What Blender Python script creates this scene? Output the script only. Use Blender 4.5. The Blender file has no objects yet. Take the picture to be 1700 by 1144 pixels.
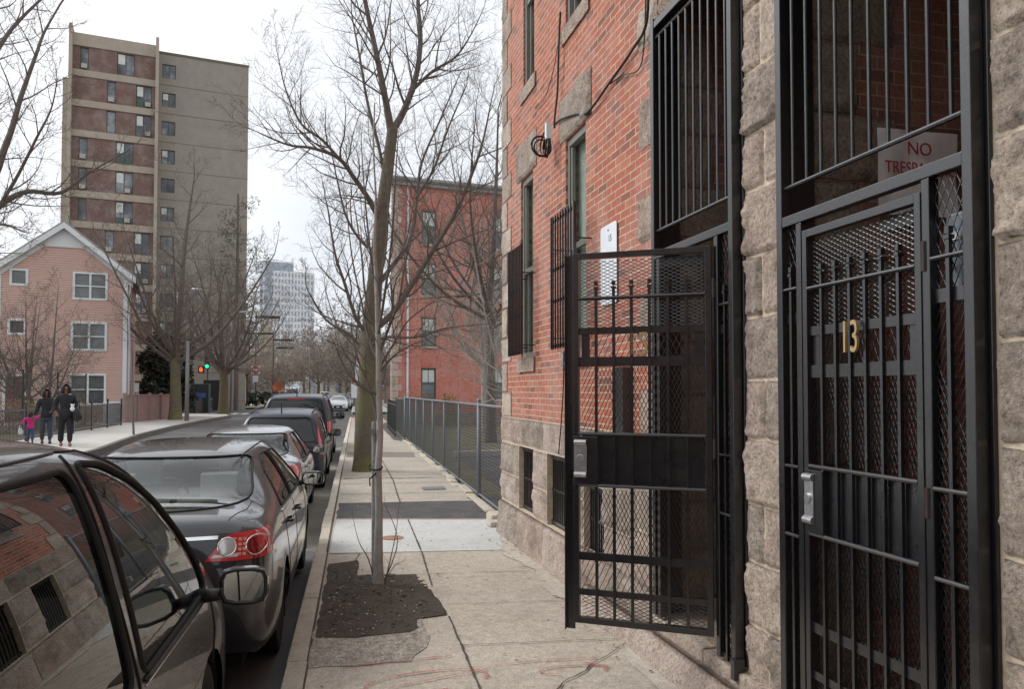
import bpy, bmesh, math, random
import numpy as np
from mathutils import Vector, Matrix, noise
from mathutils.bvhtree import BVHTree
R = math.radians
random.seed(7)
SC = bpy.context.scene
COL = SC.collection
# ------------------------------------------------------------- camera
F = 1300.0; YAW = math.atan(258 / F); PIT = math.radians(1.7); EYE = 1.88; CY = 650 - F * math.tan(PIT)
cam = bpy.data.cameras.new('camera'); co = bpy.data.objects.new('camera', cam); COL.objects.link(co)
cam.sensor_width = 36; cam.lens = 36 * F / 1700
cam.clip_start = 0.05; cam.clip_end = 4000
cam.shift_y = (CY - 572) / 1700
co.location = (0, 0, EYE); co.rotation_euler = (math.pi / 2 + PIT, 0, -YAW)
SC.camera = co
# ------------------------------------------------------------- sky, sun, exposure (overcast)
SUN_EL, SUN_AZ = 42, -62           # azimuth measured from +Y towards +X
wd = bpy.data.worlds.new('World'); SC.world = wd; wd.use_nodes = True
nt = wd.node_tree; nt.nodes.clear()
def WN(t): return nt.nodes.new(t)
sky = WN('ShaderNodeTexSky'); sky.sky_type = 'NISHITA'; sky.sun_disc = False
sky.sun_elevation = R(SUN_EL); sky.sun_rotation = R(SUN_AZ); sky.dust_density = 6; sky.air_density = 1.0
hs = WN('ShaderNodeHueSaturation'); hs.inputs['Saturation'].default_value = 0.12
tc = WN('ShaderNodeTexCoord'); nz = WN('ShaderNodeTexNoise'); nz.inputs['Scale'].default_value = 2.2; nz.inputs['Detail'].default_value = 5
rp = WN('ShaderNodeValToRGB'); rp.color_ramp.elements[0].position = .3; rp.color_ramp.elements[0].color = (7.4, 7.9, 8.6, 1)
rp.color_ramp.elements[1].position = .7; rp.color_ramp.elements[1].color = (11.0, 11.2, 11.6, 1)
mx = WN('ShaderNodeMix'); mx.data_type = 'RGBA'; mx.inputs[0].default_value = 0.8
bg = WN('ShaderNodeBackground'); bg.inputs['Strength'].default_value = 0.076
wo = WN('ShaderNodeOutputWorld')
L = nt.links.new
L(sky.outputs[0], hs.inputs['Color']); L(tc.outputs['Generated'], nz.inputs['Vector']); L(nz.outputs['Fac'], rp.inputs[0])
L(hs.outputs[0], mx.inputs[6]); L(rp.outputs[0], mx.inputs[7]); L(mx.outputs[2], bg.inputs['Color']); L(bg.outputs[0], wo.inputs[0])
sd = bpy.data.lights.new('sun', 'SUN'); sd.energy = 1.25; sd.angle = R(25); sd.color = (1, .985, .965)
so = bpy.data.objects.new('sun', sd); COL.objects.link(so)
_sv = Vector((math.sin(R(SUN_AZ)) * math.cos(R(SUN_EL)), math.cos(R(SUN_AZ)) * math.cos(R(SUN_EL)), math.sin(R(SUN_EL))))
so.rotation_euler = _sv.to_track_quat('Z', 'Y').to_euler()
SC.view_settings.view_transform = 'Standard'; SC.view_settings.look = 'None'; SC.view_settings.exposure = 0.68; SC.view_settings.gamma = 1
# ------------------------------------------------------------- photo-space survey helpers (real positions on real planes)
_F = Vector((math.sin(YAW) * math.cos(PIT), math.cos(YAW) * math.cos(PIT), math.sin(PIT)))
_R = Vector((math.cos(YAW), -math.sin(YAW), 0)); _U = _R.cross(_F)
def ray(x, y): return _F + _R * ((x - 850) / F) + _U * ((CY - y) / F)
def atz(x, y, z):
    d = ray(x, y); t = (z - EYE) / d.z; return Vector((0, 0, EYE)) + d * t
def aty(x, y, Y):
    d = ray(x, y); t = Y / d.y; return Vector((0, 0, EYE)) + d * t
# ------------------------------------------------------------- mesh helpers
class MB:
    def __init__(s): s.v = []; s.f = []; s.mi = []
    def add(s, vs, fs):
        o = len(s.v); s.v.extend([tuple(p) for p in vs]); s.f.extend([tuple(i + o for i in f) for f in fs])
    def box(s, x0, x1, y0, y1, z0, z1):
        s.add([(x0,y0,z0),(x1,y0,z0),(x1,y1,z0),(x0,y1,z0),(x0,y0,z1),(x1,y0,z1),(x1,y1,z1),(x0,y1,z1)],
              [(3,2,1,0),(4,5,6,7),(0,1,5,4),(1,2,6,5),(2,3,7,6),(3,0,4,7)])
    def obox(s, o, ax, ay, az):     # box from corner o with edge vectors
        o = Vector(o); ax = Vector(ax); ay = Vector(ay); az = Vector(az)
        s.add([o, o+ax, o+ax+ay, o+ay, o+az, o+ax+az, o+ax+ay+az, o+ay+az],
              [(3,2,1,0),(4,5,6,7),(0,1,5,4),(1,2,6,5),(2,3,7,6),(3,0,4,7)])
    def quad(s, a, b, c, d): s.add([a, b, c, d], [(0, 1, 2, 3)])
    def bar(s, a, b, r, n=4, r2=None, up=None):
        s.tube([a, b], [r, r if r2 is None else r2], n)
    def flat(s, a, b, w, t, side):  # rectangular bar a->b, width w along side, thickness t
        a = Vector(a); b = Vector(b); d = (b - a).normalized(); sd_ = Vector(side).normalized(); th = d.cross(sd_).normalized()
        s.obox(a - sd_ * w / 2 - th * t / 2, b - a, sd_ * w, th * t)
    def tube(s, P, rad, n=6, cap=True):
        P = [Vector(p) for p in P]; m = len(P)
        if not hasattr(rad, '__len__'): rad = [rad] * m
        prev = None; rings = []
        for i in range(m):
            t = (P[min(i + 1, m - 1)] - P[max(i - 1, 0)])
            if t.length < 1e-9: t = Vector((0, 0, 1))
            t.normalize()
            if prev is None:
                a = Vector((0, 0, 1)) if abs(t.z) < .9 else Vector((1, 0, 0))
                u = t.cross(a).normalized()
            else:
                u = (prev - t * prev.dot(t))
                if u.length < 1e-6: u = t.orthogonal()
                u.normalize()
            w = t.cross(u); prev = u
            for k in range(n):
                an = 2 * math.pi * k / n
                rings.append(P[i] + (u * math.cos(an) + w * math.sin(an)) * rad[i])
        fs = []
        for i in range(m - 1):
            for k in range(n):
                a = i * n + k; b = i * n + (k + 1) % n
                fs.append((a, b, b + n, a + n))
        if cap: fs.append(tuple(range(n - 1, -1, -1))); fs.append(tuple((m - 1) * n + k for k in range(n)))
        s.add(rings, fs)
    def cyl(s, c, r, h, n=20, axis='z', r2=None):
        c = Vector(c); d = {'x': Vector((1,0,0)), 'y': Vector((0,1,0)), 'z': Vector((0,0,1))}[axis]
        s.tube([c, c + d * h], [r, r if r2 is None else r2], n)
    def prism(s, poly, o, ax, ay, az):   # 2D poly in (ax, ay) extruded along az vector
        o = Vector(o); ax = Vector(ax); ay = Vector(ay); az = Vector(az); n = len(poly)
        lo = [o + ax * p[0] + ay * p[1] for p in poly]; hi = [p + az for p in lo]
        s.add(lo + hi, [tuple(range(n - 1, -1, -1)), tuple(range(n, 2 * n))] + [(i, (i + 1) % n, (i + 1) % n + n, i + n) for i in range(n)])
    def ball(s, c, r, n=8, m=6, sc=(1, 1, 1)):
        vs = []; fs = []
        for i in range(m + 1):
            th = math.pi * i / m
            for k in range(n):
                ph = 2 * math.pi * k / n
                vs.append((c[0] + r * sc[0] * math.sin(th) * math.cos(ph), c[1] + r * sc[1] * math.sin(th) * math.sin(ph), c[2] + r * sc[2] * math.cos(th)))
        for i in range(m):
            for k in range(n):
                a = i * n + k; b = i * n + (k + 1) % n
                fs.append((a, a + n, b + n, b))
        s.add(vs, fs)
    def build(s, name, mat, parent=None, smooth=False, bevel=0, fix=True):
        me = bpy.data.meshes.new(name); me.from_pydata(s.v, [], s.f)
        for m_ in (mat if isinstance(mat, (list, tuple)) else [mat]): me.materials.append(m_)
        o = bpy.data.objects.new(name, me); COL.objects.link(o)
        for (f0, f1, k_) in s.mi:
            for q_ in range(f0, f1): me.polygons[q_].material_index = k_
        if parent: o.parent = parent
        if fix and len(s.v) < 60000:
            bm = bmesh.new(); bm.from_mesh(me); bmesh.ops.recalc_face_normals(bm, faces=bm.faces); bm.to_mesh(me); bm.free()
        if smooth: me.shade_smooth()
        if bevel:
            b = o.modifiers.new('bevel', 'BEVEL'); b.width = bevel; b.segments = 2; b.limit_method = 'ANGLE'
        return o
def thing(name, label, cat, loc=(0, 0, 0), rz=0, group=None):
    o = bpy.data.objects.new(name, None); COL.objects.link(o); o.location = loc; o.rotation_euler = (0, 0, rz)
    o.empty_display_size = .2
    o['label'] = label; o['category'] = cat
    if group: o['group'] = group
    return o
def tag(o, label=None, cat=None, group=None, kind=None):
    if label: o['label'] = label
    if cat: o['category'] = cat
    if group: o['group'] = group
    if kind: o['kind'] = kind
    return o
def struct(o): o['kind'] = 'structure'; return o
def dup_tree(o, parent=None):
    c = o.copy(); COL.objects.link(c)
    if parent is not None: c.parent = parent
    for ch in list(o.children): dup_tree(ch, c)
    return c
# ------------------------------------------------------------- materials
def srgb(r, g, b):
    f_ = lambda c: (c / 255 / 12.92) if c / 255 <= .04045 else ((c / 255 + .055) / 1.055) ** 2.4
    return (f_(r), f_(g), f_(b), 1)
class NT:
    def __init__(s, name):
        m = bpy.data.materials.new(name); m.use_nodes = True; s.m = m; s.t = m.node_tree; s.t.nodes.clear()
        s.out = s.n('ShaderNodeOutputMaterial'); s.p = s.n('ShaderNodeBsdfPrincipled'); s.l(s.p.outputs[0], s.out.inputs[0])
        s.tc = s.n('ShaderNodeTexCoord')
    def n(s, t, **k):
        nd = s.t.nodes.new(t)
        for a, b in k.items(): setattr(nd, a, b)
        return nd
    def l(s, a, b): s.t.links.new(a, b)
    def noise(s, scale, detail=4, rough=.55, vec=None, dist=0):
        nd = s.n('ShaderNodeTexNoise'); nd.inputs['Scale'].default_value = scale; nd.inputs['Detail'].default_value = detail
        nd.inputs['Roughness'].default_value = rough; nd.inputs['Distortion'].default_value = dist
        s.l(vec if vec is not None else s.tc.outputs['Object'], nd.inputs['Vector']); return nd.outputs['Fac']
    def grain(s, fac, lo=.36, hi=.64): return s.ramp(fac, [(lo, (.12, .12, .12)), (hi, (.88, .88, .88))])
    def ramp(s, fac, stops):
        nd = s.n('ShaderNodeValToRGB'); cr = nd.color_ramp
        while len(cr.elements) < len(stops): cr.elements.new(.5)
        for e, (p, c) in zip(cr.elements, stops): e.position = p; e.color = c if len(c) == 4 else (*c, 1)
        s.l(fac, nd.inputs[0]); return nd.outputs[0]
    def mix(s, a, b, fac, mode='MIX'):
        nd = s.n('ShaderNodeMix'); nd.data_type = 'RGBA'; nd.blend_type = mode
        for v, i in ((a, 6), (b, 7)):
            if isinstance(v, (tuple, list)): nd.inputs[i].default_value = v if len(v) == 4 else (*v, 1)
            else: s.l(v, nd.inputs[i])
        if isinstance(fac, (int, float)): nd.inputs[0].default_value = fac
        else: s.l(fac, nd.inputs[0])
        return nd.outputs[2]
    def math(s, op, a, b=None, c=None):
        nd = s.n('ShaderNodeMath'); nd.operation = op
        for v, i in ((a, 0), (b, 1), (c, 2)):
            if v is None: continue
            if isinstance(v, (int, float)): nd.inputs[i].default_value = v
            else: s.l(v, nd.inputs[i])
        return nd.outputs[0]
    def vmul(s, vec, k):
        nd = s.n('ShaderNodeVectorMath'); nd.operation = 'MULTIPLY'; s.l(vec, nd.inputs[0]); nd.inputs[1].default_value = k; return nd.outputs[0]
    def bump(s, h, st=.3, d=.02):
        nd = s.n('ShaderNodeBump'); nd.inputs['Strength'].default_value = st; nd.inputs['Distance'].default_value = d
        s.l(h, nd.inputs['Height']); s.l(nd.outputs[0], s.p.inputs['Normal']); return nd
    def col(s, c):
        if isinstance(c, (tuple, list)): s.p.inputs['Base Color'].default_value = c if len(c) == 4 else (*c, 1)
        else: s.l(c, s.p.inputs['Base Color'])
    def set(s, **k):
        for a, b in k.items(): s.p.inputs[a.replace('_', ' ')].default_value = b
        return s
def simple(name, c, rough=.6, metal=0, var=.12, scale=12, bump=0, coat=0, spec=.5):
    n = NT(name); c = c if len(c) == 4 else (*c, 1)
    lo = tuple(x * (1 - var) for x in c[:3]) + (1,); hi = tuple(min(1, x * (1 + var)) for x in c[:3]) + (1,)
    f_ = n.noise(scale, 5, .6)
    n.col(n.ramp(f_, [(.3, lo), (.7, hi)]))
    n.set(Roughness=rough, Metallic=metal, Coat_Weight=coat, Specular_IOR_Level=spec)
    if bump: n.bump(f_, bump, .02)
    return n.m
def mat_brick(name, c1, c2, c3, mortar, bw=.205, rh=.0677, ms=.0045, plane='xz', bumpst=.6, rot=False):
    n = NT(name); sx = n.n('ShaderNodeSeparateXYZ'); n.l(n.tc.outputs['Object'], sx.inputs[0])
    cb = n.n('ShaderNodeCombineXYZ')
    a, b = {'xz': ('X', 'Z'), 'yz': ('Y', 'Z')}[plane]
    n.l(sx.outputs[a], cb.inputs['X']); n.l(sx.outputs[b], cb.inputs['Y'])
    wob = n.noise(2.2, 2, .5)
    ad = n.n('ShaderNodeVectorMath'); ad.operation = 'MULTIPLY_ADD'; cw = n.n('ShaderNodeCombineXYZ'); n.l(wob, cw.inputs['X']); n.l(wob, cw.inputs['Y'])
    n.l(cw.outputs[0], ad.inputs[0]); ad.inputs[1].default_value = (.012, .012, 0); n.l(cb.outputs[0], ad.inputs[2])
    br = n.n('ShaderNodeTexBrick'); n.l(ad.outputs[0], br.inputs['Vector'])
    br.inputs['Scale'].default_value = 1; br.inputs['Brick Width'].default_value = bw; br.inputs['Row Height'].default_value = rh
    br.inputs['Mortar Size'].default_value = ms; br.inputs['Mortar Smooth'].default_value = .1
    br.inputs['Color1'].default_value = (0, 0, 0, 1); br.inputs['Color2'].default_value = (1, 1, 1, 1); br.inputs['Mortar'].default_value = (.5, .5, .5, 1)
    br.inputs['Bias'].default_value = 0; br.offset = .5
    colb = n.ramp(br.outputs['Color'], [(0, c1), (.28, c2), (.8, c2), (1, c3)])
    st = n.noise(.9, 5, .65); colb = n.mix(colb, (.62, .60, .60, 1), n.math('MULTIPLY', n.ramp(st, [(.45, (0, 0, 0, 1)), (.75, (1, 1, 1, 1))]), .28))
    fine = n.noise(60, 4, .6); colb = n.mix(colb, n.grain(fine), .28, 'OVERLAY')
    stain = n.noise(5, 4, .6); colb = n.mix(colb, (.17, .09, .075, 1), n.math('MULTIPLY', n.ramp(stain, [(.55, (0, 0, 0, 1)), (.75, (1, 1, 1, 1))]), .3))
    stk = n.noise(1, 4, .7, vec=n.vmul(n.tc.outputs['Object'], (5, 5, .35))); colb = n.mix(colb, (.10, .07, .06, 1), n.math('MULTIPLY', n.ramp(stk, [(.50, (0, 0, 0, 1)), (.72, (1, 1, 1, 1))]), .28))
    c = n.mix(colb, n.mix(mortar, (.2, .15, .12, 1), n.math('MULTIPLY', n.ramp(n.noise(7, 4, .7), [(.42, (1, 1, 1, 1)), (.62, (0, 0, 0, 1))]), .5)), br.outputs['Fac']); n.col(c)
    n.set(Roughness=.9)
    h = n.math('ADD', n.math('MULTIPLY', br.outputs['Fac'], .8), n.math('MULTIPLY', fine, .35)); n.bump(h, bumpst, .006)
    return n.m
def mat_stone(name, a, b, c, sc=1.0, dark=.5):
    n = NT(name); f1 = n.noise(3 * sc, 6, .7); f2 = n.noise(46 * sc, 6, .8); f3 = n.noise(150 * sc, 3, .6)
    vor = n.n('ShaderNodeTexVoronoi'); vor.inputs['Scale'].default_value = 1.6 * sc; n.l(n.tc.outputs['Object'], vor.inputs['Vector'])
    cc = n.ramp(f1, [(.3, a), (.5, b), (.72, c)])
    cc = n.mix(cc, n.grain(f2), .55, 'OVERLAY')
    cc = n.mix(cc, (.05, .045, .04, 1), n.math('MULTIPLY', n.ramp(f2, [(.30, (1, 1, 1, 1)), (.44, (0, 0, 0, 1))]), dark))
    cc = n.mix(cc, (.55, .5, .44, 1), n.math('MULTIPLY', n.ramp(f3, [(.6, (0, 0, 0, 1)), (.75, (1, 1, 1, 1))]), .3))
    stk = n.noise(1, 4, .7, vec=n.vmul(n.tc.outputs['Object'], (4, 4, .5))); cc = n.mix(cc, (.10, .09, .08, 1), n.math('MULTIPLY', n.ramp(stk, [(.50, (0, 0, 0, 1)), (.74, (1, 1, 1, 1))]), .2))
    n.col(cc); n.set(Roughness=.93); n.bump(n.math('ADD', n.math('MULTIPLY', f2, 1), n.math('MULTIPLY', f3, .3)), 1, .022)
    return n.m
def mat_glass(name, tint=(.5, .55, .53), ior=1.5, rough=.0, boost=1.0):
    n = NT(name); n.t.nodes.remove(n.p)
    tr = n.n('ShaderNodeBsdfTransparent'); tr.inputs[0].default_value = (*tint, 1)
    gl = n.n('ShaderNodeBsdfGlossy'); gl.inputs['Roughness'].default_value = rough; gl.inputs[0].default_value = (1, 1, 1, 1)
    fr = n.n('ShaderNodeFresnel'); fr.inputs[0].default_value = ior
    f_ = n.math('MINIMUM', n.math('MULTIPLY', fr.outputs[0], boost), 1.0)
    ms = n.n('ShaderNodeMixShader'); n.l(f_, ms.inputs[0]); n.l(tr.outputs[0], ms.inputs[1]); n.l(gl.outputs[0], ms.inputs[2]); n.l(ms.outputs[0], n.out.inputs[0])
    return n.m
def mat_window(name, c, rough=.08):     # opaque-looking window pane: dark room behind glossy glass
    n = NT(name); f_ = n.noise(1.3, 2, .5); n.col(n.ramp(f_, [(.35, tuple(x * .6 for x in c)), (.65, c)])); n.set(Roughness=rough, Specular_IOR_Level=.9)
    return n.m
def mat_paint(name, c, metal=.5, rough=.35, coat=1.0):
    n = NT(name); fl = n.noise(900, 2, .5); n.col(n.ramp(fl, [(.3, tuple(x * .8 for x in c)), (.7, tuple(x * 1.2 for x in c))]))
    d = n.noise(1.4, 5, .65)
    n.l(n.math('MULTIPLY_ADD', d, .25, rough - .1), n.p.inputs['Roughness']); n.set(Metallic=metal, Coat_Weight=coat, Coat_Roughness=.04)
    return n.m
M = {}
M['brick'] = mat_brick('facade_brick', srgb(124, 80, 70), srgb(172, 98, 76), srgb(186, 118, 92), srgb(202, 182, 158), bw=.195, rh=.0625, ms=.0052)
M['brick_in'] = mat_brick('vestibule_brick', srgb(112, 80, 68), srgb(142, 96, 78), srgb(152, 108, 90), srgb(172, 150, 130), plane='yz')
M['stone'] = mat_stone('granite', srgb(156, 139, 129), srgb(196, 177, 164), srgb(214, 197, 184))
M['stone_near'] = mat_stone('granite_quoin', srgb(154, 139, 126), srgb(196, 178, 162), srgb(214, 198, 182))
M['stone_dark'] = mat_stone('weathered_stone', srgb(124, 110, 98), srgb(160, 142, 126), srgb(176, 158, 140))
M['stone_b'] = mat_stone('granite_pinkish', srgb(144, 126, 116), srgb(182, 162, 148), srgb(202, 184, 168)); M['stone_c'] = mat_stone('granite_sooty', srgb(130, 118, 108), srgb(170, 155, 142), srgb(190, 176, 162), dark=.6)
M['mortar'] = simple('mortar', srgb(196, 180, 158), .95, var=.25, scale=20, bump=.4)
M['iron'] = None
n = NT('black_iron_paint'); f_ = n.noise(45, 4, .6); rs = n.noise(9, 6, .75); n.col(n.mix(n.ramp(f_, [(.3, (.006, .006, .0075)), (.7, (.012, .012, .0145))]), n.ramp(f_, [(.4, (.03, .018, .012)), (.6, (.05, .045, .042))]), n.math('MULTIPLY', n.ramp(rs, [(.56, (0, 0, 0, 1)), (.70, (1, 1, 1, 1))]), .3))); n.l(n.math('MULTIPLY_ADD', rs, .5, .08), n.p.inputs['Roughness']); n.set( Specular_IOR_Level=.6, Coat_Weight=.6, Coat_Roughness=.22); n.bump(f_, .3, .003); M['iron'] = n.m
M['steel'] = simple('worn_steel', (.52, .52, .53), .35, .9, .2, 40)
M['galv'] = simple('galvanised', srgb(120, 126, 132), .6, .2, .15, 30)
M['brass'] = simple('brass_numeral', srgb(176, 152, 108), .5, .4)
M['white'] = simple('white_sign', srgb(226, 230, 235), .45, var=.04)
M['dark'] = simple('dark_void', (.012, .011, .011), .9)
M['black'] = simple('black_plastic', (.016, .016, .017), .45)
M['rubber'] = simple('rubber', (.014, .014, .014), .85, bump=.2, scale=60)
M['glassw'] = mat_window('window_glass', srgb(96, 104, 104))
M['blind'] = simple('roller_blind', srgb(200, 207, 202), .25, var=.12, scale=3, spec=.8)
M['frame_g'] = simple('window_frame_paint', srgb(120, 118, 110), .55)
M['red_ink'] = simple('red_lettering', srgb(176, 60, 56), .6)
M['grey_ink'] = simple('grey_lettering', srgb(70, 74, 80), .6)
# ================================================================= GROUND
n = NT('asphalt'); a_ = n.noise(160, 4, .7); b_ = n.noise(.7, 5, .6)
c_ = n.mix(n.ramp(b_, [(.35, srgb(72, 71, 72)), (.65, srgb(98, 96, 95))]), n.grain(a_), .5, 'OVERLAY')
vor = n.n('ShaderNodeTexVoronoi'); vor.feature = 'DISTANCE_TO_EDGE'; vor.inputs['Scale'].default_value = .55; n.l(n.tc.outputs['Object'], vor.inputs['Vector'])
n.col(n.mix(c_, (.02, .02, .02, 1), n.math('MULTIPLY', n.ramp(vor.outputs[0], [(.002, (1, 1, 1, 1)), (.006, (0, 0, 0, 1))]), .0)))
n.set(Roughness=.85); n.bump(a_, .6, .006); M['asphalt'] = n.m
def mat_conc(name, a, b, sp=.35, st=.35):
    n = NT(name); f1 = n.noise(1.1, 6, .65); f2 = n.noise(90, 4, .7); f3 = n.noise(9, 5, .7); f4 = n.noise(26, 2, .5)
    c = n.ramp(f1, [(.3, a), (.7, b)]); c = n.mix(c, n.grain(f2), sp * .9, 'OVERLAY'); c = n.mix(c, n.grain(n.noise(22, 4, .7)), sp * .45, 'OVERLAY')
    c = n.mix(c, tuple(x * .5 for x in a[:3]) + (1,), n.math('MULTIPLY', n.ramp(f3, [(.52, (0, 0, 0, 1)), (.78, (1, 1, 1, 1))]), st))
    c = n.mix(c, (.06, .055, .05, 1), n.math('MULTIPLY', n.ramp(f4, [(.76, (0, 0, 0, 1)), (.8, (1, 1, 1, 1))]), .55))
    n.col(c); n.set(Roughness=.92); n.bump(n.math('ADD', f2, f3), .35, .004); return n.m
M['conc'] = mat_conc('old_concrete', srgb(165, 155, 141), srgb(185, 175, 161), .40, st=.45)
M['conc_new'] = mat_conc('new_concrete', srgb(178, 178, 174), srgb(198, 198, 194), .25, .3)
M['conc_far'] = mat_conc('far_concrete', srgb(172, 168, 162), srgb(192, 188, 182), .15, .15)
M['conc_pale'] = mat_conc('worn_apron', srgb(170, 161, 148), srgb(190, 182, 169), .42, .35)
M['kerb'] = mat_stone('kerb_granite', srgb(196, 184, 166), srgb(218, 208, 190), srgb(228, 218, 202), 2, .15)
n = NT('tar_patch'); a_ = n.noise(120, 5, .7); b_ = n.noise(3, 5, .6, dist=.8)
n.col(n.mix(n.ramp(b_, [(.35, srgb(66, 64, 64)), (.6, srgb(88, 84, 82)), (.75, srgb(112, 92, 84))]), n.grain(a_), .55, 'OVERLAY')); n.set(Roughness=.9); n.bump(a_, .6, .006); M['tar'] = n.m
n = NT('soil'); a_ = n.noise(70, 6, .75); b_ = n.noise(6, 5, .7)
c_ = n.mix(n.ramp(b_, [(.3, srgb(76, 69, 62)), (.7, srgb(108, 98, 88))]), n.ramp(a_, [(.35, (.02,.018,.015)), (.7, (.55,.5,.45))]), .6, 'OVERLAY')
n.col(n.mix(c_, srgb(150, 140, 130), n.math('MULTIPLY', n.ramp(a_, [(.66, (0,0,0,1)), (.72, (1,1,1,1))]), .5))); n.set(Roughness=1); n.bump(a_, 1, .015); M['soil'] = n.m
M['sand'] = mat_conc('gravelly_sand', srgb(138, 130, 118), srgb(158, 150, 138), 1.0, .6)
n = NT('grass_lot'); a_ = n.noise(1.2, 6, .7); b_ = n.noise(40, 4, .7)
n.col(n.mix(n.ramp(a_, [(.3, srgb(82, 80, 56)), (.5, srgb(112, 104, 78)), (.7, srgb(126, 118, 98))]), (.5,.5,.5,1), n.math('MULTIPLY', b_, .8), 'OVERLAY')); n.set(Roughness=1); n.bump(b_, 1, .03); M['lot'] = n.m
M['grey_gnd'] = mat_conc('city_ground', srgb(118, 114, 106), srgb(138, 132, 122), .3, .4)
M['seam'] = simple('joint_dirt', srgb(78, 70, 62), 1)

def sheet(name, pts, z, mat, jitter=0, sub=.25, seed=1):
    rnd = random.Random(seed); P = []
    m = len(pts)
    for i in range(m):
        a = Vector(pts[i]); b = Vector(pts[(i + 1) % m]); k = max(1, int((b - a).length / sub)) if jitter else 1
        for j in range(k):
            p = a.lerp(b, j / k)
            if jitter and j: p = p + Vector((rnd.uniform(-jitter, jitter), rnd.uniform(-jitter, jitter)))
            P.append(p)
    bm = bmesh.new(); vs = [bm.verts.new((p.x, p.y, z)) for p in P]; f_ = bm.faces.new(vs)
    bmesh.ops.triangulate(bm, faces=[f_])
    for f2 in bm.faces:
        if f2.normal.z < 0: f2.normal_flip()
    me = bpy.data.meshes.new(name); bm.to_mesh(me); bm.free(); me.materials.append(mat)
    o = bpy.data.objects.new(name, me); COL.objects.link(o); return struct(o)
mb = MB(); mb.box(-1500, 1500, -600, 2500, -1.2, -.1); struct(mb.build('ground', M['grey_gnd']))
# road with a slight rise to its far gutter, then falling into the cross street
mb = MB(); ys = [-30, 0, 6, 7.5, 8.5, 9.5, 10.5, 11.5, 18, 24, 27, 30, 34, 40, 50, 60, 80, 110, 160, 260, 420]
xs = [-9.6, -7, -4, -.42]
sm_ = lambda a, b, t: (lambda u: u * u * (3 - 2 * u))(min(1, max(0, (t - a) / (b - a))))
zr = lambda x, y: .14 * min(1, max(0, (-x - .42) / 6.5)) - .13 * sm_(7.5, 11, y) * (1 - sm_(24, 40, y)) * (1 if x > -5 else 0)
for i in range(len(ys) - 1):
    for j in range(3):
        a = [(xs[j], ys[i]), (xs[j + 1], ys[i]), (xs[j + 1], ys[i + 1]), (xs[j], ys[i + 1])]
        mb.add([(p[0], p[1], zr(*p)) for p in a], [(0, 1, 2, 3)])
struct(mb.build('road', M['asphalt']))
mb = MB(); mb.quad((-60, 56, .145), (-9.6, 56, .145), (-9.6, 80, .145), (-60, 80, .145)); mb.quad((-.42, 53, .006), (60, 53, .006), (60, 66, .006), (-.42, 66, .006))
struct(mb.build('cross_street', M['asphalt']))
mb = MB()
for k in range(6): mb.quad((-9.4 + k * .75, 62.2, .15), (-9.0 + k * .75, 62.2, .15), (-9.0 + k * .75, 65, .15), (-9.4 + k * .75, 65, .15))
struct(mb.build('crosswalk', simple('road_paint', srgb(205, 205, 200), .7, var=.2, scale=9)))
# near pavement
ZS = .16
sheet('sidewalk', [(-.29, -14), (2.6, -14), (2.6, 9.6), (1.95, 10.2), (1.72, 28), (1.6, 53), (-.29, 53)], ZS, M['conc'])
mb = MB(); mb.box(-.29, 2.6, -14, 10.2, -.09, ZS - .01); mb.box(-.29, 1.7, 10.2, 53, -.09, ZS - .01); struct(mb.build('sidewalk_bed', M['conc']))
sheet('sidewalk_far_block', [(-.29, 66), (3, 66), (3, 300), (-.29, 300)], ZS, M['conc_far'])
rnd = random.Random(3); mb = MB(); y = -12.0
cuts = [5.2, 6.75, 8.65, 10.3, 11.9, 13.6, 15.2, 17.0, 18.9]
while y < 53:
    nxt = cuts.pop(0) if (y >= 3.5 and cuts) else y + rnd.uniform(1.3, 2.1)
    e = rnd.uniform(-.008, .008); h = ZS + rnd.uniform(-.006, .008)
    mb.box(-.425 + e, -.298 + e, y + .006, nxt - .006, -.3, h); y = nxt
mb.box(-.425, -.298, 66, 300, -.3, ZS)
struct(mb.build('kerb', M['kerb'], bevel=.012))
sheet('kerb_joint_strip', [(-.31, -12), (-.284, -12), (-.284, 53), (-.31, 53)], ZS + .001, M['seam'])
sheet('new_concrete_slab', [(-.27, 8.55), (1.62, 8.38), (1.75, 8.6), (1.9, 10.4), (-.25, 10.85)], ZS + .005, M['conc_new'])
sheet('red_edge_line', [(-.25, 10.80), (1.9, 10.36), (1.9, 10.42), (-.25, 10.87)], ZS + .009, simple('brick_dust', srgb(166, 128, 118), .9, var=.3, scale=8))
sheet('asphalt_patch', [(-.26, 10.87), (1.95, 10.45), (2.1, 12.2), (1.2, 12.3), (-.26, 12.35)], ZS + .005, M['tar'], .02)
sheet('asphalt_edge', [(1.95, 10.2), (2.3, 10.2), (2.3, 13), (1.75, 12.6)], ZS + .002, M['tar'], .02)
sheet('far_asphalt_patch', [(-.25, 21.0), (1.5, 20.6), (1.6, 22.2), (-.25, 22.6)], ZS + .005, mat_conc('dull_patch', srgb(120, 112, 102), srgb(140, 130, 120)), .03)
sheet('side_asphalt', [(1.3, 28.2), (1.7, 26.5), (1.65, 44), (1.15, 40)], ZS + .006, M['tar'], .03)
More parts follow.
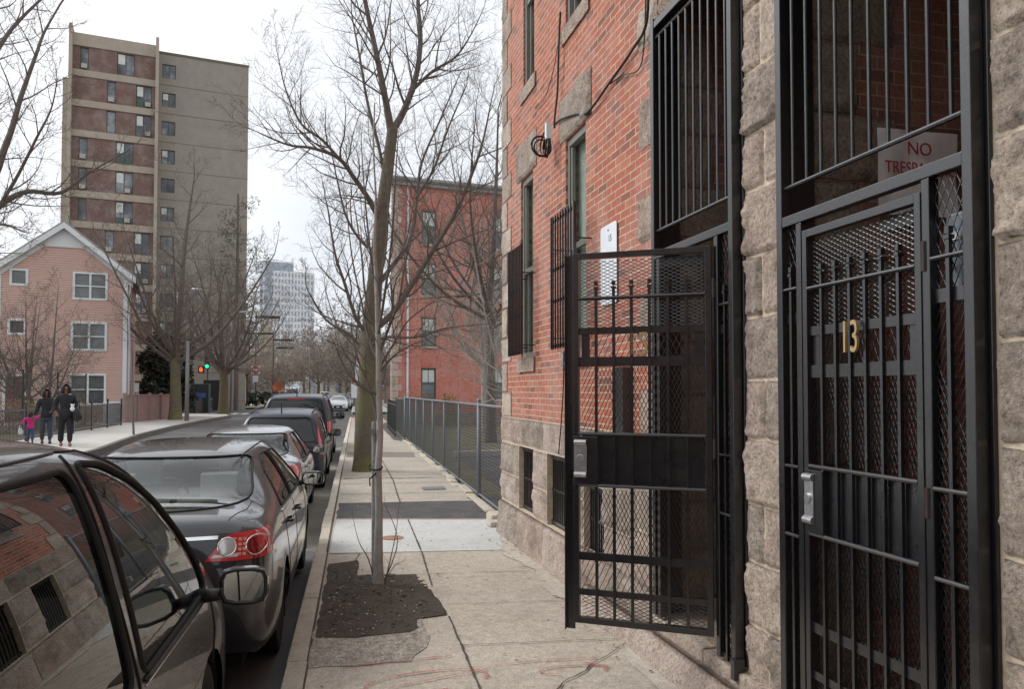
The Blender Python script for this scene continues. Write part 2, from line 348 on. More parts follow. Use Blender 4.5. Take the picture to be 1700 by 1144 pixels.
# tree pit
pit = [(-.27, 5.66), (.0, 5.62), (.42, 5.68), (.47, 5.95), (.50, 6.4), (.70, 6.02), (.70, 6.5), (.64, 6.85), (.54, 6.97), (.56, 7.42), (.01, 7.44), (.03, 7.8), (.02, 8.15), (-.26, 8.02)]
sheet('worn_pavement_edge', [(-.28, 5.05), (.35, 5.05), (.5, 5.45), (.50, 6.0), (.3, 6.1), (-.27, 6.0)], ZS + .004, M['sand'], .03, .12)
pit = [(-.27, 5.66), (.0, 5.60), (.38, 5.66), (.45, 5.75), (.46, 5.97), (.69, 6.04), (.68, 6.4), (.64, 6.82), (.54, 6.97), (.56, 7.42), (.01, 7.44), (.03, 7.8), (.02, 8.15), (-.26, 8.02)]
sheet('tree_pit_soil', pit, ZS + .008, M['soil'], .012, .1, 5)
mb = MB(); rnd = random.Random(5)      # humped mulch around the trunk
N_ = 46
def hump(x, y):
    d = math.hypot((x - .2) / .42, (y - 6.95) / .62); h = .055 * math.exp(-d * d * 1.6)
    return ZS - .012 + h + .022 * (noise.noise(Vector((x * 14, y * 14, 0))) * .6 + noise.noise(Vector((x * 40, y * 40, 3))) * .5) * min(1, h / .02 + .1)
g = [[(-.25 + .92 * i / N_, 6.05 + 1.45 * j / N_) for i in range(N_ + 1)] for j in range(N_ + 1)]
mb.add([(x, y, hump(x, y)) for r_ in g for (x, y) in r_], [(j * (N_ + 1) + i, j * (N_ + 1) + i + 1, (j + 1) * (N_ + 1) + i + 1, (j + 1) * (N_ + 1) + i) for j in range(N_) for i in range(N_)])
struct(mb.build('mulch_mound', M['soil'], smooth=True))
mb = MB()
for k in range(800):
    x = rnd.uniform(-.24, .62); y = rnd.uniform(5.7, 7.7)
    if y > 7.4 and x > 0: continue
    if x > .45 and y < 6.1: continue
    z = max(ZS + .008, hump(x, y)) + .002; s_ = rnd.uniform(.002, .008) * (1.6 if rnd.random() < .06 else 1); a = rnd.uniform(0, 6.28)
    dx, dy = math.cos(a) * s_ * rnd.uniform(1, 3.5), math.sin(a) * s_ * rnd.uniform(1, 3.5)
    mb.add([(x - dx, y - dy, z), (x + dy * .4, y - dx * .4, z + s_), (x + dx, y + dy, z + s_ * .4), (x - dy * .4, y + dx * .4, z + s_ * .2)], [(0, 1, 2), (0, 2, 3), (0, 1, 3)])
tag(mb.build('wood_chips', simple('wood_chip', srgb(104, 94, 82), .9, var=.7, scale=9), fix=False), 'loose dark wood chips and crumbs strewn over the soil around the young tree', 'mulch', kind='stuff')
mb = MB()
for k in range(70):
    x = rnd.uniform(-.25, 1.7); y = rnd.uniform(4.3, 12); s_ = rnd.uniform(.004, .012)
    mb.ball((x, y, ZS + .012), s_, 5, 3, (1, 1, .5))
for k in range(40):
    x = rnd.uniform(-.22, .5); y = rnd.uniform(5.7, 7.4); mb.ball((x, y, max(ZS + .01, hump(x, y)) + .004), rnd.uniform(.004, .009), 5, 3, (1.2, 1, .6))
tag(mb.build('litter_crumbs', simple('pale_crumb', srgb(190, 184, 176), .8, var=.3, scale=30)), 'pale crumbs of litter and grit scattered over soil and pavement', 'litter', kind='stuff')
mb = MB()
for k in range(150):
    if k < 60: x = rnd.uniform(-.55, -.44); y = rnd.uniform(4.5, 20); zz_ = .012
    elif k < 110: y = rnd.uniform(4.3, 10); x = 1.98 - (y - 4.0) * .045 - rnd.uniform(.05, .3); zz_ = ZS + .012
    else: x = rnd.uniform(-.26, .8); y = rnd.uniform(5.4, 8.2); zz_ = ZS + .016 + (max(0, hump(x, y) - ZS))
    an = rnd.uniform(0, 6.28); s_ = rnd.uniform(.010, .024); ca, sa = math.cos(an) * s_, math.sin(an) * s_
    mb.add([(x - ca, y - sa, zz_), (x + sa * .5, y - ca * .5, zz_ + s_ * .35), (x + ca, y + sa, zz_ + .002), (x - sa * .5, y + ca * .5, zz_ + s_ * .2)], [(0, 1, 2, 3)])
tag(mb.build('dry_leaves', simple('dry_leaf', srgb(138, 110, 80), .9, var=.45, scale=7), fix=False), 'small dry brown leaves blown along the gutter, wall foot and tree pit', 'leaf litter', kind='stuff')
mb = MB()
for k in range(60):
    x = rnd.uniform(-.25, 1.75); y = rnd.uniform(4.3, 13); s_ = rnd.uniform(.003, .009); mb.ball((x, y, ZS + .0095), s_, 6, 3, (1.3, 1, .2))
tag(mb.build('dark_specks', simple('dark_gum', srgb(116, 106, 96), .9, var=.3, scale=30)), 'dark gum spots and grit specks on the tan pavement', 'grit', kind='stuff')
# joints, cracks, paint marks (thin sheets)
def line_strip(mb, pts, w, z, jit=.0, rnd=random.Random(9), closed=False):
    P = []
    for i in range(len(pts) - 1):
        a = Vector(pts[i]); b = Vector(pts[i + 1]); k = max(1, int((b - a).length / .06)) if jit else 1
        for j in range(k): P.append(a.lerp(b, j / k) + Vector((rnd.uniform(-jit, jit), rnd.uniform(-jit, jit))))
    P.append(Vector(pts[-1])); m = len(P); V = []
    for i in range(m):
        t = (P[min(i + 1, m - 1)] - P[max(0, i - 1)]); t.normalize(); nn = Vector((-t.y, t.x)); ww = w * (rnd.uniform(.5, 1.3) if jit else 1) / 2
        V += [(P[i].x + nn.x * ww, P[i].y + nn.y * ww, z), (P[i].x - nn.x * ww, P[i].y - nn.y * ww, z)]
    mb.add(V, [(2 * i, 2 * i + 1, 2 * i + 3, 2 * i + 2) for i in range(m - 1)])
mb = MB(); z = ZS + .0095
line_strip(mb, [(.71, 4.0), (.70, 5.99)], .015, z, .004); line_strip(mb, [(.66, 6.95), (.69, 8.4)], .015, z, .003)
line_strip(mb, [(.69, 8.4), (.685, 10.6)], .016, z + .002, .001)
line_strip(mb, [(.67, 12.35), (.70, 15.4), (.62, 20.6)], .018, z, .004)
for y0, x0 in ((5.3, .71), (6.33, .72), (7.42, .58), (13.4, -.27), (14.9, -.27), (16.3, -.27), (19.4, -.27), (24.5, -.27), (26.5, -.27), (29, -.27), (33, -.27), (38, -.27)):
    line_strip(mb, [(x0, y0), (1.85, y0 - .08)], .008 if y0 < 12 else .02, z, .003)
line_strip(mb, [(-.27, 8.55), (.05, 8.5), (.0, 8.18)], .01, z, .004)
line_strip(mb, [(-.25, 15.75), (.3, 15.9), (.9, 15.6), (1.85, 15.7)], .05, z, .02)
line_strip(mb, [(1.05, 4.3), (1.24, 4.55), (1.34, 4.62), (1.48, 4.8)], .013, z, .008); line_strip(mb, [(1.48, 4.8), (1.62, 4.92), (1.8, 5.12)], .006, z, .006)
struct(mb.build('pavement_joints', M['seam'], fix=False))
mb = MB(); z = ZS + .0115; red = NT('red_marking_paint'); fr_ = red.noise(26, 4, .7); red.col(red.ramp(fr_, [(.3, srgb(176, 96, 92)), (.6, srgb(182, 84, 84))])); red.set(Roughness=.95); _tr = red.n('ShaderNodeBsdfTransparent'); _mx = red.n('ShaderNodeMixShader'); red.l(red.ramp(red.noise(45, 5, .8), [(.40, (1, 1, 1, 1)), (.60, (.15, .15, .15, 1))]), _mx.inputs[0]); red.l(_tr.outputs[0], _mx.inputs[1]); red.l(red.p.outputs[0], _mx.inputs[2]); red.l(_mx.outputs[0], red.out.inputs[0])
line_strip(mb, [(-.08, 5.02), (.3, 5.06), (.62, 5.1)], .016, z, .004); line_strip(mb, [(.86, 4.87), (1.15, 4.9), (1.52, 4.88)], .014, z, .004)
el = [(.42 + .37 * math.cos(t), 4.68 + .16 * math.sin(t) + .05 * math.cos(t)) for t in [k * .3 - .4 for k in range(19)]]
line_strip(mb, el, .018, z, .003); line_strip(mb, [(.2, 4.62), (.55, 4.74), (.8, 4.80)], .014, z, .003)
el = [(1.27 + .2 * math.cos(t) * (1.2 if math.cos(t) > 0 else .8), 4.70 + .07 * math.sin(t)) for t in [k * .35 + .5 for k in range(12)]]
line_strip(mb, el, .016, z, .003); line_strip(mb, [(1.5, 4.64), (1.54, 4.72), (1.42, 4.8)], .03, z, .002)
struct(mb.build('survey_paint_marks', red.m, fix=False))
0 and sheet('white_scuff', [(.86, 4.52), (1.05, 4.5), (1.12, 4.68), (.95, 4.74), (.84, 4.64)], ZS + .0125, M['conc_pale'], .02, .06)
sheet('wall_foot_apron', [(2.2, 4.0), (1.72, 4.2), (1.70, 4.7), (1.78, 5.2), (1.72, 6.0), (1.62, 6.6), (1.7, 7.4), (1.52, 8.1), (1.62, 8.9), (2.2, 9.0)], ZS + .0065, M['conc_pale'], .03, .15)
o = MB(); o.cyl((.42, 9.3, ZS + .006), .13, .006, 20); tag(o.build('utility_cover', simple('rusty_iron', srgb(150, 112, 84), .8, var=.3)), 'small round rusty cover set in the white slab', 'cover')
o = MB(); o.box(1.15, 1.55, 13.7, 14.1, ZS + .001, ZS + .012)
for k in range(5): o.box(1.18 + k * .07, 1.22 + k * .07, 13.73, 14.07, ZS + .012, ZS + .016)
tag(o.build('meter_cover', simple('grey_cover', srgb(120, 120, 122), .6)), 'rectangular grey metal cover flush in the tan pavement', 'cover')
# broken kerb stones along the fence foot
rnd = random.Random(11)
st = thing('fence_foot_edging', 'broken low stone edging under the chain link fence', 'edging', (0, 0, 0))
mb = MB(); y = 10.3
while y < 27.5:
    l_ = rnd.uniform(.4, 1.1); x = 1.93 - (y - 10.3) * .0135 - .12
    mb.obox((x + rnd.uniform(-.03, .03), y, .1), (.14, 0, 0), (rnd.uniform(-.02, .02), l_ - .04, 0), (0, 0, .09 + rnd.uniform(-.02, .03))); y += l_
mb.build('edging_stone', M['kerb'], st, bevel=.015)
for k, (x, y, a, b, c) in enumerate([(1.72, 10.0, .35, .28, .12), (1.80, 9.55, .28, .3, .09), (1.66, 9.75, .18, .16, .07), (1.78, 9.15, .2, .22, .06)]):
    mb = MB(); mb.obox((x, y, ZS), (a, .05, 0), (-.03, b, .01), (0, .01, c)); o = mb.build('broken_stone', M['kerb'], bevel=.02)
    tag(o, ['largest flat broken stone lying at the building corner', 'second broken stone lying nearer along the wall foot', 'small broken stone lying in front of the larger ones', 'nearest small broken stone against the wall foot'][k], 'stone', 'broken stones at the building corner')
# vacant lot and far side
sheet('lot_grass', [(1.95, 10.2), (2.4, 10.2), (40, 10.2), (40, 53), (1.6, 53), (1.72, 28)], .1, M['lot'])
sheet('lot_driveway', [(2.6, 14), (40, 16), (40, 26), (2.6, 21)], .107, M['tar'], .05, .5)
mb = MB(); mb.obox((2.6, 21, .1), (38, 5.2, 0), (0, .2, 0), (0, 0, .16)); mb.obox((2.6, 13.9, .1), (38, 2, 0), (0, .18, 0), (0, 0, .12)); struct(mb.build('lot_kerb', M['conc_far']))
ZL = .3
edge = [(-6.75, -14), (-6.75, 14), (-6.9, 20), (-7.05, 23.5), (-7.5, 27), (-7.95, 31), (-8.3, 38), (-8.35, 46), (-8.25, 54), (-8.8, 57), (-10.5, 59.3), (-14, 60.2)]
sheet('far_sidewalk', edge + [(-60, 60.2), (-60, -14)], ZL, M['conc_far'])
mb = MB()
for i in range(len(edge) - 1):
    a = Vector((*edge[i], 0)); b = Vector((*edge[i + 1], 0)); d = (b - a).normalized(); nn = Vector((d.y, -d.x, 0))
    mb.obox(a + Vector((0, 0, -.1)), b - a, nn * .15, (0, 0, ZL + .108))
struct(mb.build('far_kerb', mat_stone('dark_kerb', srgb(92, 88, 82), srgb(116, 110, 102), srgb(130, 124, 116), 2, .3)))
sheet('far_corner_plaza', [(-60, 80), (-9.4, 80), (-9.6, 300), (-60, 300)], .30, mat_conc('tan_plaza', srgb(170, 158, 138), srgb(190, 178, 156), .2, .2))
sheet('far_garden_soil', [(-11.1, 20), (-10.7, 26), (-10.95, 40.2), (-40, 40.2), (-40, 20)], ZL + .01, M['lot'])
# ================================================================= NEAR BRICK BUILDING (local frame: x = along wall away from camera, y = out to street, z up)
W0 = Vector((2.05, 3.7, 0)); BRZ = math.atan2(1, -.0455)
B = thing('brick_apartment_building', 'red brick apartment building with rough granite base, lining the near pavement on the right', 'building', W0, BRZ)
def wall_cells(mb, s0, s1, z0, z1, n, holes, depth=.3):
    ss = sorted({s0, s1, *[h[0] for h in holes], *[h[1] for h in holes]}); zz = sorted({z0, z1, *[h[2] for h in holes], *[h[3] for h in holes]})
    ss = [s for s in ss if s0 <= s <= s1]; zz = [z for z in zz if z0 <= z <= z1]
    for i in range(len(ss) - 1):
        for j in range(len(zz) - 1):
            cs = (ss[i] + ss[i + 1]) / 2; cz = (zz[j] + zz[j + 1]) / 2
            if any(h[0] < cs < h[1] and h[2] < cz < h[3] for h in holes): continue
            mb.quad((ss[i], n, zz[j]), (ss[i + 1], n, zz[j]), (ss[i + 1], n, zz[j + 1]), (ss[i], n, zz[j + 1]))
    for (a, b, c, d) in holes:
        mb.quad((a, n, c), (a, n, d), (a, n - depth, d), (a, n - depth, c)); mb.quad((b, n, c), (b, n - depth, c), (b, n - depth, d), (b, n, d))
        mb.quad((a, n, d), (b, n, d), (b, n - depth, d), (a, n - depth, d)); mb.quad((a, n, c), (a, n - depth, c), (b, n - depth, c), (b, n, c))
S_END = 5.85
wins = [(2.74, 3.31, 2.26, 4.22), (4.45, 4.97, 2.26, 4.27), (2.70, 3.30, 5.3, 7.3), (4.40, 4.86, 5.3, 7.3), (2.70, 3.30, 8.4, 10.2), (4.40, 4.86, 8.4, 10.2),
        (-4.2, -3.4, 2.3, 4.25), (-6.4, -5.6, 2.3, 4.25), (-9.0, -8.2, 2.3, 4.25), (-4.2, -3.4, 5.3, 7.3), (-6.4, -5.6, 5.3, 7.3)]
ent = [(.16, 1.24, .30, 4.38), (-1.435, -.24, .30, 4.38)]
mb = MB(); wall_cells(mb, 1.24, S_END, 1.58, 11.5, 0, wins[:6])
mb.quad((S_END, 0, 1.58), (S_END, -9, 1.58), (S_END, -9, 11.5), (S_END, 0, 11.5))
wall_cells(mb, -12, -2.55, 1.58, 11.5, 0, wins[6:]); wall_cells(mb, -2.55, 1.24, 5.1, 11.5, 0, [])
mb.quad((-12, 0, 0), (-12, -9, 0), (-12, -9, 11.5), (-12, 0, 11.5)); mb.quad((-12, 0, 11.5), (S_END, 0, 11.5), (S_END, -9, 11.5), (-12, -9, 11.5)); mb.quad((-12, -9, 0), (S_END, -9, 0), (S_END, -9, 11.5), (-12, -9, 11.5))
mb.build('brick_wall', M['brick'], B)
bases = [(4.39, 5.0, .56, 1.265), (3.20, 3.88, .56, 1.265), (2.28, 2.77, .5, 1.1), (-4.3, -3.6, .56, 1.2), (-6.6, -5.8, .56, 1.2)]
mb = MB(); wall_cells(mb, 1.24, S_END, 0, 1.58, .017, bases[:3]); wall_cells(mb, -12, -2.55, 0, 1.58, .017, bases[3:])
wall_cells(mb, -2.55, -1.435, 0, 5.1, .003, []); wall_cells(mb, -.24, .16, 0, 5.1, .003, []); wall_cells(mb, -1.435, -.24, 4.38, 5.1, -.004, [], 0); wall_cells(mb, .16, 1.24, 4.38, 5.1, -.004, [])
mb.quad((S_END + .002, 0, 0), (S_END + .002, -9, 0), (S_END + .002, -9, 1.58), (S_END + .002, 0, 1.58))
mb.build('mortar_bed', M['mortar'], B)
mb = MB(); mb.box(-8.6, -5.9, .0, 1.5, .0, 11); mb.build('projecting_bay', M['frame_g'], B)  # unseen bay added to shade the faces turned toward the camera
for k, (y0_, w_) in enumerate(((-34, 12), (-20, 13))):  # unseen houses added behind the viewpoint to cut the open sky
    Hh = thing('row_house', ['red brick row house far behind the viewpoint across the street', 'red brick row house just behind the viewpoint across the street'][k], 'building', (-11.5, y0_, .3)); mb = MB(); mb.box(-9, 0, 0, w_, -.2, 9.5); mb.build('wall', M['brick'], Hh); mb = MB(); mb.box(-9.2, .2, -.1, w_ + .1, 9.5, 9.8); mb.build('roof_edge', M['frame_g'], Hh)
    for i in range(4):
        for j in range(3): mb = MB(); mb.box(-.01, .03, 1.4 + i * 2.9, 2.5 + i * 2.9, 1.4 + j * 2.9, 3.1 + j * 2.9); mb.build('window', M['glassw'], Hh)
# ---- rock-faced blocks
def rock(mb, s0, s1, z0, z1, n0=.0, dep=.05, res=.03, seed=0, flare=0, back=.03, rough=1.0, j=.005, plane='s', const=0, edge=.018):
    s0 += j; s1 -= j; z0 += j; z1 -= j
    a = max(2, int((s1 - s0) / res)); b = max(2, int((z1 - z0) / res)); V = []; rn = random.Random(seed); ti = rn.uniform(-.25, .25); tj = rn.uniform(-.3, .3)
    for k in range(b + 1):
        for i in range(a + 1):
            s = s0 + (s1 - s0) * i / a; z = z0 + (z1 - z0) * k / b
            e = min(s - s0, s1 - s, z - z0, z1 - z) / edge; e = max(0, min(1, e)); e = math.sin(e * math.pi / 2)
            q = Vector((s * 3.2 + seed * 7.3, z * 3.2, seed * 1.7)); h = noise.noise(q) * .5 + noise.noise(q * 2.7) * .32 + noise.noise(q * 7) * .2 + noise.noise(q * 19) * .1
            h += abs(noise.noise(q * 4.3)) * -.35 + noise.noise(q * 40) * .05; h = .50 + .70 * h * rough + .16 * noise.noise(q * 11) * rough - .25 * max(0, .22 - abs(noise.noise(q * 2.1 + Vector((5, 1, 2))))) * rough * 2 + ti * ((s - s0) / (s1 - s0) - .5) + tj * ((z - z0) / (z1 - z0) - .5)
            vd = noise.voronoi(Vector((s * 5.5 + seed, z * 7, seed * 1.3)))[0]; h += (.32 - vd[0]) * .45 * rough + (vd[1] - vd[0]) * .12 * rough
            h = max(.30, h)
            wob = .004 * noise.noise(Vector((s * 25, z * 25, 9)))
            nn = n0 + dep * e * h + flare * max(0, (.6 - z)) + wob
            ss = s + (.008 * noise.noise(Vector((z * 9, seed, 1))) if 0 < i < a else .007 * noise.noise(Vector((z * 14, seed, 2))))
            zz = z + .006 * noise.noise(Vector((s * 12, seed, 4)))
            V.append((ss, nn, zz) if plane == 's' else (const - nn, -ss, zz))
    o = len(mb.v); W = a + 1
    fs = [(k * W + i, k * W + i + 1, (k + 1) * W + i + 1, (k + 1) * W + i) for k in range(b) for i in range(a)]
    rim = [i for i in range(W)] + [k * W + a for k in range(1, b + 1)] + [b * W + i for i in range(a - 1, -1, -1)] + [k * W for k in range(b - 1, 0, -1)]
    nv = len(V)
    for r_ in rim:
        p = V[r_]
        V.append((p[0], n0 - back, p[2]) if plane == 's' else (const - n0 + back, p[1], p[2]))
    m = len(rim)
    fs += [(rim[i], rim[(i + 1) % m], nv + (i + 1) % m, nv + i) for i in range(m)]
    mb.add(V, fs)
blk = MB(); sd_ = [0]
def rk(mb, *a, **k):
    sd_[0] += 1; f0 = len(mb.f); rock(mb, *a, seed=sd_[0], **k); mb.mi.append((f0, len(mb.f), (0, 1, 0, 2, 0, 1, 2)[(sd_[0] * 5 + sd_[0] // 3) % 7]))
# base course rows around the basement windows
for a, b in ((4.72, 5.87), (4.0, 4.72), (3.3, 4.0), (2.75, 3.3), (2.2, 2.75), (1.6, 2.2), (1.26, 1.6)): rk(blk, a, b, 1.275, 1.575, n0=.015, dep=.05)
for (a, b, zs) in ((5.0, 5.87, (.57, .9, 1.265)), (3.885, 4.385, (.57, .88, 1.265)), (2.775, 3.195, (.57, .95, 1.265)), (1.6, 2.275, (.5, .82, 1.265)), (1.26, 1.6, (.5, .9, 1.265))):
    for i in range(2): rk(blk, a, b, zs[i], zs[i + 1], n0=.015, dep=.055)
rk(blk, 2.275, 2.775, 1.105, 1.27, n0=.015, dep=.04)
for a, b in ((4.95, 5.89), (3.9, 4.95), (3.0, 3.9), (2.1, 3.0), (1.26, 2.1)): rk(blk, a, b, .08, .555, n0=.03, dep=.06, flare=.10, edge=.06)
rk(blk, 2.1, 3.2, .5, .56, n0=.02, dep=.02)
blk.build('granite_base', [M['stone'], M['stone_b'], M['stone_c']], B, smooth=True, fix=False); blk = MB()
for s in np.arange(-12, -2.6, 1.0):
    for z0, z1 in ((.08, .55), (1.22, 1.57)): rk(blk, s, s + .98, z0, z1, n0=.015, dep=.05, res=.08)
    if not any(h[0] < s + .5 < h[1] for h in bases[3:]) and not any(h[0] - .5 < s + .5 < h[1] + .4 for h in bases[3:]): rk(blk, s, s + .98, .56, 1.21, n0=.015, dep=.05, res=.08)
blk.build('granite_base', [M['stone'], M['stone_b'], M['stone_c']], B, smooth=True, fix=False)
# entrance piers, jamb quoins, corner quoins
pr = MB(); z = .36; i = 0
for h in (.30, .33, .30, .34, .31, .33, .32, .35, .30, .34, .33, .36, .34, .3):
    if i % 2: rk(pr, -.235, .155, z, z + h, n0=.0, dep=.055, res=.016)
    else:
        m_ = -.235 + (.19 if i % 4 == 0 else .22); rk(pr, -.235, m_, z, z + h, n0=.0, dep=.05, res=.016); rk(pr, m_, .155, z, z + h, n0=.0, dep=.05, res=.016)
    z += h; i += 1
pr.build('entrance_pier', [M['stone_near'], M['stone_b'], M['stone_c']], B, smooth=True, fix=False); pr = MB()
z = .3; i = 0
for h in (.34, .36, .33, .37, .35, .33, .36, .34, .38, .34, .36, .33, .36, .3):
    c1 = -1.9 if i % 2 else -2.1
    rk(pr, c1, -1.445, z, z + h, n0=.0, dep=.06, res=.016); rk(pr, -2.55, c1, z, z + h, n0=.0, dep=.05, res=.03); z += h; i += 1
pr.build('entrance_pier', [M['stone_near'], M['stone_b'], M['stone_c']], B, smooth=True, fix=False); pr = MB()
z = 1.58; i = 0
for h in (.32, .34, .33, .36, .32, .34, .35, .36, .3):
    w_ = 1.58 if i % 2 == 0 else 1.36
    rk(pr, 1.25, w_, z, z + h, n0=.003, dep=.035, res=.02); z += h; i += 1
pr.build('jamb_quoins', [M['stone_near'], M['stone_b'], M['stone_c']], B, smooth=True, fix=False); pr = MB()
z = 1.58; i = 0
while z < 11.2:
    h = .36 if i % 2 else .30
    rk(pr, 5.62 if i % 2 else 5.42, 5.88, z, z + h, n0=.008, dep=.035, res=.04); z += h; i += 1
pr.build('corner_quoins', [M['stone_near'], M['stone_b'], M['stone_c']], B, smooth=True, fix=False)
# lintels and sills
li = MB()
for (a, b, c, d) in wins:
    li = MB(); l2 = MB()
    if a > 0: rk(li, a - .16, b + .16, d + .005, d + .42, n0=.006, dep=.05, res=.02); rk(l2, a - .09, b + .09, c - .17, c - .005, n0=.02, dep=.03, res=.03, rough=.4)
    else: li.box(a - .1, b + .1, -.1, .03, d, d + .4); l2.box(a - .1, b + .1, -.1, .05, c - .16, c)
    li.build('stone_lintel', [M['stone'], M['stone_b'], M['stone_c']], B, smooth=a > 0, fix=False); l2.build('stone_sill', [M['stone'], M['stone_b'], M['stone_c']], B, smooth=a > 0, fix=False)
li = MB()
for k in (-1.435, .16): rk(li, k + .0, k + (1.23 if k < 0 else 1.08), 4.385, 4.75, n0=.0, dep=.06, res=.05)
li.build('entrance_lintels', [M['stone'], M['stone_b'], M['stone_c']], B, smooth=True, fix=False)
# windows
for k, (a, b, c, d) in enumerate(wins):
    fr = MB(); y0 = -.022
    fr.box(a, a + .05, y0 - .06, y0, c, d); fr.box(b - .05, b, y0 - .06, y0, c, d); fr.box(a + .05, b - .05, y0 - .06, y0, d - .07, d); fr.box(a + .05, b - .05, y0 - .06, y0, c, c + .05)
    mz = c + (d - c) * .48
    fr.box(a + .05, b - .05, y0 - .05, y0 - .012, mz - .025, mz + .03); fr.box(a + .05, a + .085, y0 - .05, y0 - .015, mz + .03, d - .07); fr.box(b - .085, b - .05, y0 - .05, y0 - .015, mz + .03, d - .07)
    fr.box(a + .05, a + .09, y0 - .075, y0 - .04, c + .05, mz - .025); fr.box(b - .09, b - .05, y0 - .075, y0 - .04, c + .05, mz - .025)
    w = fr.build('window', M['frame_g'], B, bevel=.004)
    p = MB(); p.box(a + .05, b - .05, y0 - .05, y0 - .045, mz, d - .07); p.box(a + .05, b - .05, y0 - .07, y0 - .065, c + .05, mz); p.build('pane', mat_glass('pane_glass', (.92, .95, .93), 1.45, 0, .28) if k == 0 else bpy.data.materials['pane_glass'], w)
    q = MB(); q.box(a + .045, b - .045, y0 - .10, y0 - .09, c + (.0 if k in (0, 1) else .6), d); q.build('blind', M['blind'], w)
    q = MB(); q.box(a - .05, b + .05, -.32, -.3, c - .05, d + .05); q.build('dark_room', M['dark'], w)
# basement grates
for (a, b, c, d) in bases:
    g_ = MB()
    for i in range(10): s = a + (b - a) * (i + .5) / 10; g_.box(s - .008, s + .008, -.05, -.034, c, d)
    g_.box(a, b, -.055, -.03, c + .02, c + .05); g_.box(a, b, -.055, -.03, d - .05, d - .02); g_.box(a, b, -.052, -.034, (c + d) / 2 - .01, (c + d) / 2 + .01)
    w = g_.build('basement_grate', M['iron'], B)
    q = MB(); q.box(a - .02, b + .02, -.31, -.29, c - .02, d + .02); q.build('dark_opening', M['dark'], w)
# window guards
def guard(s0, s1, z0, z1, off, nb):
    g_ = MB()
    for i in range(nb): s = s0 + (s1 - s0) * (i + .5) / nb; g_.box(s - .007, s + .007, off, off + .014, z0, z1)
    for z in (z0 + .03, z0 + (z1 - z0) * .36, z1 - .42 * (z1 - z0) + .02, z1 - .04): g_.box(s0, s1, off - .008, off - .001, z - .014, z + .014)
    for z in (z0 + .1, z1 - .3):
        for s in (s0 + .03, s1 - .03): g_.box(s - .006, s + .006, -.05, off, z - .006, z + .006)
    for s in (s0, s1 - .012):
        g_.box(s, s + .012, off - .006, off + .02, z0, z1)
    return g_.build('window_guard', M['iron'], B)
guard(2.57, 3.24, 2.26, 3.47, .15, 9); guard(4.34, 4.90, 2.27, 3.44, .15, 9)
# vestibules
for k, (a, b) in enumerate(((.16, 1.24), (-1.435, -.24))):
    q = MB()
    q.quad((b + .004, 0, .3), (b + .004, -2.0, .3), (b + .004, -2.0, 4.6), (b + .004, 0, 4.6)); q.quad((a - .004, 0, .3), (a - .004, 0, 4.6), (a - .004, -2.0, 4.6), (a - .004, -2.0, .3))
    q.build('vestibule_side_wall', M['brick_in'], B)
    q = MB(); q.quad((a, -2.0, .3), (b, -2.0, .3), (b, -2.0, 4.6), (a, -2.0, 4.6)); q.quad((a, 0, 4.6), (b, 0, 4.6), (b, -2, 4.6), (a, -2, 4.6)); q.build('vestibule_back', simple('dark_plaster', srgb(58, 44, 38), .8), B)  # dimness of the recess painted into the back wall and ceiling colour
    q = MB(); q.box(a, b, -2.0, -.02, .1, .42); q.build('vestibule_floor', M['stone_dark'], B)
    q = MB(); z = .45; i = 0
    while z < 4.3:
        h = [.36, .33, .38, .34][i % 4]; rock(q, .02 if i % 2 else .02, .62 if i % 2 else .40, z, z + h, n0=.0, dep=.05, res=.03, seed=200 + i + 50 * k, plane='n', const=b)
        z += h; i += 1
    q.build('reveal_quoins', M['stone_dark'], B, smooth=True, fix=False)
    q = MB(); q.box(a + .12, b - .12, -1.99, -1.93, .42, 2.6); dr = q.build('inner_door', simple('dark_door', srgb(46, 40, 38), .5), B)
    q = MB(); q.box(a + .3, b - .3, -1.93, -1.915, 1.3, 2.3); q.build('door_pane', M['glassw'], dr); q = MB(); q.ball((a + .2, -1.9, 1.4), .03); q.build('handle', M['steel'], dr)
# stone sills/steps under the entrances
q = MB(); q.box(.55, 1.9, -.1, .07, .0, .405); q.box(-.7, .545, -.1, .07, .0, .40); q.box(-2.6, -.705, -.1, .07, 0, .395); q.build('threshold_stone', M['stone_near'], B, bevel=.015)
q = MB(); rk(q, -2.4, 2.45, .0, .33, n0=.04, dep=.05, res=.03, edge=.12, flare=.30, rough=.5); q.build('rough_foot', [M['stone'], M['stone_b'], M['stone_c']], B, smooth=True, fix=False)
# diagonal conduit inside second vestibule
q = MB(); q.bar((-.6, -.98, 3.35), (-.5, -1.25, 4.1), .035, 8); q.build('wood_brace', simple('old_wood', srgb(110, 92, 74), .8), B)
# black boxed downpipe on the brick
q = MB(); q.box(1.74, 1.90, .0, .07, 1.55, 2.06); q.build('black_box', M['iron'], B)
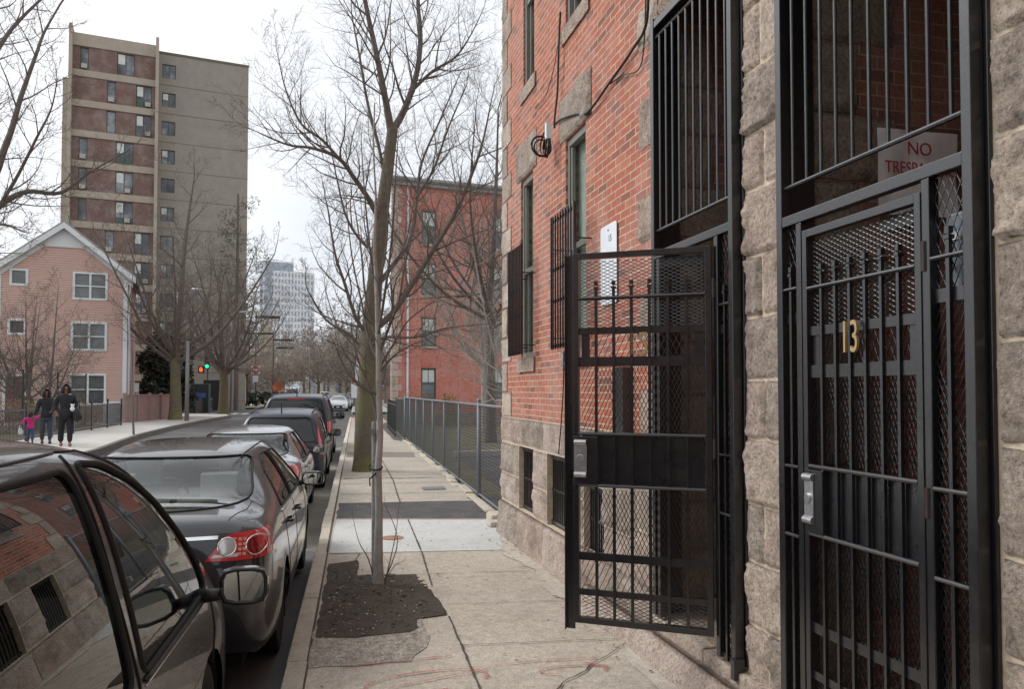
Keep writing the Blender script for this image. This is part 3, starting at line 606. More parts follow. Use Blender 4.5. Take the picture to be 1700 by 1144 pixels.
# ================================================================= SECURITY GATES
def mesh_panel(mb, s0, s1, z0, z1, n, ds, dz, w=.0035, t=.0022):
    for sg in (1, -1):
        k = -int((z1 - z0) / dz) - 1; tot = int((s1 - s0) / ds) + int((z1 - z0) / dz) + 2
        for i in range(-2, tot + 1):
            # line: (s-s0)/ds*? + sg*(z-z0)/dz = i
            pts = []
            def zs(s): return z0 + ((i - (s - s0) / ds) * dz if sg > 0 else ((s - s0) / ds - (i - tot // 2 - 1)) * dz)
            A = zs(s0); Bz = zs(s1); lo, hi = (A, Bz)
            t0, t1 = 0., 1.; dv = Bz - A
            for lim, s_ in ((z0, 1), (z1, -1)):
                va = (A - lim) * s_; vb = (Bz - lim) * s_
                if va < 0 and vb < 0: t0 = 2; break
                if va < 0: t0 = max(t0, va / (va - vb))
                elif vb < 0: t1 = min(t1, va / (va - vb))
            if t0 >= t1 - 1e-3: continue
            pa = Vector((s0 + (s1 - s0) * t0, n + (.001 if sg > 0 else -.001), A + dv * t0)); pb = Vector((s0 + (s1 - s0) * t1, n + (.001 if sg > 0 else -.001), A + dv * t1))
            mb.flat(pa, pb, w, t, (pb - pa).cross(Vector((0, 1, 0.35))))
def rails(mb, s0, s1, z, n, h=.022, d=.014): mb.box(s0, s1, n, n + d, z - h / 2, z + h / 2)
M['rustiron'] = simple('rust_brown_iron', (.03, .018, .014), .6)
def leaf(P, zb, dz, num='open_leaf'):
    """leaf in local coords: x 0..w from hinge, y 0 plane, front +y. returns"""
    w = .805; r = .035
    H = [.52, .69, .71, .895, .925, 1.305, 1.34, 1.615, 1.645, 2.035, 2.075, 2.225, 2.25, 2.665, 2.70]; H = [h + dz for h in H]
    f_ = MB(); f_.box(0, r, -.02, .02, H[0], H[-1]); f_.box(w - r, w, -.02, .02, H[0], H[-1]); f_.box(r, w - r, -.02, .02, H[0], H[0] + r); f_.box(r, w - r, -.02, .02, H[-1] - r, H[-1])
    f_.box(w, w + .055, -.028, -.024, H[0] - .05, H[-1]); f_.box(w + .05, w + .055, -.024, .012, H[0] - .05, H[-1])
    P = f_.build(num, M['iron'], P, bevel=.003)
    a, b = r + .012, w - r - .012; y = -.008
    for (z0, z1, ty) in ((H[0] + r, H[1], 'h'), (H[2], H[3], 'b'), (H[4], H[5], 's'), (H[8], H[9], 's'), (H[10], H[11], 'b'), (H[12], H[13] - .01, 'h')):
        ds, dzz = {'h': (.046, .0215), 'b': (.034, .072), 's': (.0235, .052)}[ty]; m_ = MB(); mesh_panel(m_, a, b, z0, z1, y, ds, dzz, .0032)
        m_.build('expanded_mesh', M['iron'], P, fix=False)
    for z0, z1 in ((H[1], H[2]), (H[3] , H[4]), (H[9] , H[10]), (H[11], H[12])):
        s_ = MB(); s_.box(r, w - r, -.012, .006, z0 - .008, z1 + .008)
        if z0 > 2.0 + dz and z0 < 2.1 + dz: s_.box(a + .0, a + .05, -.011, -.005, H[9], H[12]); s_.box(b - .05, b, -.011, -.005, H[9], H[12])
        s_.build('cross_rail', M['iron'], P)
    s_ = MB(); s_.box(a, b, -.012, -.008, H[5] + .01, H[8] - .01)
    s_.build('kick_plate', M['iron'], P, bevel=.002)
    b_ = MB()
    for z in (H[6] - .012, H[7] + .015, 2.43 + dz): b_.bar((r, .012, z), (w - r, .012, z), .011, 8)
    for i in range(6):
        x = .035 + (w - .07) * (i + 1) / 7
        b_.box(x - .008, x + .008, .0, .016, H[0] + r, 2.49 + dz); b_.box(x - .013, x + .013, -.005, .021, 2.485 + dz, 2.497 + dz); b_.box(x - .010, x + .010, -.002, .018, 2.505 + dz, 2.53 + dz)
    b_.build('picket_bars', M['iron'], P, smooth=False)
    l_ = MB(); l_.box(w - .15, w - .005, -.024, .024, H[6] - .01, H[8] - .03); l_.build('lock_box', M['iron'], P, bevel=.003)
    h_ = MB(); h_.box(w - .085, w - .012, .024, .030, H[6] + .06, H[7] - .03)
    for z in (H[6] + .05, H[7] - .035): h_.tube([(w - .085, .028, z), (w - .012, .028, z)], .018, 10)
    h_.cyl((w - .048, .028, (H[6] + H[7]) / 2 + .01), .022, .012, 16, 'y'); h_.build('lock_plate', M['steel'], P, bevel=.002)
    for z in (H[0] + .16, H[6] + .22, H[-1] - .24):
        h_ = MB(); h_.tube([(-.012, .012, z - .055), (-.012, .012, z + .055)], .013, 10); h_.box(-.03, .02, -.012, .008, z - .05, z + .05)
        h_.build('hinge', M['rustiron'], P)
    c_ = MB(); c_.box(.02, .30, -.07, -.022, H[-1] - .1, H[-1] - .045); c_.build('door_closer', simple('closer_grey', srgb(70, 70, 74), .4), P, bevel=.006)
    return P
def text_obj(name, s, size, mat, parent, loc, rot, ext=.002, align='CENTER', sx=1):
    cu = bpy.data.curves.new(name, 'FONT'); cu.body = s; cu.size = size; cu.extrude = ext; cu.align_x = align; cu.align_y = 'CENTER'
    t = bpy.data.objects.new(name, cu); COL.objects.link(t)
    bpy.context.view_layer.update(); dg = bpy.context.evaluated_depsgraph_get(); me = bpy.data.meshes.new_from_object(t.evaluated_get(dg)); bpy.data.objects.remove(t)
    o = bpy.data.objects.new(name, me); me.materials.clear(); me.materials.append(mat); COL.objects.link(o)
    if parent: o.parent = parent
    o.location = loc; o.rotation_euler = rot; o.scale = (sx, 1, 1); return o
def gate_frame(G, a, b, ma, mb_, zt=2.71, far_first=True, zb=.42):
    """fixed frame; a<b along wall; ma, mb_ mullion positions"""
    n0, n1 = .02, .075
    f_ = MB(); f_.box(a, a + .045, n0, n1, zb, 4.37); f_.box(b - .045, b, n0, n1, zb, 4.37)
    f_.box(a + .045, b - .045, n0 + .005, n1 - .005, 4.30, 4.35); f_.box(a + .045, b - .045, n0 + .01, n1 - .002, zt - .05, zt); f_.box(a - .02, a + .02, n0 + .01, n1 + .02, zb - .06, zb + .05)
    f_.box(a - .017, a + .03, -.3, n0 - .001, zb, 4.37); f_.box(b - .03, b + .012, -.12, n0 - .001, zb, 4.37)  # dark filler boxes behind the posts stand in for the shaded gap
    f_.box(ma - .02, ma + .02, n0 + .005, n1 - .005, zb, zt - .05); f_.box(mb_ - .02, mb_ + .02, n0 + .005, n1 - .005, zb, zt - .05)
    f_.build('fixed_frame', M['iron'], G, bevel=.004)
    b_ = MB(); b_.bar((a + .045, .05, zt + .14), (b - .045, .05, zt + .14), .011, 8); b_.bar((a + .045, .05, 4.24), (b - .045, .05, 4.24), .011, 8)
    k = 10
    for i in range(k):
        s = a + .045 + (b - a - .09) * (i + .6) / (k + .2); b_.bar((s, .05, zt + .14), (s, .05, 4.24), .0085, 8)
    b_.build('transom_bars', M['iron'], G, smooth=False)
    p_ = MB()
    for (x0, x1) in ((a + .045, ma - .02), (mb_ + .02, b - .045)):
        if x1 - x0 > .05:
            mesh_panel(p_, x0, x1, zb + .03, 2.2, .045, .0235, .052, .0035); mesh_panel(p_, x0, x1, 2.25, zt - .05, .045, .034, .072, .0035)
            p_.box(x0, x1, .04, .05, 2.2, 2.25); p_.box(x0, x1, .035, .055, zb, zb + .03)
            for z in (2.36, 1.53, 1.21): p_.bar((x0, .062, z), (x1, .062, z), .010, 8)
            xm = (x0 + x1) / 2; p_.box(xm - .008, xm + .008, .05, .066, zb, 2.42); p_.box(xm - .013, xm + .013, .045, .071, 2.42, 2.435); p_.box(xm - .01, xm + .01, .048, .068, 2.44, 2.465)
    p_.build('side_panel', M['iron'], G, fix=False)
G1 = thing('security_gate', 'black iron entrance gate whose mesh door stands swung open over the pavement', 'gate', W0, BRZ, 'iron entrance gates')
gate_frame(G1, .165, 1.22, .36, 1.13, 2.80)
G2 = thing('security_gate', 'black iron entrance gate, closed, with brass number thirteen beneath its barred transom', 'gate', W0, BRZ, 'iron entrance gates')
gate_frame(G2, -1.42, -.25, -1.20, -.42, 2.71)
# open leaf: pivot at (s=.375) swinging to the street
hp = (Vector((1.955, 4.085, 0)) - W0); Dv = Vector((-.0455, 1, 0)).normalized(); Nv = Vector((-Dv.y, Dv.x, 0))
fp = (Vector((1.21, 4.545, 0)) - W0); la = math.atan2((fp - hp).dot(Nv), (fp - hp).dot(Dv))
Lv = leaf(G1, 0, 0, 'open_leaf'); Lv.location = (hp.dot(Dv), hp.dot(Nv), 0); Lv.rotation_euler = (0, 0, la)
Lc = leaf(G2, 0, -.085, 'closed_leaf'); Lc.location = (-1.182, .055, 0); Lc.scale = (.902, 1, 1)
nb = text_obj('numeral', '13', .19, M['brass'], G2, (-.80, .088, 2.10), (math.pi / 2, 0, math.pi), .006, sx=.62)
nb = text_obj('numeral', '15', .19, M['brass'], Lv, (.42, .010, 2.15), (math.pi / 2, 0, math.pi), .006, sx=.72)
# address sign on the brick
S = thing('address_sign', 'tall white metal sign with small black lettering screwed to the brick beside the window', 'sign', W0, BRZ)
q = MB(); pl = []
for (cx, cz, a0) in ((.145, .285, 0), (-.145, .285, 90), (-.145, -.285, 180), (.145, -.285, 270)):
    for t in range(0, 91, 30): pl.append((cx + .03 * math.cos(R(a0 + t)), cz + .03 * math.sin(R(a0 + t))))
q.prism(pl, (2.165, .012, 2.88), (1, 0, 0), (0, 0, 1), (0, .004, 0)); q.build('sign_plate', M['white'], S)
text_obj('lettering', '15', .075, M['grey_ink'], S, (2.13, .0165, 3.08), (math.pi / 2, 0, math.pi), .001)
for z in (3.15, 2.61): q = MB(); q.cyl((2.165, .016, z), .008, .004, 10, 'y'); q.build('screw', M['dark'], S)
# NO TRESPASSING sign hanging on the side wall inside the second entrance
T = thing('no_trespassing_sign', 'creased white NO TRESPASSING sign with dark red letters inside the second entrance', 'sign', W0, BRZ)
q = MB(); W_ = 12
vs = []
for j in range(9):
    for i in range(W_ + 1): y = -.46 - .47 * i / W_; z = 2.76 + .43 * j / 8; vs.append((-.30 - .012 * noise.noise(Vector((y * 7, z * 7, 1))) - .006 * abs(math.sin(y * 9 + z * 5)), y, z))
q.add(vs, [(j * (W_ + 1) + i, j * (W_ + 1) + i + 1, (j + 1) * (W_ + 1) + i + 1, (j + 1) * (W_ + 1) + i) for j in range(8) for i in range(W_)]); q.build('sign_sheet', simple('dirty_white', srgb(240, 241, 240), .6, var=.08), T)
text_obj('lettering', 'NO', .092, M['red_ink'], T, (-.322, -.69, 3.09), (math.pi / 2, 0, -math.pi / 2), .001)
_t = text_obj('lettering', 'TRESPASSING', .086, M['red_ink'], T, (-.322, -.70, 2.99), (math.pi / 2, 0, -math.pi / 2), .001); _w = max(v.co.x for v in _t.data.vertices) - min(v.co.x for v in _t.data.vertices); _t.scale = (.42 / _w, 1, 1)
# intercom box seen behind the side panel mesh
q = MB(); q.box(-1.36, -1.24, -.05, .02, 2.2, 2.52); 
tag_o = thing('mail_slot_box', 'grey metal box behind the mesh right of the closed gate', 'box', W0, BRZ); q.build('box_body', simple('grey_box', srgb(110, 116, 124), .5), tag_o, bevel=.01)
q = MB(); q.box(-1.35, -1.25, .02, .026, 2.42, 2.45); q.build('flap', M['steel'], tag_o)
# cables on the facade
def cable(name, label, pts, r, loops=()):
    T_ = thing(name, label, 'cable', W0, BRZ); q = MB(); P = [Vector(p) for p in pts]; sm = []
    for i in range(len(P) - 1):
        for k in range(6):
            t = k / 6; p0 = P[max(i - 1, 0)]; p1 = P[i]; p2 = P[i + 1]; p3 = P[min(i + 2, len(P) - 1)]
            sm.append(.5 * ((2 * p1) + (p2 - p0) * t + (2 * p0 - 5 * p1 + 4 * p2 - p3) * t * t + (3 * p1 - p0 - 3 * p2 + p3) * t ** 3))
    sm.append(P[-1]); q.tube(sm, r, 6); q.build('cable_run', M['black'], T_, smooth=True)
    return T_
cable('cable', 'thick black cable swagged from the gate top down to the tall window head', [(1.22, .09, 4.85), (1.30, .06, 4.42), (1.62, .03, 4.36), (2.05, .03, 4.3), (2.6, .03, 4.24), (2.9, .03, 4.33), (3.3, .04, 4.42), (3.5, .04, 4.44)], .011)
cable('cable', 'thin black wire running under the thick cable to the stone jamb', [(1.24, .09, 4.7), (1.42, .03, 4.3), (1.55, .02, 4.18), (1.85, .02, 4.26), (2.1, .02, 4.29)], .005)
T_ = cable('cable', 'black cable hanging down the brick from the upper sill to the coil', [(3.27, .06, 5.42), (3.33, .05, 5.3), (3.36, .05, 5.1), (3.43, .04, 4.75), (3.49, .05, 4.5), (3.5, .05, 4.4)], .010)
q = MB(); rnd = random.Random(4)
for k in range(6):
    c = Vector((3.62 + rnd.uniform(-.03, .03), .09 + .012 * k, 4.27 + rnd.uniform(-.03, .03))); rr = .095 + rnd.uniform(-.02, .01)
    if k >= 3:
        c = Vector((3.66, .13 + rnd.uniform(-.01, .01), 4.26 + rnd.uniform(-.012, .012))); q.tube([c + Vector((math.sin(t) * .03, math.cos(t) * rr, math.sin(t) * rr * 1.1)) for t in [i * 2 * math.pi / 20 for i in range(21)]], .008, 6); continue
    q.tube([c + Vector((math.cos(t) * rr, math.sin(t * 2 + k) * .008, math.sin(t) * rr * 1.15)) for t in [i * 2 * math.pi / 20 for i in range(21)]], .008, 6)
q.build('coil', M['black'], T_, smooth=True); q = MB(); q.box(3.5, 3.55, .08, .13, 4.3, 4.45); q.build('splice_tag', M['white'], T_)
cable('cable', 'thin brown wire drooping across the upper left brickwork', [(3.38, .03, 5.3), (3.6, .03, 5.0), (3.95, .02, 4.85), (4.35, .02, 4.9)], .004)
cable('cable', 'black cable looping down at the top edge of the brick wall', [(2.6, .05, 5.6), (2.2, .06, 5.2), (1.9, .06, 5.12), (1.6, .06, 5.25), (1.45, .05, 5.5)], .010)
cable('cable', 'thin black wire hanging from the window guard down to the basement', [(3.25, .04, 2.25), (3.27, .04, 1.9), (3.3, .05, 1.6), (3.32, .07, 1.3)], .006)
# ================================================================= BARE TREES
def bark(name, a, b, moss=None, ms=(.50, .68)):
    n = NT(name); f1 = n.noise(7, 6, .7); mp = n.vmul(n.tc.outputs['Object'], (14, 14, 2.2)); f2 = n.noise(3, 5, .7, vec=mp)
    c = n.mix(n.ramp(f1, [(.3, a), (.7, b)]), (.5, .5, .5, 1), n.math('MULTIPLY', f2, .8), 'OVERLAY')
    if moss:
        sx = n.n('ShaderNodeSeparateXYZ'); n.l(n.tc.outputs['Object'], sx.inputs[0]); g = n.noise(1.6, 5, .6)
        hgt = n.math('SUBTRACT', 1.0, n.math('MULTIPLY', sx.outputs['Z'], .075)); hh = n.math('MULTIPLY', g, n.math('MAXIMUM', n.math('MINIMUM', hgt, 1.0), 0.0))
        c = n.mix(c, moss, n.math('MULTIPLY', n.ramp(hh, [(ms[0] - .1, (0, 0, 0, 1)), (ms[1] - .1, (1, 1, 1, 1))]), .75))
    n.col(c); n.set(Roughness=.95); n.bump(f2, .8, .03); return n.m
M['bark_moss'] = bark('mossy_bark', srgb(92, 86, 74), srgb(122, 114, 98), srgb(118, 116, 56))
M['bark'] = bark('grey_bark', srgb(88, 80, 74), srgb(122, 112, 104))
M['bark_y'] = bark('young_bark', srgb(142, 137, 131), srgb(184, 178, 170))
M['twig'] = bark('twig_bark', srgb(92, 84, 78), srgb(124, 114, 106))
M['twig_far'] = bark('far_twig_bark', srgb(104, 92, 84), srgb(134, 120, 110))
def rvec(rnd): return Vector((rnd.gauss(0, 1), rnd.gauss(0, 1), rnd.gauss(0, 1)))
def grow(mb, rnd, p, d, ln, r, lev, maxlev, up=.12, nseg=5, spread=.75, dens=1.0, rmin=.003, wig=.14):
    """one bare branch and, recursively, its side shoots"""
    d = d.normalized(); P = [p.copy()]; Rr = [r]; D = [d.copy()]; seg = ln / nseg
    for i in range(nseg):
        d = (d + rvec(rnd) * wig + Vector((0, 0, up))).normalized(); p = p + d * seg; P.append(p.copy()); Rr.append(max(rmin * .6, r * (1 - .82 * (i + 1) / nseg))); D.append(d.copy())
    mb.tube(P, Rr, 5 if r > .03 else (4 if r > .012 else 3), cap=False)
    if lev >= maxlev: return
    n_ = max(2, int((3.6 if lev + 1 < maxlev else 3.2) * dens + rnd.random()))
    side_shoots(mb, rnd, P, Rr, D, n_, lev, maxlev, ln, up, spread, dens, rmin, wig)
def side_shoots(mb, rnd, P, Rr, D, n_, lev, maxlev, ln, up, spread, dens, rmin, wig, t0=.18):
    m = len(P) - 1; az = rnd.uniform(0, 6.28)
    for k in range(n_):
        t = t0 + (1 - t0) * (k + rnd.random() * .8) / n_; t = min(t, .98); i = min(m - 1, int(t * m)); f_ = t * m - i
        q = P[i].lerp(P[i + 1], f_); rr = Rr[i] * (1 - f_) + Rr[i + 1] * f_; dd = D[i]
        az += 2.4 + rnd.uniform(-.5, .5); o = dd.orthogonal().normalized(); o = Matrix.Rotation(az, 3, dd) @ o
        nd = (dd * (1 - spread * .55) + o * spread * rnd.uniform(.7, 1.1)).normalized()
        l2 = ln * rnd.uniform(.38, .62) * (1.05 - .45 * t)
        grow(mb, rnd, q, nd, l2, max(rmin, min(rr * .58, l2 * .0145)), lev + 1, maxlev, up, 4 if lev + 1 >= maxlev else 5, spread, dens, rmin, wig)
def smooth_path(pts, k=5):
    P = [Vector(p[:3]) for p in pts]; rr = [p[3] for p in pts]; out = []; ro = []
    for i in range(len(P) - 1):
        for j in range(k):
            t = j / k; p0 = P[max(i - 1, 0)]; p1 = P[i]; p2 = P[i + 1]; p3 = P[min(i + 2, len(P) - 1)]
            out.append(.5 * ((2 * p1) + (p2 - p0) * t + (2 * p0 - 5 * p1 + 4 * p2 - p3) * t * t + (3 * p1 - p0 - 3 * p2 + p3) * t ** 3)); ro.append(rr[i] * (1 - t) + rr[i + 1] * t)
    out.append(P[-1]); ro.append(rr[-1]); return out, ro
def limb(mb, rnd, pts, n_, maxlev, ln, sides=7, up=.1, dens=1, rmin=.003, spread=.75, t0=.12, wig=.14):
    P, Rr = smooth_path(pts); mb.tube(P, Rr, sides, cap=False)
    D = [(P[min(i + 1, len(P) - 1)] - P[max(i - 1, 0)]).normalized() for i in range(len(P))]
    side_shoots(mb, rnd, P, Rr, D, int(n_ * 1.25), 1, maxlev, ln * 1.75, up, spread, dens * 1.3, rmin, wig, t0)
    grow(mb, rnd, P[-1], D[-1], ln * .5, Rr[-1], 1, maxlev, up, 5, spread, dens, rmin, wig)
def local(root, pts): return [(p[0] - root.x, p[1] - root.y, p[2] - root.z, p[3]) for p in pts]
def trunk_mesh(mb, pts, sides=16, flare=1.35, seed=1, k=6, rough=.06):
    P, Rr = smooth_path(pts, k); n0 = len(mb.v); mb.tube(P, Rr, sides)
    for i in range(n0, len(mb.v)):
        v = Vector(mb.v[i]); ring = (i - n0) // sides; c = P[min(ring, len(P) - 1)]; h = v.z - P[0].z; g = 1 + (flare - 1) * math.exp(-max(0, h) * 3.5) * (1 + .5 * noise.noise(Vector((v.x * 5, v.y * 5, seed)))) + rough * noise.noise(Vector((v.x * 9, v.y * 9, v.z * 1.5 + seed)))
        mb.v[i] = (c.x + (v.x - c.x) * g, c.y + (v.y - c.y) * g, v.z)
def px(x, y, Y, r): p = aty(x, y, Y); return (p.x, p.y, p.z, r)
# --- big mossy tree in the near pavement
bt = aty(606, 784, 17.3); bt.z = ZS
T1 = thing('street_tree', 'tall old bare tree with a thick mossy trunk on the near pavement', 'tree', bt, 0)
rnd = random.Random(21)
main = [px(607, 790, 17.3, .25), px(607, 720, 17.3, .235), px(610, 640, 17.3, .215), px(616, 540, 17.3, .19), px(624, 450, 17.3, .16), px(636, 340, 17.3, .14), px(645, 270, 17.35, .128), px(652, 212, 17.4, .118)]
mb = MB(); trunk_mesh(mb, local(bt, main), 18, 1.35, 3); mb.build('trunk', M['bark_moss'], T1, smooth=True)
mb = MB(); LM = lambda pts, n_, ml, ln, **k: limb(mb, rnd, [(*p_[:3], p_[3] * .84) for p_ in local(bt, pts)], int(n_ * 1.4), ml, ln, rmin=.0028, dens=1.38, **k)
LM([px(650, 222, 17.4, .11), px(640, 165, 17.3, .085), px(624, 85, 17.2, .07), px(606, 0, 17.1, .055), px(592, -90, 17.0, .04), px(575, -180, 17, .02)], 13, 4, 2.1, sides=8)
LM([px(652, 216, 17.4, .10), px(672, 180, 17.5, .09), px(692, 120, 17.6, .078), px(698, 60, 17.7, .066), px(694, -10, 17.8, .052), px(704, -110, 17.9, .03)], 14, 4, 2.1, sides=8)
LM([px(634, 372, 17.3, .085), px(612, 330, 17.0, .07), px(588, 295, 16.7, .058), px(562, 262, 16.4, .05), px(520, 246, 16.1, .036), px(478, 240, 15.9, .026), px(430, 220, 15.7, .014)], 12, 4, 1.9)
LM([px(562, 262, 16.4, .04), px(535, 232, 16.3, .034), px(500, 205, 16.2, .026), px(475, 150, 16.0, .018), px(462, 95, 15.9, .009)], 9, 4, 1.5)
LM([px(640, 300, 17.3, .05), px(628, 240, 17.5, .045), px(610, 170, 17.8, .038), px(598, 100, 18.1, .03), px(585, 30, 18.4, .02)], 10, 4, 1.7)
LM([px(622, 545, 17.3, .10), px(650, 522, 17.1, .085), px(685, 470, 16.9, .075), px(722, 410, 16.7, .066), px(752, 360, 16.5, .058), px(775, 310, 16.3, .046), px(800, 240, 16.1, .03), px(815, 170, 16, .015)], 13, 4, 1.9, sides=8)
LM([px(630, 470, 17.3, .07), px(652, 440, 17.6, .062), px(680, 400, 17.9, .054), px(692, 330, 18.1, .045), px(700, 270, 18.2, .036), px(730, 200, 18.4, .026), px(760, 130, 18.5, .014)], 11, 4, 1.8)
LM([px(690, 330, 18.1, .04), px(720, 280, 17.9, .034), px(745, 210, 17.8, .025), px(775, 140, 17.7, .014)], 8, 4, 1.6)
LM([px(684, 150, 17.6, .05), px(718, 118, 17.4, .04), px(755, 95, 17.2, .03), px(780, 60, 17.1, .018), px(800, 20, 17, .01)], 9, 4, 1.5)
LM([px(616, 560, 17.3, .06), px(592, 530, 17.1, .05), px(572, 470, 16.9, .04), px(556, 420, 16.8, .03), px(545, 350, 16.7, .02)], 9, 4, 1.6)
LM([px(628, 420, 17.3, .05), px(600, 400, 17.6, .042), px(575, 360, 17.8, .032), px(560, 300, 18, .022), px(548, 240, 18.1, .012)], 9, 4, 1.6)
LM([px(614, 600, 17.3, .045), px(585, 560, 17.5, .034), px(540, 530, 17.6, .024), px(510, 480, 17.7, .014)], 7, 4, 1.3)
LM([px(614, 575, 17.2, .05), px(640, 560, 16.9, .04), px(690, 560, 16.6, .03), px(740, 545, 16.4, .02), px(790, 540, 16.2, .01)], 8, 4, 1.3, up=.03)
mb.build('branches', M['twig'], T1, fix=False)
# --- young tree with stake
yt = Vector((.22, 6.98, ZS + .03))
T2 = thing('young_street_tree', 'slender young bare tree tied to a grey stake in the near soil pit', 'tree', yt, 0)
Y0 = 7.0
main = [px(630, 985, Y0, .041), px(628, 940, Y0, .036), px(629, 850, Y0, .032), px(628, 780, Y0, .030), px(631, 720, Y0, .029), px(629, 650, Y0, .026), px(629, 590, Y0, .027), px(627, 540, Y0, .023), px(625, 470, Y0, .018), px(622, 400, Y0, .014), px(624, 330, Y0, .010), px(620, 250, Y0, .007), px(622, 170, Y0, .006)]
mb = MB(); trunk_mesh(mb, local(yt, main), 12, 1.45, 8, 5, .1); mb.build('trunk', M['bark_y'], T2, smooth=True)
mb = MB(); rnd = random.Random(33); LM = lambda pts, n_, ml, ln, **k: limb(mb, rnd, local(yt, pts), n_, ml, ln, rmin=.0016, sides=5, **k)
for pts in ([(628, 700, .016), (612, 640, .012), (595, 600, .009), (585, 560, .006)], [(628, 655, .016), (596, 640, .011), (572, 610, .008), (555, 570, .005)], [(629, 600, .016), (612, 560, .012), (600, 500, .010), (585, 430, .008), (575, 340, .005)],
            [(629, 590, .016), (645, 545, .013), (662, 500, .011), (672, 440, .008), (690, 370, .005)], [(627, 560, .015), (640, 480, .012), (650, 400, .010), (655, 320, .007), (660, 240, .004)],
            [(628, 570, .014), (608, 500, .011), (600, 420, .009), (590, 350, .006)], [(626, 500, .013), (615, 420, .01), (606, 330, .007), (600, 240, .004)], [(626, 480, .012), (640, 420, .009), (645, 330, .006), (640, 250, .004)],
            [(629, 620, .013), (655, 590, .009), (690, 570, .006), (720, 560, .004)], [(629, 640, .012), (600, 590, .008), (560, 540, .006), (540, 480, .004)], [(630, 610, .012), (660, 560, .009), (680, 530, .006), (720, 500, .004)]):
    dy = rnd.uniform(-.5, .5); LM([px(x, y, Y0 + dy * i / 3, r) for i, (x, y, r) in enumerate(pts)], 6, 3, .55, up=.14)
for pts in ([(634, 975, .006), (660, 900, .004), (640, 840, .002)], [(624, 975, .006), (612, 930, .005), (596, 900, .003), (586, 860, .0015)], [(637, 975, .006), (648, 930, .005), (658, 880, .003), (662, 842, .0015)], [(636, 970, .004), (655, 940, .003), (664, 935, .002)]):
    limb(mb, rnd, local(yt, [px(x, y, Y0, r) for x, y, r in pts]), 3, 2, .16, rmin=.0012, sides=4)
mb.build('branches', M['twig'], T2, fix=False)
S2 = thing('tree_stake', 'weathered grey wooden stake with a rubber tie beside the young tree', 'stake', (0, 0, 0))
mb = MB(); a = aty(621, 978, 7.03); b = aty(621, 700, 7.03); mb.tube([a, a.lerp(b, .5), b], [.023, .022, .02], 8); mb.build('stake_pole', simple('weathered_wood', srgb(150, 148, 148), .85, var=.2, scale=25, bump=.4), S2)
mb = MB(); c = aty(625, 776, 7.0)
mb.tube([c + Vector((math.cos(t) * .062 - .01, math.sin(t) * .05, .02 * math.sin(t))) for t in [i * .5 for i in range(13)]] + [c + Vector((-.06, -.03, -.10)), c + Vector((-.055, -.03, -.16))], .007, 6); mb.build('rubber_tie', M['rubber'], S2)
mb = MB(); mb.obox(aty(616, 712, 6.99), (.035, 0, 0), (0, .05, 0), (0, 0, -.05)); mb.build('bracket', M['galv'], S2)
# --- generic bare tree (x, y, ground z, height, trunk radius ...)
def bare_tree(name, label, x, y, z, H, r, seed, stems=1, spread=.8, fork=.3, dens=1., maxlev=4, mat_t='bark', mat_b='twig', rmin=.006, lean=0, group=None, crown=None, nl=7, up=.1):
    rnd = random.Random(seed); T = thing(name, label, 'tree', (x, y, z), 0, group); tm = MB(); bm_ = MB(); crown = crown or H * .42
    for s in range(stems):
        a = 6.28 * s / stems + rnd.random(); st = Vector((math.cos(a), math.sin(a), 0)) * (.0 if stems == 1 else .45)
        d = (Vector((lean, 0, 1)) + st).normalized(); hf = H * fork
        pts = [(0, 0, -.1, r * 1.02), (d.x * hf * .4, d.y * hf * .4, hf * .4, r * .88), (d.x * hf * .8 + rnd.uniform(-.1, .1), d.y * hf * .8, hf * .8, r * .8), (d.x * hf + rnd.uniform(-.1, .1), d.y * hf, hf, r * .76)]
        trunk_mesh(tm, pts, 12, 1.3 if stems == 1 else 1.0, seed); top = Vector(pts[-1][:3])
        k_ = nl + 2 if stems == 1 else 4; a0 = rnd.random() * 6
        for k in range(k_):
            aa = a0 + 2.4 * k; el = rnd.uniform(.45, 1.15) if k else 1.4; out = Vector((math.cos(aa) * math.cos(el), math.sin(aa) * math.cos(el), math.sin(el)))
            out = (out + st * .6).normalized(); ln = (H - hf) * rnd.uniform(.75, 1.0) * (1.0 if k == 0 else .85)
            p1 = top + Vector((0, 0, -rnd.uniform(0, .25) * hf if k else 0)); q1 = p1 + out * ln * .3; q2 = q1 + (out + Vector((0, 0, .45))).normalized() * ln * .35; q3 = q2 + (out + Vector((rnd.uniform(-.3, .3), rnd.uniform(-.3, .3), .8))).normalized() * ln * .35
            rr = r * (.55 if k == 0 else rnd.uniform(.26, .38)) / (1 if stems == 1 else 1.2)
            limb(bm_, rnd, [(*p1, rr), (*q1, rr * .8), (*q2, rr * .5), (*q3, rr * .2)], int(9 * dens), maxlev, crown * .5, sides=6, dens=dens, rmin=rmin, spread=spread, up=up)
    tm.build('trunk', M[mat_t], T, smooth=True); bm_.build('branches', M[mat_b], T, fix=False); return T
p = atz(291, 697, ZL); bare_tree('street_tree', 'bare tree with a greenish forked trunk on the far pavement beside the pink timber screen', p.x, p.y, ZL, 14.6, .34, 41, fork=.26, spread=.85, mat_t='bark_moss', rmin=.008, group='bare trees along the far pavement', nl=9, dens=1.15, crown=6.2)
p = atz(371, 687, ZL); bare_tree('street_tree', 'bare tree with a dark mossy trunk nearest the bus shelter', p.x, p.y, ZL, 13.5, .36, 45, fork=.24, mat_t='bark_moss', rmin=.009, group='bare trees along the far pavement', nl=9, dens=1.15, crown=6)
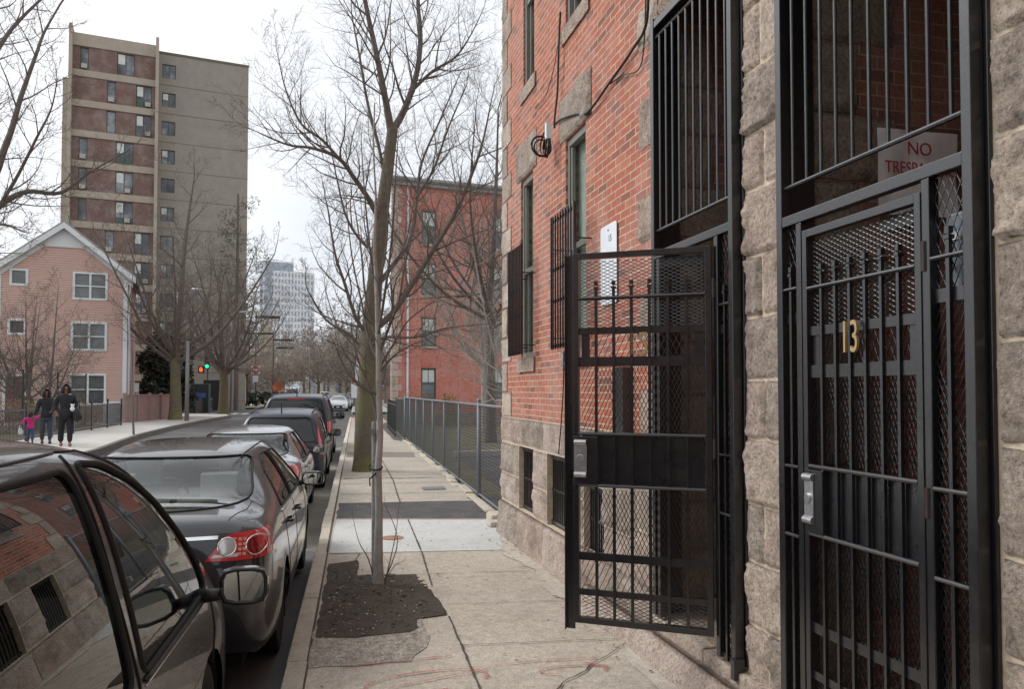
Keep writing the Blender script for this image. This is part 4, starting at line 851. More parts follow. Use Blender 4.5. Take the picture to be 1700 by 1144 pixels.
p = atz(120, 680, ZL); p = Vector((-11.6, 35.5, 0)); bare_tree('garden_tree', 'low many-stemmed bare tree in front of the pink house', p.x - 1.4, p.y, ZL, 6.3, .13, 52, stems=4, fork=.22, spread=.9, rmin=.005, maxlev=4, crown=3.6, dens=1.2, up=.08)
bare_tree('lot_tree', 'grey bare tree standing behind the chain link fence before the brick block', 5.35, 33, .1, 10.5, .17, 61, fork=.3, spread=.9, rmin=.004, mat_t='bark_y', mat_b='bark_y', dens=1.3, nl=10, crown=6)
bare_tree('lot_tree', 'low spreading bare sapling leaning by the brick building corner behind the fence', 4.9, 22, .1, 6.0, .09, 66, fork=.2, spread=1.0, rmin=.003, mat_b='bark_y', stems=2, dens=1.1, crown=4)
bare_tree('lot_tree', 'tall bare tree rising behind the brick building corner', 4.6, 27, .1, 13.5, .2, 77, fork=.35, spread=.8, rmin=.004, dens=1.3, nl=9, crown=6)
# --- tree just outside the left edge whose boughs enter the frame
lt = Vector((-9.4, 17.0, ZL)); T3 = thing('street_tree', 'bare tree on the far pavement whose boughs reach into the top left corner', 'tree', lt, 0)
rnd = random.Random(71); mb = MB(); YL = 17.0
pl_ = lambda x, y, dy, r: px(x, y, YL + dy, r)
mb2 = MB(); trunk_mesh(mb2, [(0, 0, -.1, .3), (.05, 0, 1.5, .27), (.1, .05, 3.2, .25), (.25, .0, 4.5, .22)], 14, 1.3, 2); mb2.build('trunk', M['bark'], T3, smooth=True)
tp = (lt.x + .25, lt.y, lt.z + 4.3, .13)
for pts, n_, ln in (([tp, pl_(-60, 385, 0, .11), pl_(0, 340, 0, .075), pl_(45, 318, .3, .06), pl_(100, 320, .6, .045), pl_(150, 285, .9, .03), pl_(220, 245, 1.2, .014)], 14, 1.5),
                    ([tp, pl_(-40, 330, -.5, .10), pl_(10, 240, -.4, .07), pl_(35, 160, -.3, .055), pl_(60, 90, -.2, .04), pl_(75, 50, 0, .03), pl_(110, -10, .2, .016)], 13, 1.5),
                    ([tp, pl_(-50, 260, .8, .10), pl_(-20, 120, 1.0, .075), pl_(10, 60, 1.2, .05), pl_(50, 15, 1.4, .035), pl_(100, -30, 1.6, .02)], 11, 1.5),
                    ([tp, pl_(-60, 250, 1.8, .1), pl_(-30, 60, 2, .08), pl_(0, -10, 2.1, .05), pl_(60, -60, 2.2, .03)], 10, 1.8),
                    ([pl_(0, 340, 0, .045), pl_(30, 290, -.3, .036), pl_(60, 230, -.6, .028), pl_(85, 180, -.8, .018), pl_(95, 130, -1, .01)], 9, 1.2),
                    ([tp, pl_(-80, 400, -.8, .08), pl_(-40, 390, -1.2, .05), pl_(0, 372, -1.4, .03), pl_(40, 385, -1.6, .015)], 8, 1.0)):
    limb(mb, rnd, [(*p_[:3], p_[3] * .85) for p_ in local(lt, pts)], int(n_ * 1.3), 4, ln, rmin=.0035, dens=1.3)
mb.build('branches', M['twig'], T3, fix=False)
# --- evergreens and shrubs: clouds of small leaves
def leafy(name, label, cat, x, y, z, blobs, nleaf, size, mat, seed, trunk=None, group=None, flat=.4, out=.0):
    rnd = random.Random(seed); T = thing(name, label, cat, (x, y, z), 0, group); mb = MB()
    tot = sum(b[3] ** 2 for b in blobs)
    for (bx, by, bz, br, bh) in blobs:
        for k in range(int(nleaf * br * br / tot)):
            d = rvec(rnd).normalized(); rr = br * rnd.uniform(.35, 1.0) ** .45 * (1 + .25 * noise.noise(Vector((d.x * 2.5 + seed, d.y * 2.5, d.z * 2.5)) ))
            c = Vector((bx + d.x * rr, by + d.y * rr, bz + d.z * rr * bh / br)); a = (d * .7 + rvec(rnd) * .6 + Vector((0, 0, .3))).normalized(); b = a.orthogonal().normalized(); b = Matrix.Rotation(rnd.uniform(0, 6.28), 3, a) @ b
            s_ = size * rnd.uniform(.6, 1.3); e = a.cross(b)
            mb.add([c - b * s_, c + e * s_ * flat, c + b * s_, c - e * s_ * flat], [(0, 1, 2, 3)])
    mb.build('foliage', mat, T, fix=False)
    if trunk:
        t = MB(); t.tube([(0, 0, -.1), (0, 0, trunk[0])], [trunk[1], trunk[1] * .4], 8); t.build('trunk', M['bark'], T)
    return T
def foliage(name, a, b):
    n = NT(name); f_ = n.noise(.9, 4, .6); g = n.noise(14, 3, .6); n.col(n.mix(n.ramp(f_, [(.3, a), (.7, b)]), (.5, .5, .5, 1), n.math('MULTIPLY', g, .7), 'OVERLAY')); n.set(Roughness=.55); return n.m
M['holly'] = foliage('dark_leaf', srgb(30, 42, 32), srgb(58, 72, 56))
M['pine'] = foliage('pine_needle', srgb(76, 80, 62), srgb(112, 112, 90))
M['dry'] = foliage('dry_shrub', srgb(120, 100, 72), srgb(158, 134, 100))
M['brownbush'] = foliage('brown_bush', srgb(96, 78, 66), srgb(124, 102, 88))
rnd = random.Random(81)
leafy('holly_tree', 'dense dark green evergreen behind the pink timber screen beside the house corner', 'tree', -11.6, 51.5, .3, [(0, 0, 1.6, 1.5, 1.6), (.2, 0, 3.0, 1.35, 1.3), (-.2, 0, 4.2, .9, 1.1), (-.8, 0, 3.4, .8, .8), (1.0, 0, 1.5, .9, 1.3)], 5200, .17, M['holly'], 82, (3, .1))
leafy('pine_tree', 'loose olive green pine rising at the right side of the concrete tower', 'tree', aty(392, 650, 72).x, 72, .3, [(rnd.uniform(-1.6, 1.8), rnd.uniform(-1, 1), 6.5 + k * .8, max(.8, 1.7 - k * .05), .8) for k in range(16)] + [(rnd.uniform(-1.0, 2.0), 0, 7 + k * 1.4, 1.1, .7) for k in range(7)], 3600, .20, M['pine'], 83, (19, .22), flat=.16)
leafy('pine_tree', 'darker evergreen beside the blue covered stop in front of the tower', 'tree', -13.3, 60, .3, [(rnd.uniform(-.8, .8), 0, 2.6 + k * .8, 1.1, .9) for k in range(4)], 2600, .2, M['pine'], 84, (5, .12), flat=.2)
leafy('shrub', 'rounded bare tan shrub at the corner of the far red brick building', 'shrub', 2.6, 38.5, .1, [(.3, 0, .95, 1.0, 1.05), (-.5, 0, .7, .7, .8)], 3800, .055, M['dry'], 85, flat=.12)
leafy('shrub', 'small yellow green shrub against the far red brick wall', 'shrub', 4.55, 39.5, .1, [(0, 0, .8, .55, .9)], 900, .07, foliage('yellow_green', srgb(96, 100, 52), srgb(126, 128, 70)), 86, flat=.3)
for k, (x, y, l) in enumerate(((-12.3, 37.6, 'long dry tan hedge behind the black fence at the left edge'), (-12.6, 33.0, 'near end of the dry tan hedge behind the black fence'), (-13.8, 29.5, 'dry tan hedge at the far left picture edge'))):
    leafy('dry_hedge', l, 'hedge', x, y, ZL, [(-.4, -.7, .6, .8, .75), (0, .5, .6, .85, .75), (.2, 1.4, .5, .7, .6)], 4200, .06, M['dry'], 90 + k, flat=.14, group='dry garden hedges')
# ================================================================= CARS
M['cglass'] = mat_glass('car_glass', (.50, .57, .55), 1.5, 0, 1.15)
M['cglass_light'] = mat_glass('car_glass_light', (.80, .86, .85), 1.5, 0, 1.25)
M['cglass_dark'] = mat_glass('car_glass_dark', (.14, .15, .15), 1.5, 0, 1.35)
M['tint'] = simple('tinted_glass', (.012, .014, .016), .04, spec=1.0, coat=1)
M['seat'] = simple('seat_cloth', srgb(196, 196, 190), .9, var=.06)
M['seat_dark'] = simple('seat_dark', srgb(70, 68, 66), .9)
M['trim'] = simple('interior_trim', srgb(66, 64, 62), .8)
M['chrome'] = simple('chrome', (.75, .75, .76), .08, 1, .03)
n = NT('red_lens'); n.col((.50, .012, .018, 1)); n.set(Roughness=.12, Coat_Weight=1.0); M['lens_red'] = n.m
n = NT('red_lens_deep'); n.col((.22, .006, .012, 1)); n.set(Roughness=.15, Coat_Weight=1.0); M['lens_deep'] = n.m
n = NT('clear_lens'); n.col((.62, .58, .57, 1)); n.set(Roughness=.12, Metallic=.4, Coat_Weight=1.0); M['lens_clear'] = n.m
n = NT('mirror_glass'); n.col((.62, .66, .66, 1)); n.set(Roughness=.01, Metallic=1.0); M['mirror'] = n.m
M['headlamp'] = simple('headlamp', (.6, .62, .64), .1, .3, coat=1)
def polyplanes(poly, mode):
    a = sum(poly[i][0] * poly[(i + 1) % len(poly)][1] - poly[(i + 1) % len(poly)][0] * poly[i][1] for i in range(len(poly)))
    if a < 0: poly = poly[::-1]
    out = []
    for i in range(len(poly)):
        p = poly[i]; q = poly[(i + 1) % len(poly)]; ex, ez = q[0] - p[0], q[1] - p[1]; l_ = math.hypot(ex, ez)
        if l_ < 1e-5: continue
        nx, nz_ = ez / l_, -ex / l_
        out.append((Vector((p[0], 0, p[1])), Vector((nx, 0, nz_))) if mode == 'side' else (Vector((0, p[0], p[1])), Vector((0, nx, nz_))))
    return out
def round_poly(poly, r, k=3):
    out = []; m = len(poly)
    for i in range(m):
        p0 = Vector(poly[i - 1]); p1 = Vector(poly[i]); p2 = Vector(poly[(i + 1) % m]); a = (p0 - p1); b = (p2 - p1); ra = min(r, a.length * .45); rb = min(r, b.length * .45)
        A = p1 + a.normalized() * ra; Bq = p1 + b.normalized() * rb
        for j in range(k + 1): t = j / k; out.append(tuple((A * (1 - t) ** 2 + p1 * 2 * t * (1 - t) + Bq * t * t)))
    return out
class Car:
    def __init__(s, root, st, rearx, frontx, paint, level=3, W=.88, rbulge=.10, fbulge=.16):
        s.root = root; s.st = st
        V = []; Fc = []
        ring = 19; fr = [.85, .45, 0, -.45, -.85]
        def rows(S, side):
            x, xt, zt, yt, cr, yb, zb, ym, zbot = S; up = zt - zb
            R_ = [(x, ym - .10, zbot), (x, ym - .015, zbot + .07), (x, ym, zbot + .45 * (zb - zbot)), (x, ym - .015, zb - .13 if up > .1 else zb - .10), (x, yb, zb),
                  ((x + xt) / 2, (yb + yt) / 2 + (.02 if up > .1 else .01), (zb + zt) / 2), (xt, yt, zt - (.035 if up > .1 else .008))]
            return [(a, b * side, c) for a, b, c in R_]
        for S in st:
            Lr = rows(S, 1); Rr = rows(S, -1)
            V += Lr + [(S[1], S[3] * f_, S[2] + S[4] * (1 - f_ * f_)) for f_ in fr] + Rr[::-1]
        m = len(st)
        for i in range(m - 1):
            for k in range(ring - 1): a = i * ring + k; Fc.append((a, a + 1, a + 1 + ring, a + ring))
        for (i, xo, bl, flip) in ((0, rearx, -rbulge, True), (m - 1, frontx, fbulge, False)):
            base = i * ring
            for r_ in range(7):
                for vi in (base + r_, base + ring - 1 - r_): V[vi] = (V[vi][0] + xo[r_], V[vi][1], V[vi][2])
            for k in range(5): v = V[base + 7 + k]; V[base + 7 + k] = (v[0] + xo[6] + bl * (1 - fr[k] ** 2) * .7, v[1], v[2])
            grid = []
            for r_ in range(7):
                l_ = V[base + r_]; row = [base + r_]
                for k in range(5):
                    if r_ == 6: row.append(base + 7 + k)
                    else: V.append((l_[0] + bl * (1 - fr[k] ** 2), l_[1] * fr[k], l_[2])); row.append(len(V) - 1)
                row.append(base + ring - 1 - r_); grid.append(row)
            for r_ in range(6):
                for k in range(6):
                    q = (grid[r_][k], grid[r_][k + 1], grid[r_ + 1][k + 1], grid[r_ + 1][k]); Fc.append(q if flip else q[::-1])
        me = bpy.data.meshes.new('cage'); me.from_pydata(V, [], Fc); o = bpy.data.objects.new('cage', me); COL.objects.link(o)
        md = o.modifiers.new('s', 'SUBSURF'); md.levels = level; md.render_levels = level
        bpy.context.view_layer.update(); dg = bpy.context.evaluated_depsgraph_get(); ev = o.evaluated_get(dg)
        s.bm = bmesh.new(); s.bm.from_mesh(ev.to_mesh()); bpy.data.objects.remove(o); bmesh.ops.recalc_face_normals(s.bm, faces=s.bm.faces)
        s.tree = BVHTree.FromBMesh(s.bm); s.paint = paint; s.W = W
    def pside(s, x, z, sg): 
        
        for dz in (0, -.02, -.04, -.07, -.1):
            h = s.tree.ray_cast(Vector((x, sg * 3, z + dz)), Vector((0, -sg, 0)))
            if h[0] and h[0].y * sg > s.W * .5: return h[0]
        return Vector((x, sg * s.W, z))
    def prear(s, y, z):
        h = s.tree.ray_cast(Vector((-2, y, z)), Vector((1, 0, 0))); return h[0] if h[0] else Vector((0, y, z))
    def pfront(s, y, z):
        h = s.tree.ray_cast(Vector((9, y, z)), Vector((-1, 0, 0))); return h[0] if h[0] else Vector((4.5, y, z))
    def ptop(s, x, y):
        h = s.tree.ray_cast(Vector((x, y, 4)), Vector((0, 0, -1))); return h[0]
    def cut(s, name, poly, mode, filt, mat=None, inset=.004, trim=.0, parent=None, trim_mat=None, keep=False):
        pl = polyplanes(poly, mode); ax = 0 if mode == 'side' else 1
        lo = [min(p[0] for p in poly) - .12, min(p[1] for p in poly) - .12]; hi = [max(p[0] for p in poly) + .12, max(p[1] for p in poly) + .12]
        def cand():
            r_ = []
            for f_ in s.bm.faces:
                c = f_.calc_center_median()
                if lo[0] < c[ax] < hi[0] and lo[1] < c.z < hi[1] and filt(c, f_.normal): r_.append(f_)
            return r_
        for co_, no_ in pl:
            fs = cand(); g = list({e for f_ in fs for e in f_.edges}) + list({v for f_ in fs for v in f_.verts}) + fs
            bmesh.ops.bisect_plane(s.bm, geom=g, plane_co=co_, plane_no=no_, dist=1e-5)
        sel = [f_ for f_ in cand() if all((f_.calc_center_median() - co_).dot(no_) < 1e-5 for co_, no_ in pl)]
        if not sel: return None
        vm = {}; V = []; Fs = []; be = {}
        for f_ in sel:
            idx = []
            for v in f_.verts:
                if v not in vm: vm[v] = len(V); V.append(v.co - v.normal * inset)
                idx.append(vm[v])
            Fs.append(idx)
            for e in f_.edges: be[e] = be.get(e, 0) + 1
        o = None
        if mat is not None:
            mb = MB(); mb.add(V, Fs); o = mb.build(name, mat, parent or s.root, smooth=True, fix=False)
        if trim:
            mb = MB(); adj = {}
            for e, c in be.items():
                if c == 1:
                    for v_, w_ in ((e.verts[0], e.verts[1]), (e.verts[1], e.verts[0])): adj.setdefault(v_, []).append(w_)
            seen = set()
            for v0 in list(adj):
                if v0 in seen: continue
                loop = [v0]; seen.add(v0); cur = v0
                while True:
                    nx_ = [w_ for w_ in adj[cur] if w_ not in seen]
                    if not nx_: break
                    cur = nx_[0]; seen.add(cur); loop.append(cur)
                pts_ = [v_.co.copy() for v_ in loop]; thin = [pts_[0]]
                for q_ in pts_[1:]:
                    if (q_ - thin[-1]).length > trim * 1.6: thin.append(q_)
                thin.append(thin[0] + (thin[1] - thin[0]) * .3 if len(thin) > 1 else thin[0])
                if len(thin) > 3: mb.tube(thin, trim, 6)
            mb.build('window_seal' if trim_mat is None else 'bright_trim', trim_mat or M['rubber'], o or s.root, smooth=True)
        if not keep: bmesh.ops.delete(s.bm, geom=sel, context='FACES')
        return o
    def wheels(s, xs, r=.32, w=.20, track=.78, rim=.2):
        for x in xs:
            for sg in (1, -1):
                poly = [(x + (r + .05) * math.cos(t), r + (r + .05) * math.sin(t)) for t in [i * 2 * math.pi / 18 for i in range(18)]]
                s.cut('arch', poly, 'side', lambda c, n_, sg=sg: c.y * sg > s.W * .55)
                mb = MB(); N_ = 14
                vs = [(x + (r + .05) * math.cos(math.pi * i / N_ * 1.3 - .47), sg * y, r + (r + .05) * math.sin(math.pi * i / N_ * 1.3 - .47)) for i in range(N_ + 1) for y in (track + .085, track - .25)]
                mb.add(vs, [(2 * i, 2 * i + 1, 2 * i + 3, 2 * i + 2) for i in range(N_)]); mb.build('wheel_arch', M['dark'], s.root)
                def lathe(prof, nseg=28):
                    q = MB(); vs = []; m = len(prof)
                    for i in range(nseg):
                        t = 2 * math.pi * i / nseg
                        for (rr, yy) in prof: vs.append((x + rr * math.cos(t), sg * (track + yy), r + rr * math.sin(t)))
                    q.add(vs, [(i * m + j, i * m + j + 1, ((i + 1) % nseg) * m + j + 1, ((i + 1) % nseg) * m + j) for i in range(nseg) for j in range(m - 1)]); return q
                wh = lathe([(rim, .05), (r - .06, .085), (r - .015, .08), (r, .055), (r, -.08), (r - .03, -.1), (rim, -.1)]).build('wheel', M['rubber'], s.root, smooth=True)
                q = lathe([(rim, .05), (rim - .015, .045), (rim - .025, .0), (rim - .03, -.08), (.001, -.08)])
                for k in range(7):
                    t = 2 * math.pi * k / 7; q.obox((x + .02 * math.cos(t + 1.57), sg * (track + .03), r + .02 * math.sin(t + 1.57)), (rim * .93 * math.cos(t), 0, rim * .93 * math.sin(t)), (.04 * math.cos(t - 1.57), 0, .04 * math.sin(t - 1.57)), (0, -sg * .03, 0))
                q.cyl((x, sg * (track + .035), r), .045, -sg * .03, 12, 'y'); q.build('rim', M['wheel_alloy'], wh)
    def seam(s, pts, mode='side', sg=-1, r=.003, mat=None, name='panel_gap', par=None, off=0):
        P = []
        for i in range(len(pts) - 1):
            a = Vector(pts[i]); b = Vector(pts[i + 1]); k = max(2, int((b - a).length / .05))
            for j in range(k + (i == len(pts) - 2)): P.append(a.lerp(b, j / k))
        Q = []
        for p in P:
            if mode == 'side': q = s.pside(p[0], p[1], sg) + Vector((0, sg * off, 0))
            elif mode == 'rear': q = s.prear(p[0], p[1]) - Vector((off, 0, 0))
            elif mode == 'front': q = s.pfront(p[0], p[1]) + Vector((off, 0, 0))
            else: q = s.ptop(p[0], p[1]) + Vector((0, 0, off))
            Q.append(q)
        mb = MB(); mb.tube(Q, r, 6); return mb.build(name, mat or M['dark'], par or s.root, smooth=True)
    def finish(s, smooth=True):
        me = bpy.data.meshes.new('body'); s.bm.to_mesh(me); s.bm.free(); me.materials.append(s.paint); me.shade_smooth(); o = bpy.data.objects.new('body', me); COL.objects.link(o); o.parent = s.root; return o
M['wheel_alloy'] = simple('alloy', (.35, .35, .36), .35, .8)
def seat(root, x, y, z, w=.5, hr=True, mat=None, name='seat', back=.62):
    mb = MB(); mb.box(x, x + .5, y - w / 2, y + w / 2, z, z + .16); mb.obox((x - .02, y - w / 2, z + .1), (-.16, 0, back), (0, w, 0), (.13, 0, .03))
    if hr:
        for yy in ([y] if w < .8 else [y - w * .3, y + w * .3]): mb.obox((x - .20, yy - .13, z + back + .13), (-.03, 0, .19), (0, .26, 0), (.10, 0, .01)); mb.bar((x - .14, yy - .04, z + back), (x - .14, yy - .04, z + back + .16), .008); mb.bar((x - .14, yy + .04, z + back), (x - .14, yy + .04, z + back + .16), .008)
    return mb.build(name, mat or M['seat'], root, smooth=False, bevel=.03)
def mirror_part(car, x, z, sg, size=(.2, .15), paint=None, yoff=.16, base=None):
    c = car.pside(x, z, sg); cx, cy, cz = x - .02, c.y + sg * yoff, z + .03; w, h = size
    V = []; rings = [(0, 1.0), (.03, 1.04), (.08, .92), (.12, .6), (.135, .2)]; nn = 16
    for dx, k in rings:
        for i in range(nn):
            t = 2 * math.pi * i / nn; ct, st_ = math.cos(t), math.sin(t); e = 4; rr = (abs(ct) ** e + abs(st_) ** e) ** (-1 / e)
            V.append((cx + dx, cy + ct * rr * w / 2 * k, cz + st_ * rr * h / 2 * k))
    mb = MB(); mb.add(V, [(j * nn + i, j * nn + (i + 1) % nn, (j + 1) * nn + (i + 1) % nn, (j + 1) * nn + i) for j in range(4) for i in range(nn)] + [tuple(4 * nn + i for i in range(nn))])
    m_ = mb.build('side_mirror', paint or car.paint, car.root, smooth=True)
    mb = MB(); mb.tube([(cx + .05, cy - sg * w * .35, cz - h * .25), (x + .04, c.y - sg * .01, z - .02)], [.024, .034], 8); mb.build('mirror_arm', M['black'], m_, smooth=True)
    mb = MB(); V = [(cx + .006, cy + math.cos(2 * math.pi * i / nn) * (abs(math.cos(2 * math.pi * i / nn)) ** 4 + abs(math.sin(2 * math.pi * i / nn)) ** 4) ** -.25 * w / 2 * .92, cz + math.sin(2 * math.pi * i / nn) * (abs(math.cos(2 * math.pi * i / nn)) ** 4 + abs(math.sin(2 * math.pi * i / nn)) ** 4) ** -.25 * h / 2 * .90) for i in range(nn)]
    mb.add(V, [tuple(range(nn))]); mb.build('mirror_glass', M['mirror'], m_)
    mb = MB(); mb.tube([(cx + .002, v[1], v[2]) for v in V] + [(cx + .002, V[0][1], V[0][2])], .008, 6); mb.build('mirror_rim', M['black'], m_, smooth=True)
def underbody(root, x0, x1, w, z0=.16, z1=.42):
    mb = MB(); mb.box(x0, x1, -w, w, z0, z1); mb.build('underbody', M['dark'], root)
def handle(car, x, z, sg):
    p = car.pside(x, z, sg); q = car.pside(x + .17, z, sg); mb = MB(); o_ = Vector((0, sg * .03, 0)); mb.tube([p, p + o_, q + o_, q], [.010, .013, .013, .010], 8); mb.build('door_handle', car.paint, car.root, smooth=True)
def place(name, label, X, Y, z=0, heading=1, group='cars parked along the near kerb'):
    return thing(name, label, 'car', (X, Y, z), math.pi / 2 if heading > 0 else -math.pi / 2, group)
M['p_van'] = mat_paint('aubergine_black_paint', (.011, .0075, .0085), .2, .24)
M['p_grey'] = mat_paint('dark_grey_paint', (.026, .0245, .029), .4, .28)
M['p_silver'] = mat_paint('silver_paint', (.33, .33, .35), .7, .30)
M['p_blue'] = mat_paint('navy_paint', (.008, .011, .030), .1, .42, .35)
M['p_navy'] = mat_paint('blue_black_paint', (.009, .011, .024), .1, .42, .35)
#            x,  xt,  zt,  yt,  crown, yb, zb, ym, zbot
SEDAN = [(.08, .09, 1.075, .62, .02, .77, 1.01, .815, .30), (.17, .18, 1.105, .69, .025, .83, 1.015, .87, .24), (.52, .54, 1.118, .69, .03, .845, 1.0, .885, .20), (.78, .80, 1.15, .66, .035, .84, .99, .885, .20),
         (1.02, 1.08, 1.285, .60, .05, .835, .98, .88, .20), (1.30, 1.36, 1.395, .55, .05, .835, .975, .88, .20), (1.85, 1.85, 1.435, .575, .04, .84, .965, .88, .20), (2.4, 2.4, 1.445, .59, .04, .84, .955, .88, .20), (2.9, 2.72, 1.40, .58, .05, .84, .945, .88, .20),
         (3.30, 3.12, 1.20, .63, .06, .83, .94, .88, .20), (3.52, 3.50, 1.00, .70, .06, .81, .93, .87, .20), (3.9, 3.9, .93, .70, .06, .79, .88, .87, .20), (4.25, 4.25, .84, .64, .05, .72, .79, .82, .22), (4.42, 4.42, .70, .52, .03, .60, .66, .68, .26)]
def scale_st(st, kx=1, kz=1, ky=1): return [(a * kx, b * kx, c * kz, d * ky, e, f_ * ky, g * kz, h * ky, i) for a, b, c, d, e, f_, g, h, i in st]
RX = [-.03, -.07, -.09, -.05, -.02, -.01, 0]; FX = [.02, .06, .08, .05, .02, .01, 0]
# ---- dark grey sedan
def sedan(name, label, X, Y, z, paint, level=3, kx=1, kz=1, ky=1, detail=2, heading=1, seatm=None, group='cars parked along the near kerb', lamps='corner', rearglass='cglass_light', silverish=False):
    root = place(name, label, X, Y, z, heading, group); st = scale_st(SEDAN, kx, kz, ky); W = .88 * ky
    c = Car(root, st, RX, FX, paint, level, W); k = kz
    S = lambda pts: [(x * kx, z_ * kz) for x, z_ in pts]
    rg = round_poly([(-.66 * ky, 1.125 * k), (.66 * ky, 1.125 * k), (.555 * ky, 1.385 * k), (-.555 * ky, 1.385 * k)], .07)
    mid = lambda c_, n_: c_.x < 2.0 * kx
    g = c.cut('rear_window', rg, 'rear', lambda c_, n_: c_.x < 1.6 * kx and n_.z > .2, M[rearglass], .004, .009 if detail else 0)
    ws = round_poly([(-.70 * ky, .985 * k), (.70 * ky, .985 * k), (.56 * ky, 1.395 * k), (-.56 * ky, 1.395 * k)], .06)
    c.cut('windscreen', ws, 'rear', lambda c_, n_: c_.x > 2.5 * kx and c_.x < 3.7 * kx and n_.z > .2, M['cglass_light'], .004, .009 if detail else 0)
    for sg in (-1, 1):
        flt = lambda c_, n_, sg=sg: c_.y * sg > .45 and abs(n_.y) > .3
        c.cut('side_window', round_poly(S([(2.04, .995), (3.17, .985), (3.02, 1.12), (2.72, 1.30), (2.55, 1.355), (2.09, 1.37)]), .04), 'side', flt, M['cglass'], .004, .009 if detail else 0)
        c.cut('side_window', round_poly(S([(1.22, 1.01), (1.97, .998), (2.02, 1.37), (1.72, 1.36), (1.46, 1.25)]), .04), 'side', flt, M['cglass'], .004, .009 if detail else 0)
    if lamps == 'corner':
        for sg in (-1, 1):
            P = [(-.49, .865), (-.60, 1.005), (-.66, 1.018), (-1.0, 1.03), (-1.0, .875), (-.66, .86)]; P = [(p[0] * -sg, p[1] * k) for p in P]
            c.cut('tail_lamp', P, 'rear', lambda c_, n_, sg=sg: c_.x < .30 and c_.y * sg > .3, M['lens_red'], -.006, .004)
            def disc(nm, yc, zc, r_, mat_, par, off, ringm=None, elx=1):
                mb = MB(); nseg = 20; V = []; cc = c.prear(sg * yc, zc)
                V.append(cc + Vector((-off - .006, 0, 0)))
                for i in range(nseg):
                    t = 2 * math.pi * i / nseg; q = c.prear(sg * yc + r_ * elx * math.cos(t), zc + r_ * math.sin(t)); V.append(q + Vector((-off, 0, 0)))
                mb.add(V, [(0, 1 + i, 1 + (i + 1) % nseg) for i in range(nseg)]); mb.build(nm, mat_, root, smooth=True, fix=False)
                mb = MB(); mb.tube(V[1:] + [V[1]], .0045, 6); mb.build('lamp_ring', ringm or M['chrome'], root, smooth=True)
            if detail > 1:
                tri = MB(); pp = [(.525, .885), (.61, .99), (.66, .995), (.675, .885)]; tri.add([c.prear(sg * a, b * k) + Vector((-.008, 0, 0)) for a, b in pp], [(0, 1, 2, 3)]); tri.build('clear_lens', M['lens_clear'], root, fix=False)
                disc('reverse_lamp', .612, .945 * k, .052, M['lens_clear'], None, .0085); disc('brake_lamp', .775, .945 * k, .056, M['lens_deep'], None, .0145, M['chrome'])
                mb = MB()
                for iy in range(2):
                    for iz in range(4):
                        p = c.prear(sg * (.684 + iy * .026), (.900 + iz * .028) * k); mb.box(p.x - .011, p.x - .004, p.y - .010, p.y + .010, p.z - .009, p.z + .009)
                mb.build('amber_blocks', simple('amber_pink_lens', srgb(226, 160, 140), .15, coat=1), root)
    c.wheels((.98 * kx, 3.58 * kx), .315, .2, .755 * ky)
    if detail:
        for sg in (-1, 1):
            c.seam(S([(2.0, .24), (2.03, .6), (2.0, .98)]), sg=sg); c.seam(S([(1.30, .62), (1.18, .80), (1.16, .97)]), sg=sg); c.seam(S([(3.12, .3), (3.2, .6), (3.17, .93)]), sg=sg); c.seam(S([(1.30, .62), (1.38, .3), (3.1, .26)]), sg=sg)
            handle(c, 2.1 * kx, .86 * kz, sg); handle(c, 1.32 * kx, .88 * kz, sg); mirror_part(c, 2.98 * kx, .99 * kz, sg, (.21, .135), None, .14)
            c.seam(S([(1.15, .985), (2.0, .975), (3.15, .965)]), sg=sg, r=.008, mat=M['chrome'] if detail > 1 else M['black'], name='belt_moulding', off=.003)
    if detail > 1:
        for sg in (-1, 1): c.seam([(sg * .69 , 1.09 * k), (sg * .685, 1.0 * k), (sg * .66, .86 * k), (sg * .58, .74 * k)], 'rear', r=.0035)
        c.seam([(-.58, .74 * k), (-.48, .70 * k), (0, .68 * k), (.48, .70 * k), (.58, .74 * k)], 'rear', r=.0045)
        c.seam([(.12, -.60), (.45, -.66), (.72, -.66)], 'top', r=.0035); c.seam([(.12, .60), (.45, .66), (.72, .66)], 'top', r=.0035)
        for sg in (-1, 1): c.seam([(1.38, sg * .50), (1.9, sg * .525), (2.6, sg * .53)], 'top', r=.006, off=.001, name='roof_moulding')
        mb = MB(); N_ = 14; V = []
        for i in range(N_ + 1):
            y = -.56 + 1.12 * i / N_
            for zz in (.992, 1.012): V.append(c.prear(y, zz * k) + Vector((-.014, 0, 0)))
        V2 = [(v[0] + .02, v[1], v[2]) for v in V]; o_ = len(V)
        mb.add([tuple(v) for v in V] + V2, [(2 * i, 2 * i + 1, 2 * i + 3, 2 * i + 2) for i in range(N_)] + [(2 * i, 2 * i + 2, o_ + 2 * i + 2, o_ + 2 * i) for i in range(N_)] + [(2 * i + 1, o_ + 2 * i + 1, o_ + 2 * i + 3, 2 * i + 3) for i in range(N_)])
        mb.build('chrome_strip', M['chrome'], root, smooth=False); p = c.prear(-.22, .965 * k); mb = MB(); mb.cyl((p.x - .02, p.y, p.z), .014, .01, 14, 'x'); mb.build('boot_lock', M['steel'], root)
        mb = MB(); a = c.prear(0, .82 * k); mb.box(a.x - .012, a.x, -.155, .155, .74 * k, .88 * k); mb.build('number_plate', M['white'], root)
    sm = seatm or M['seat_dark']
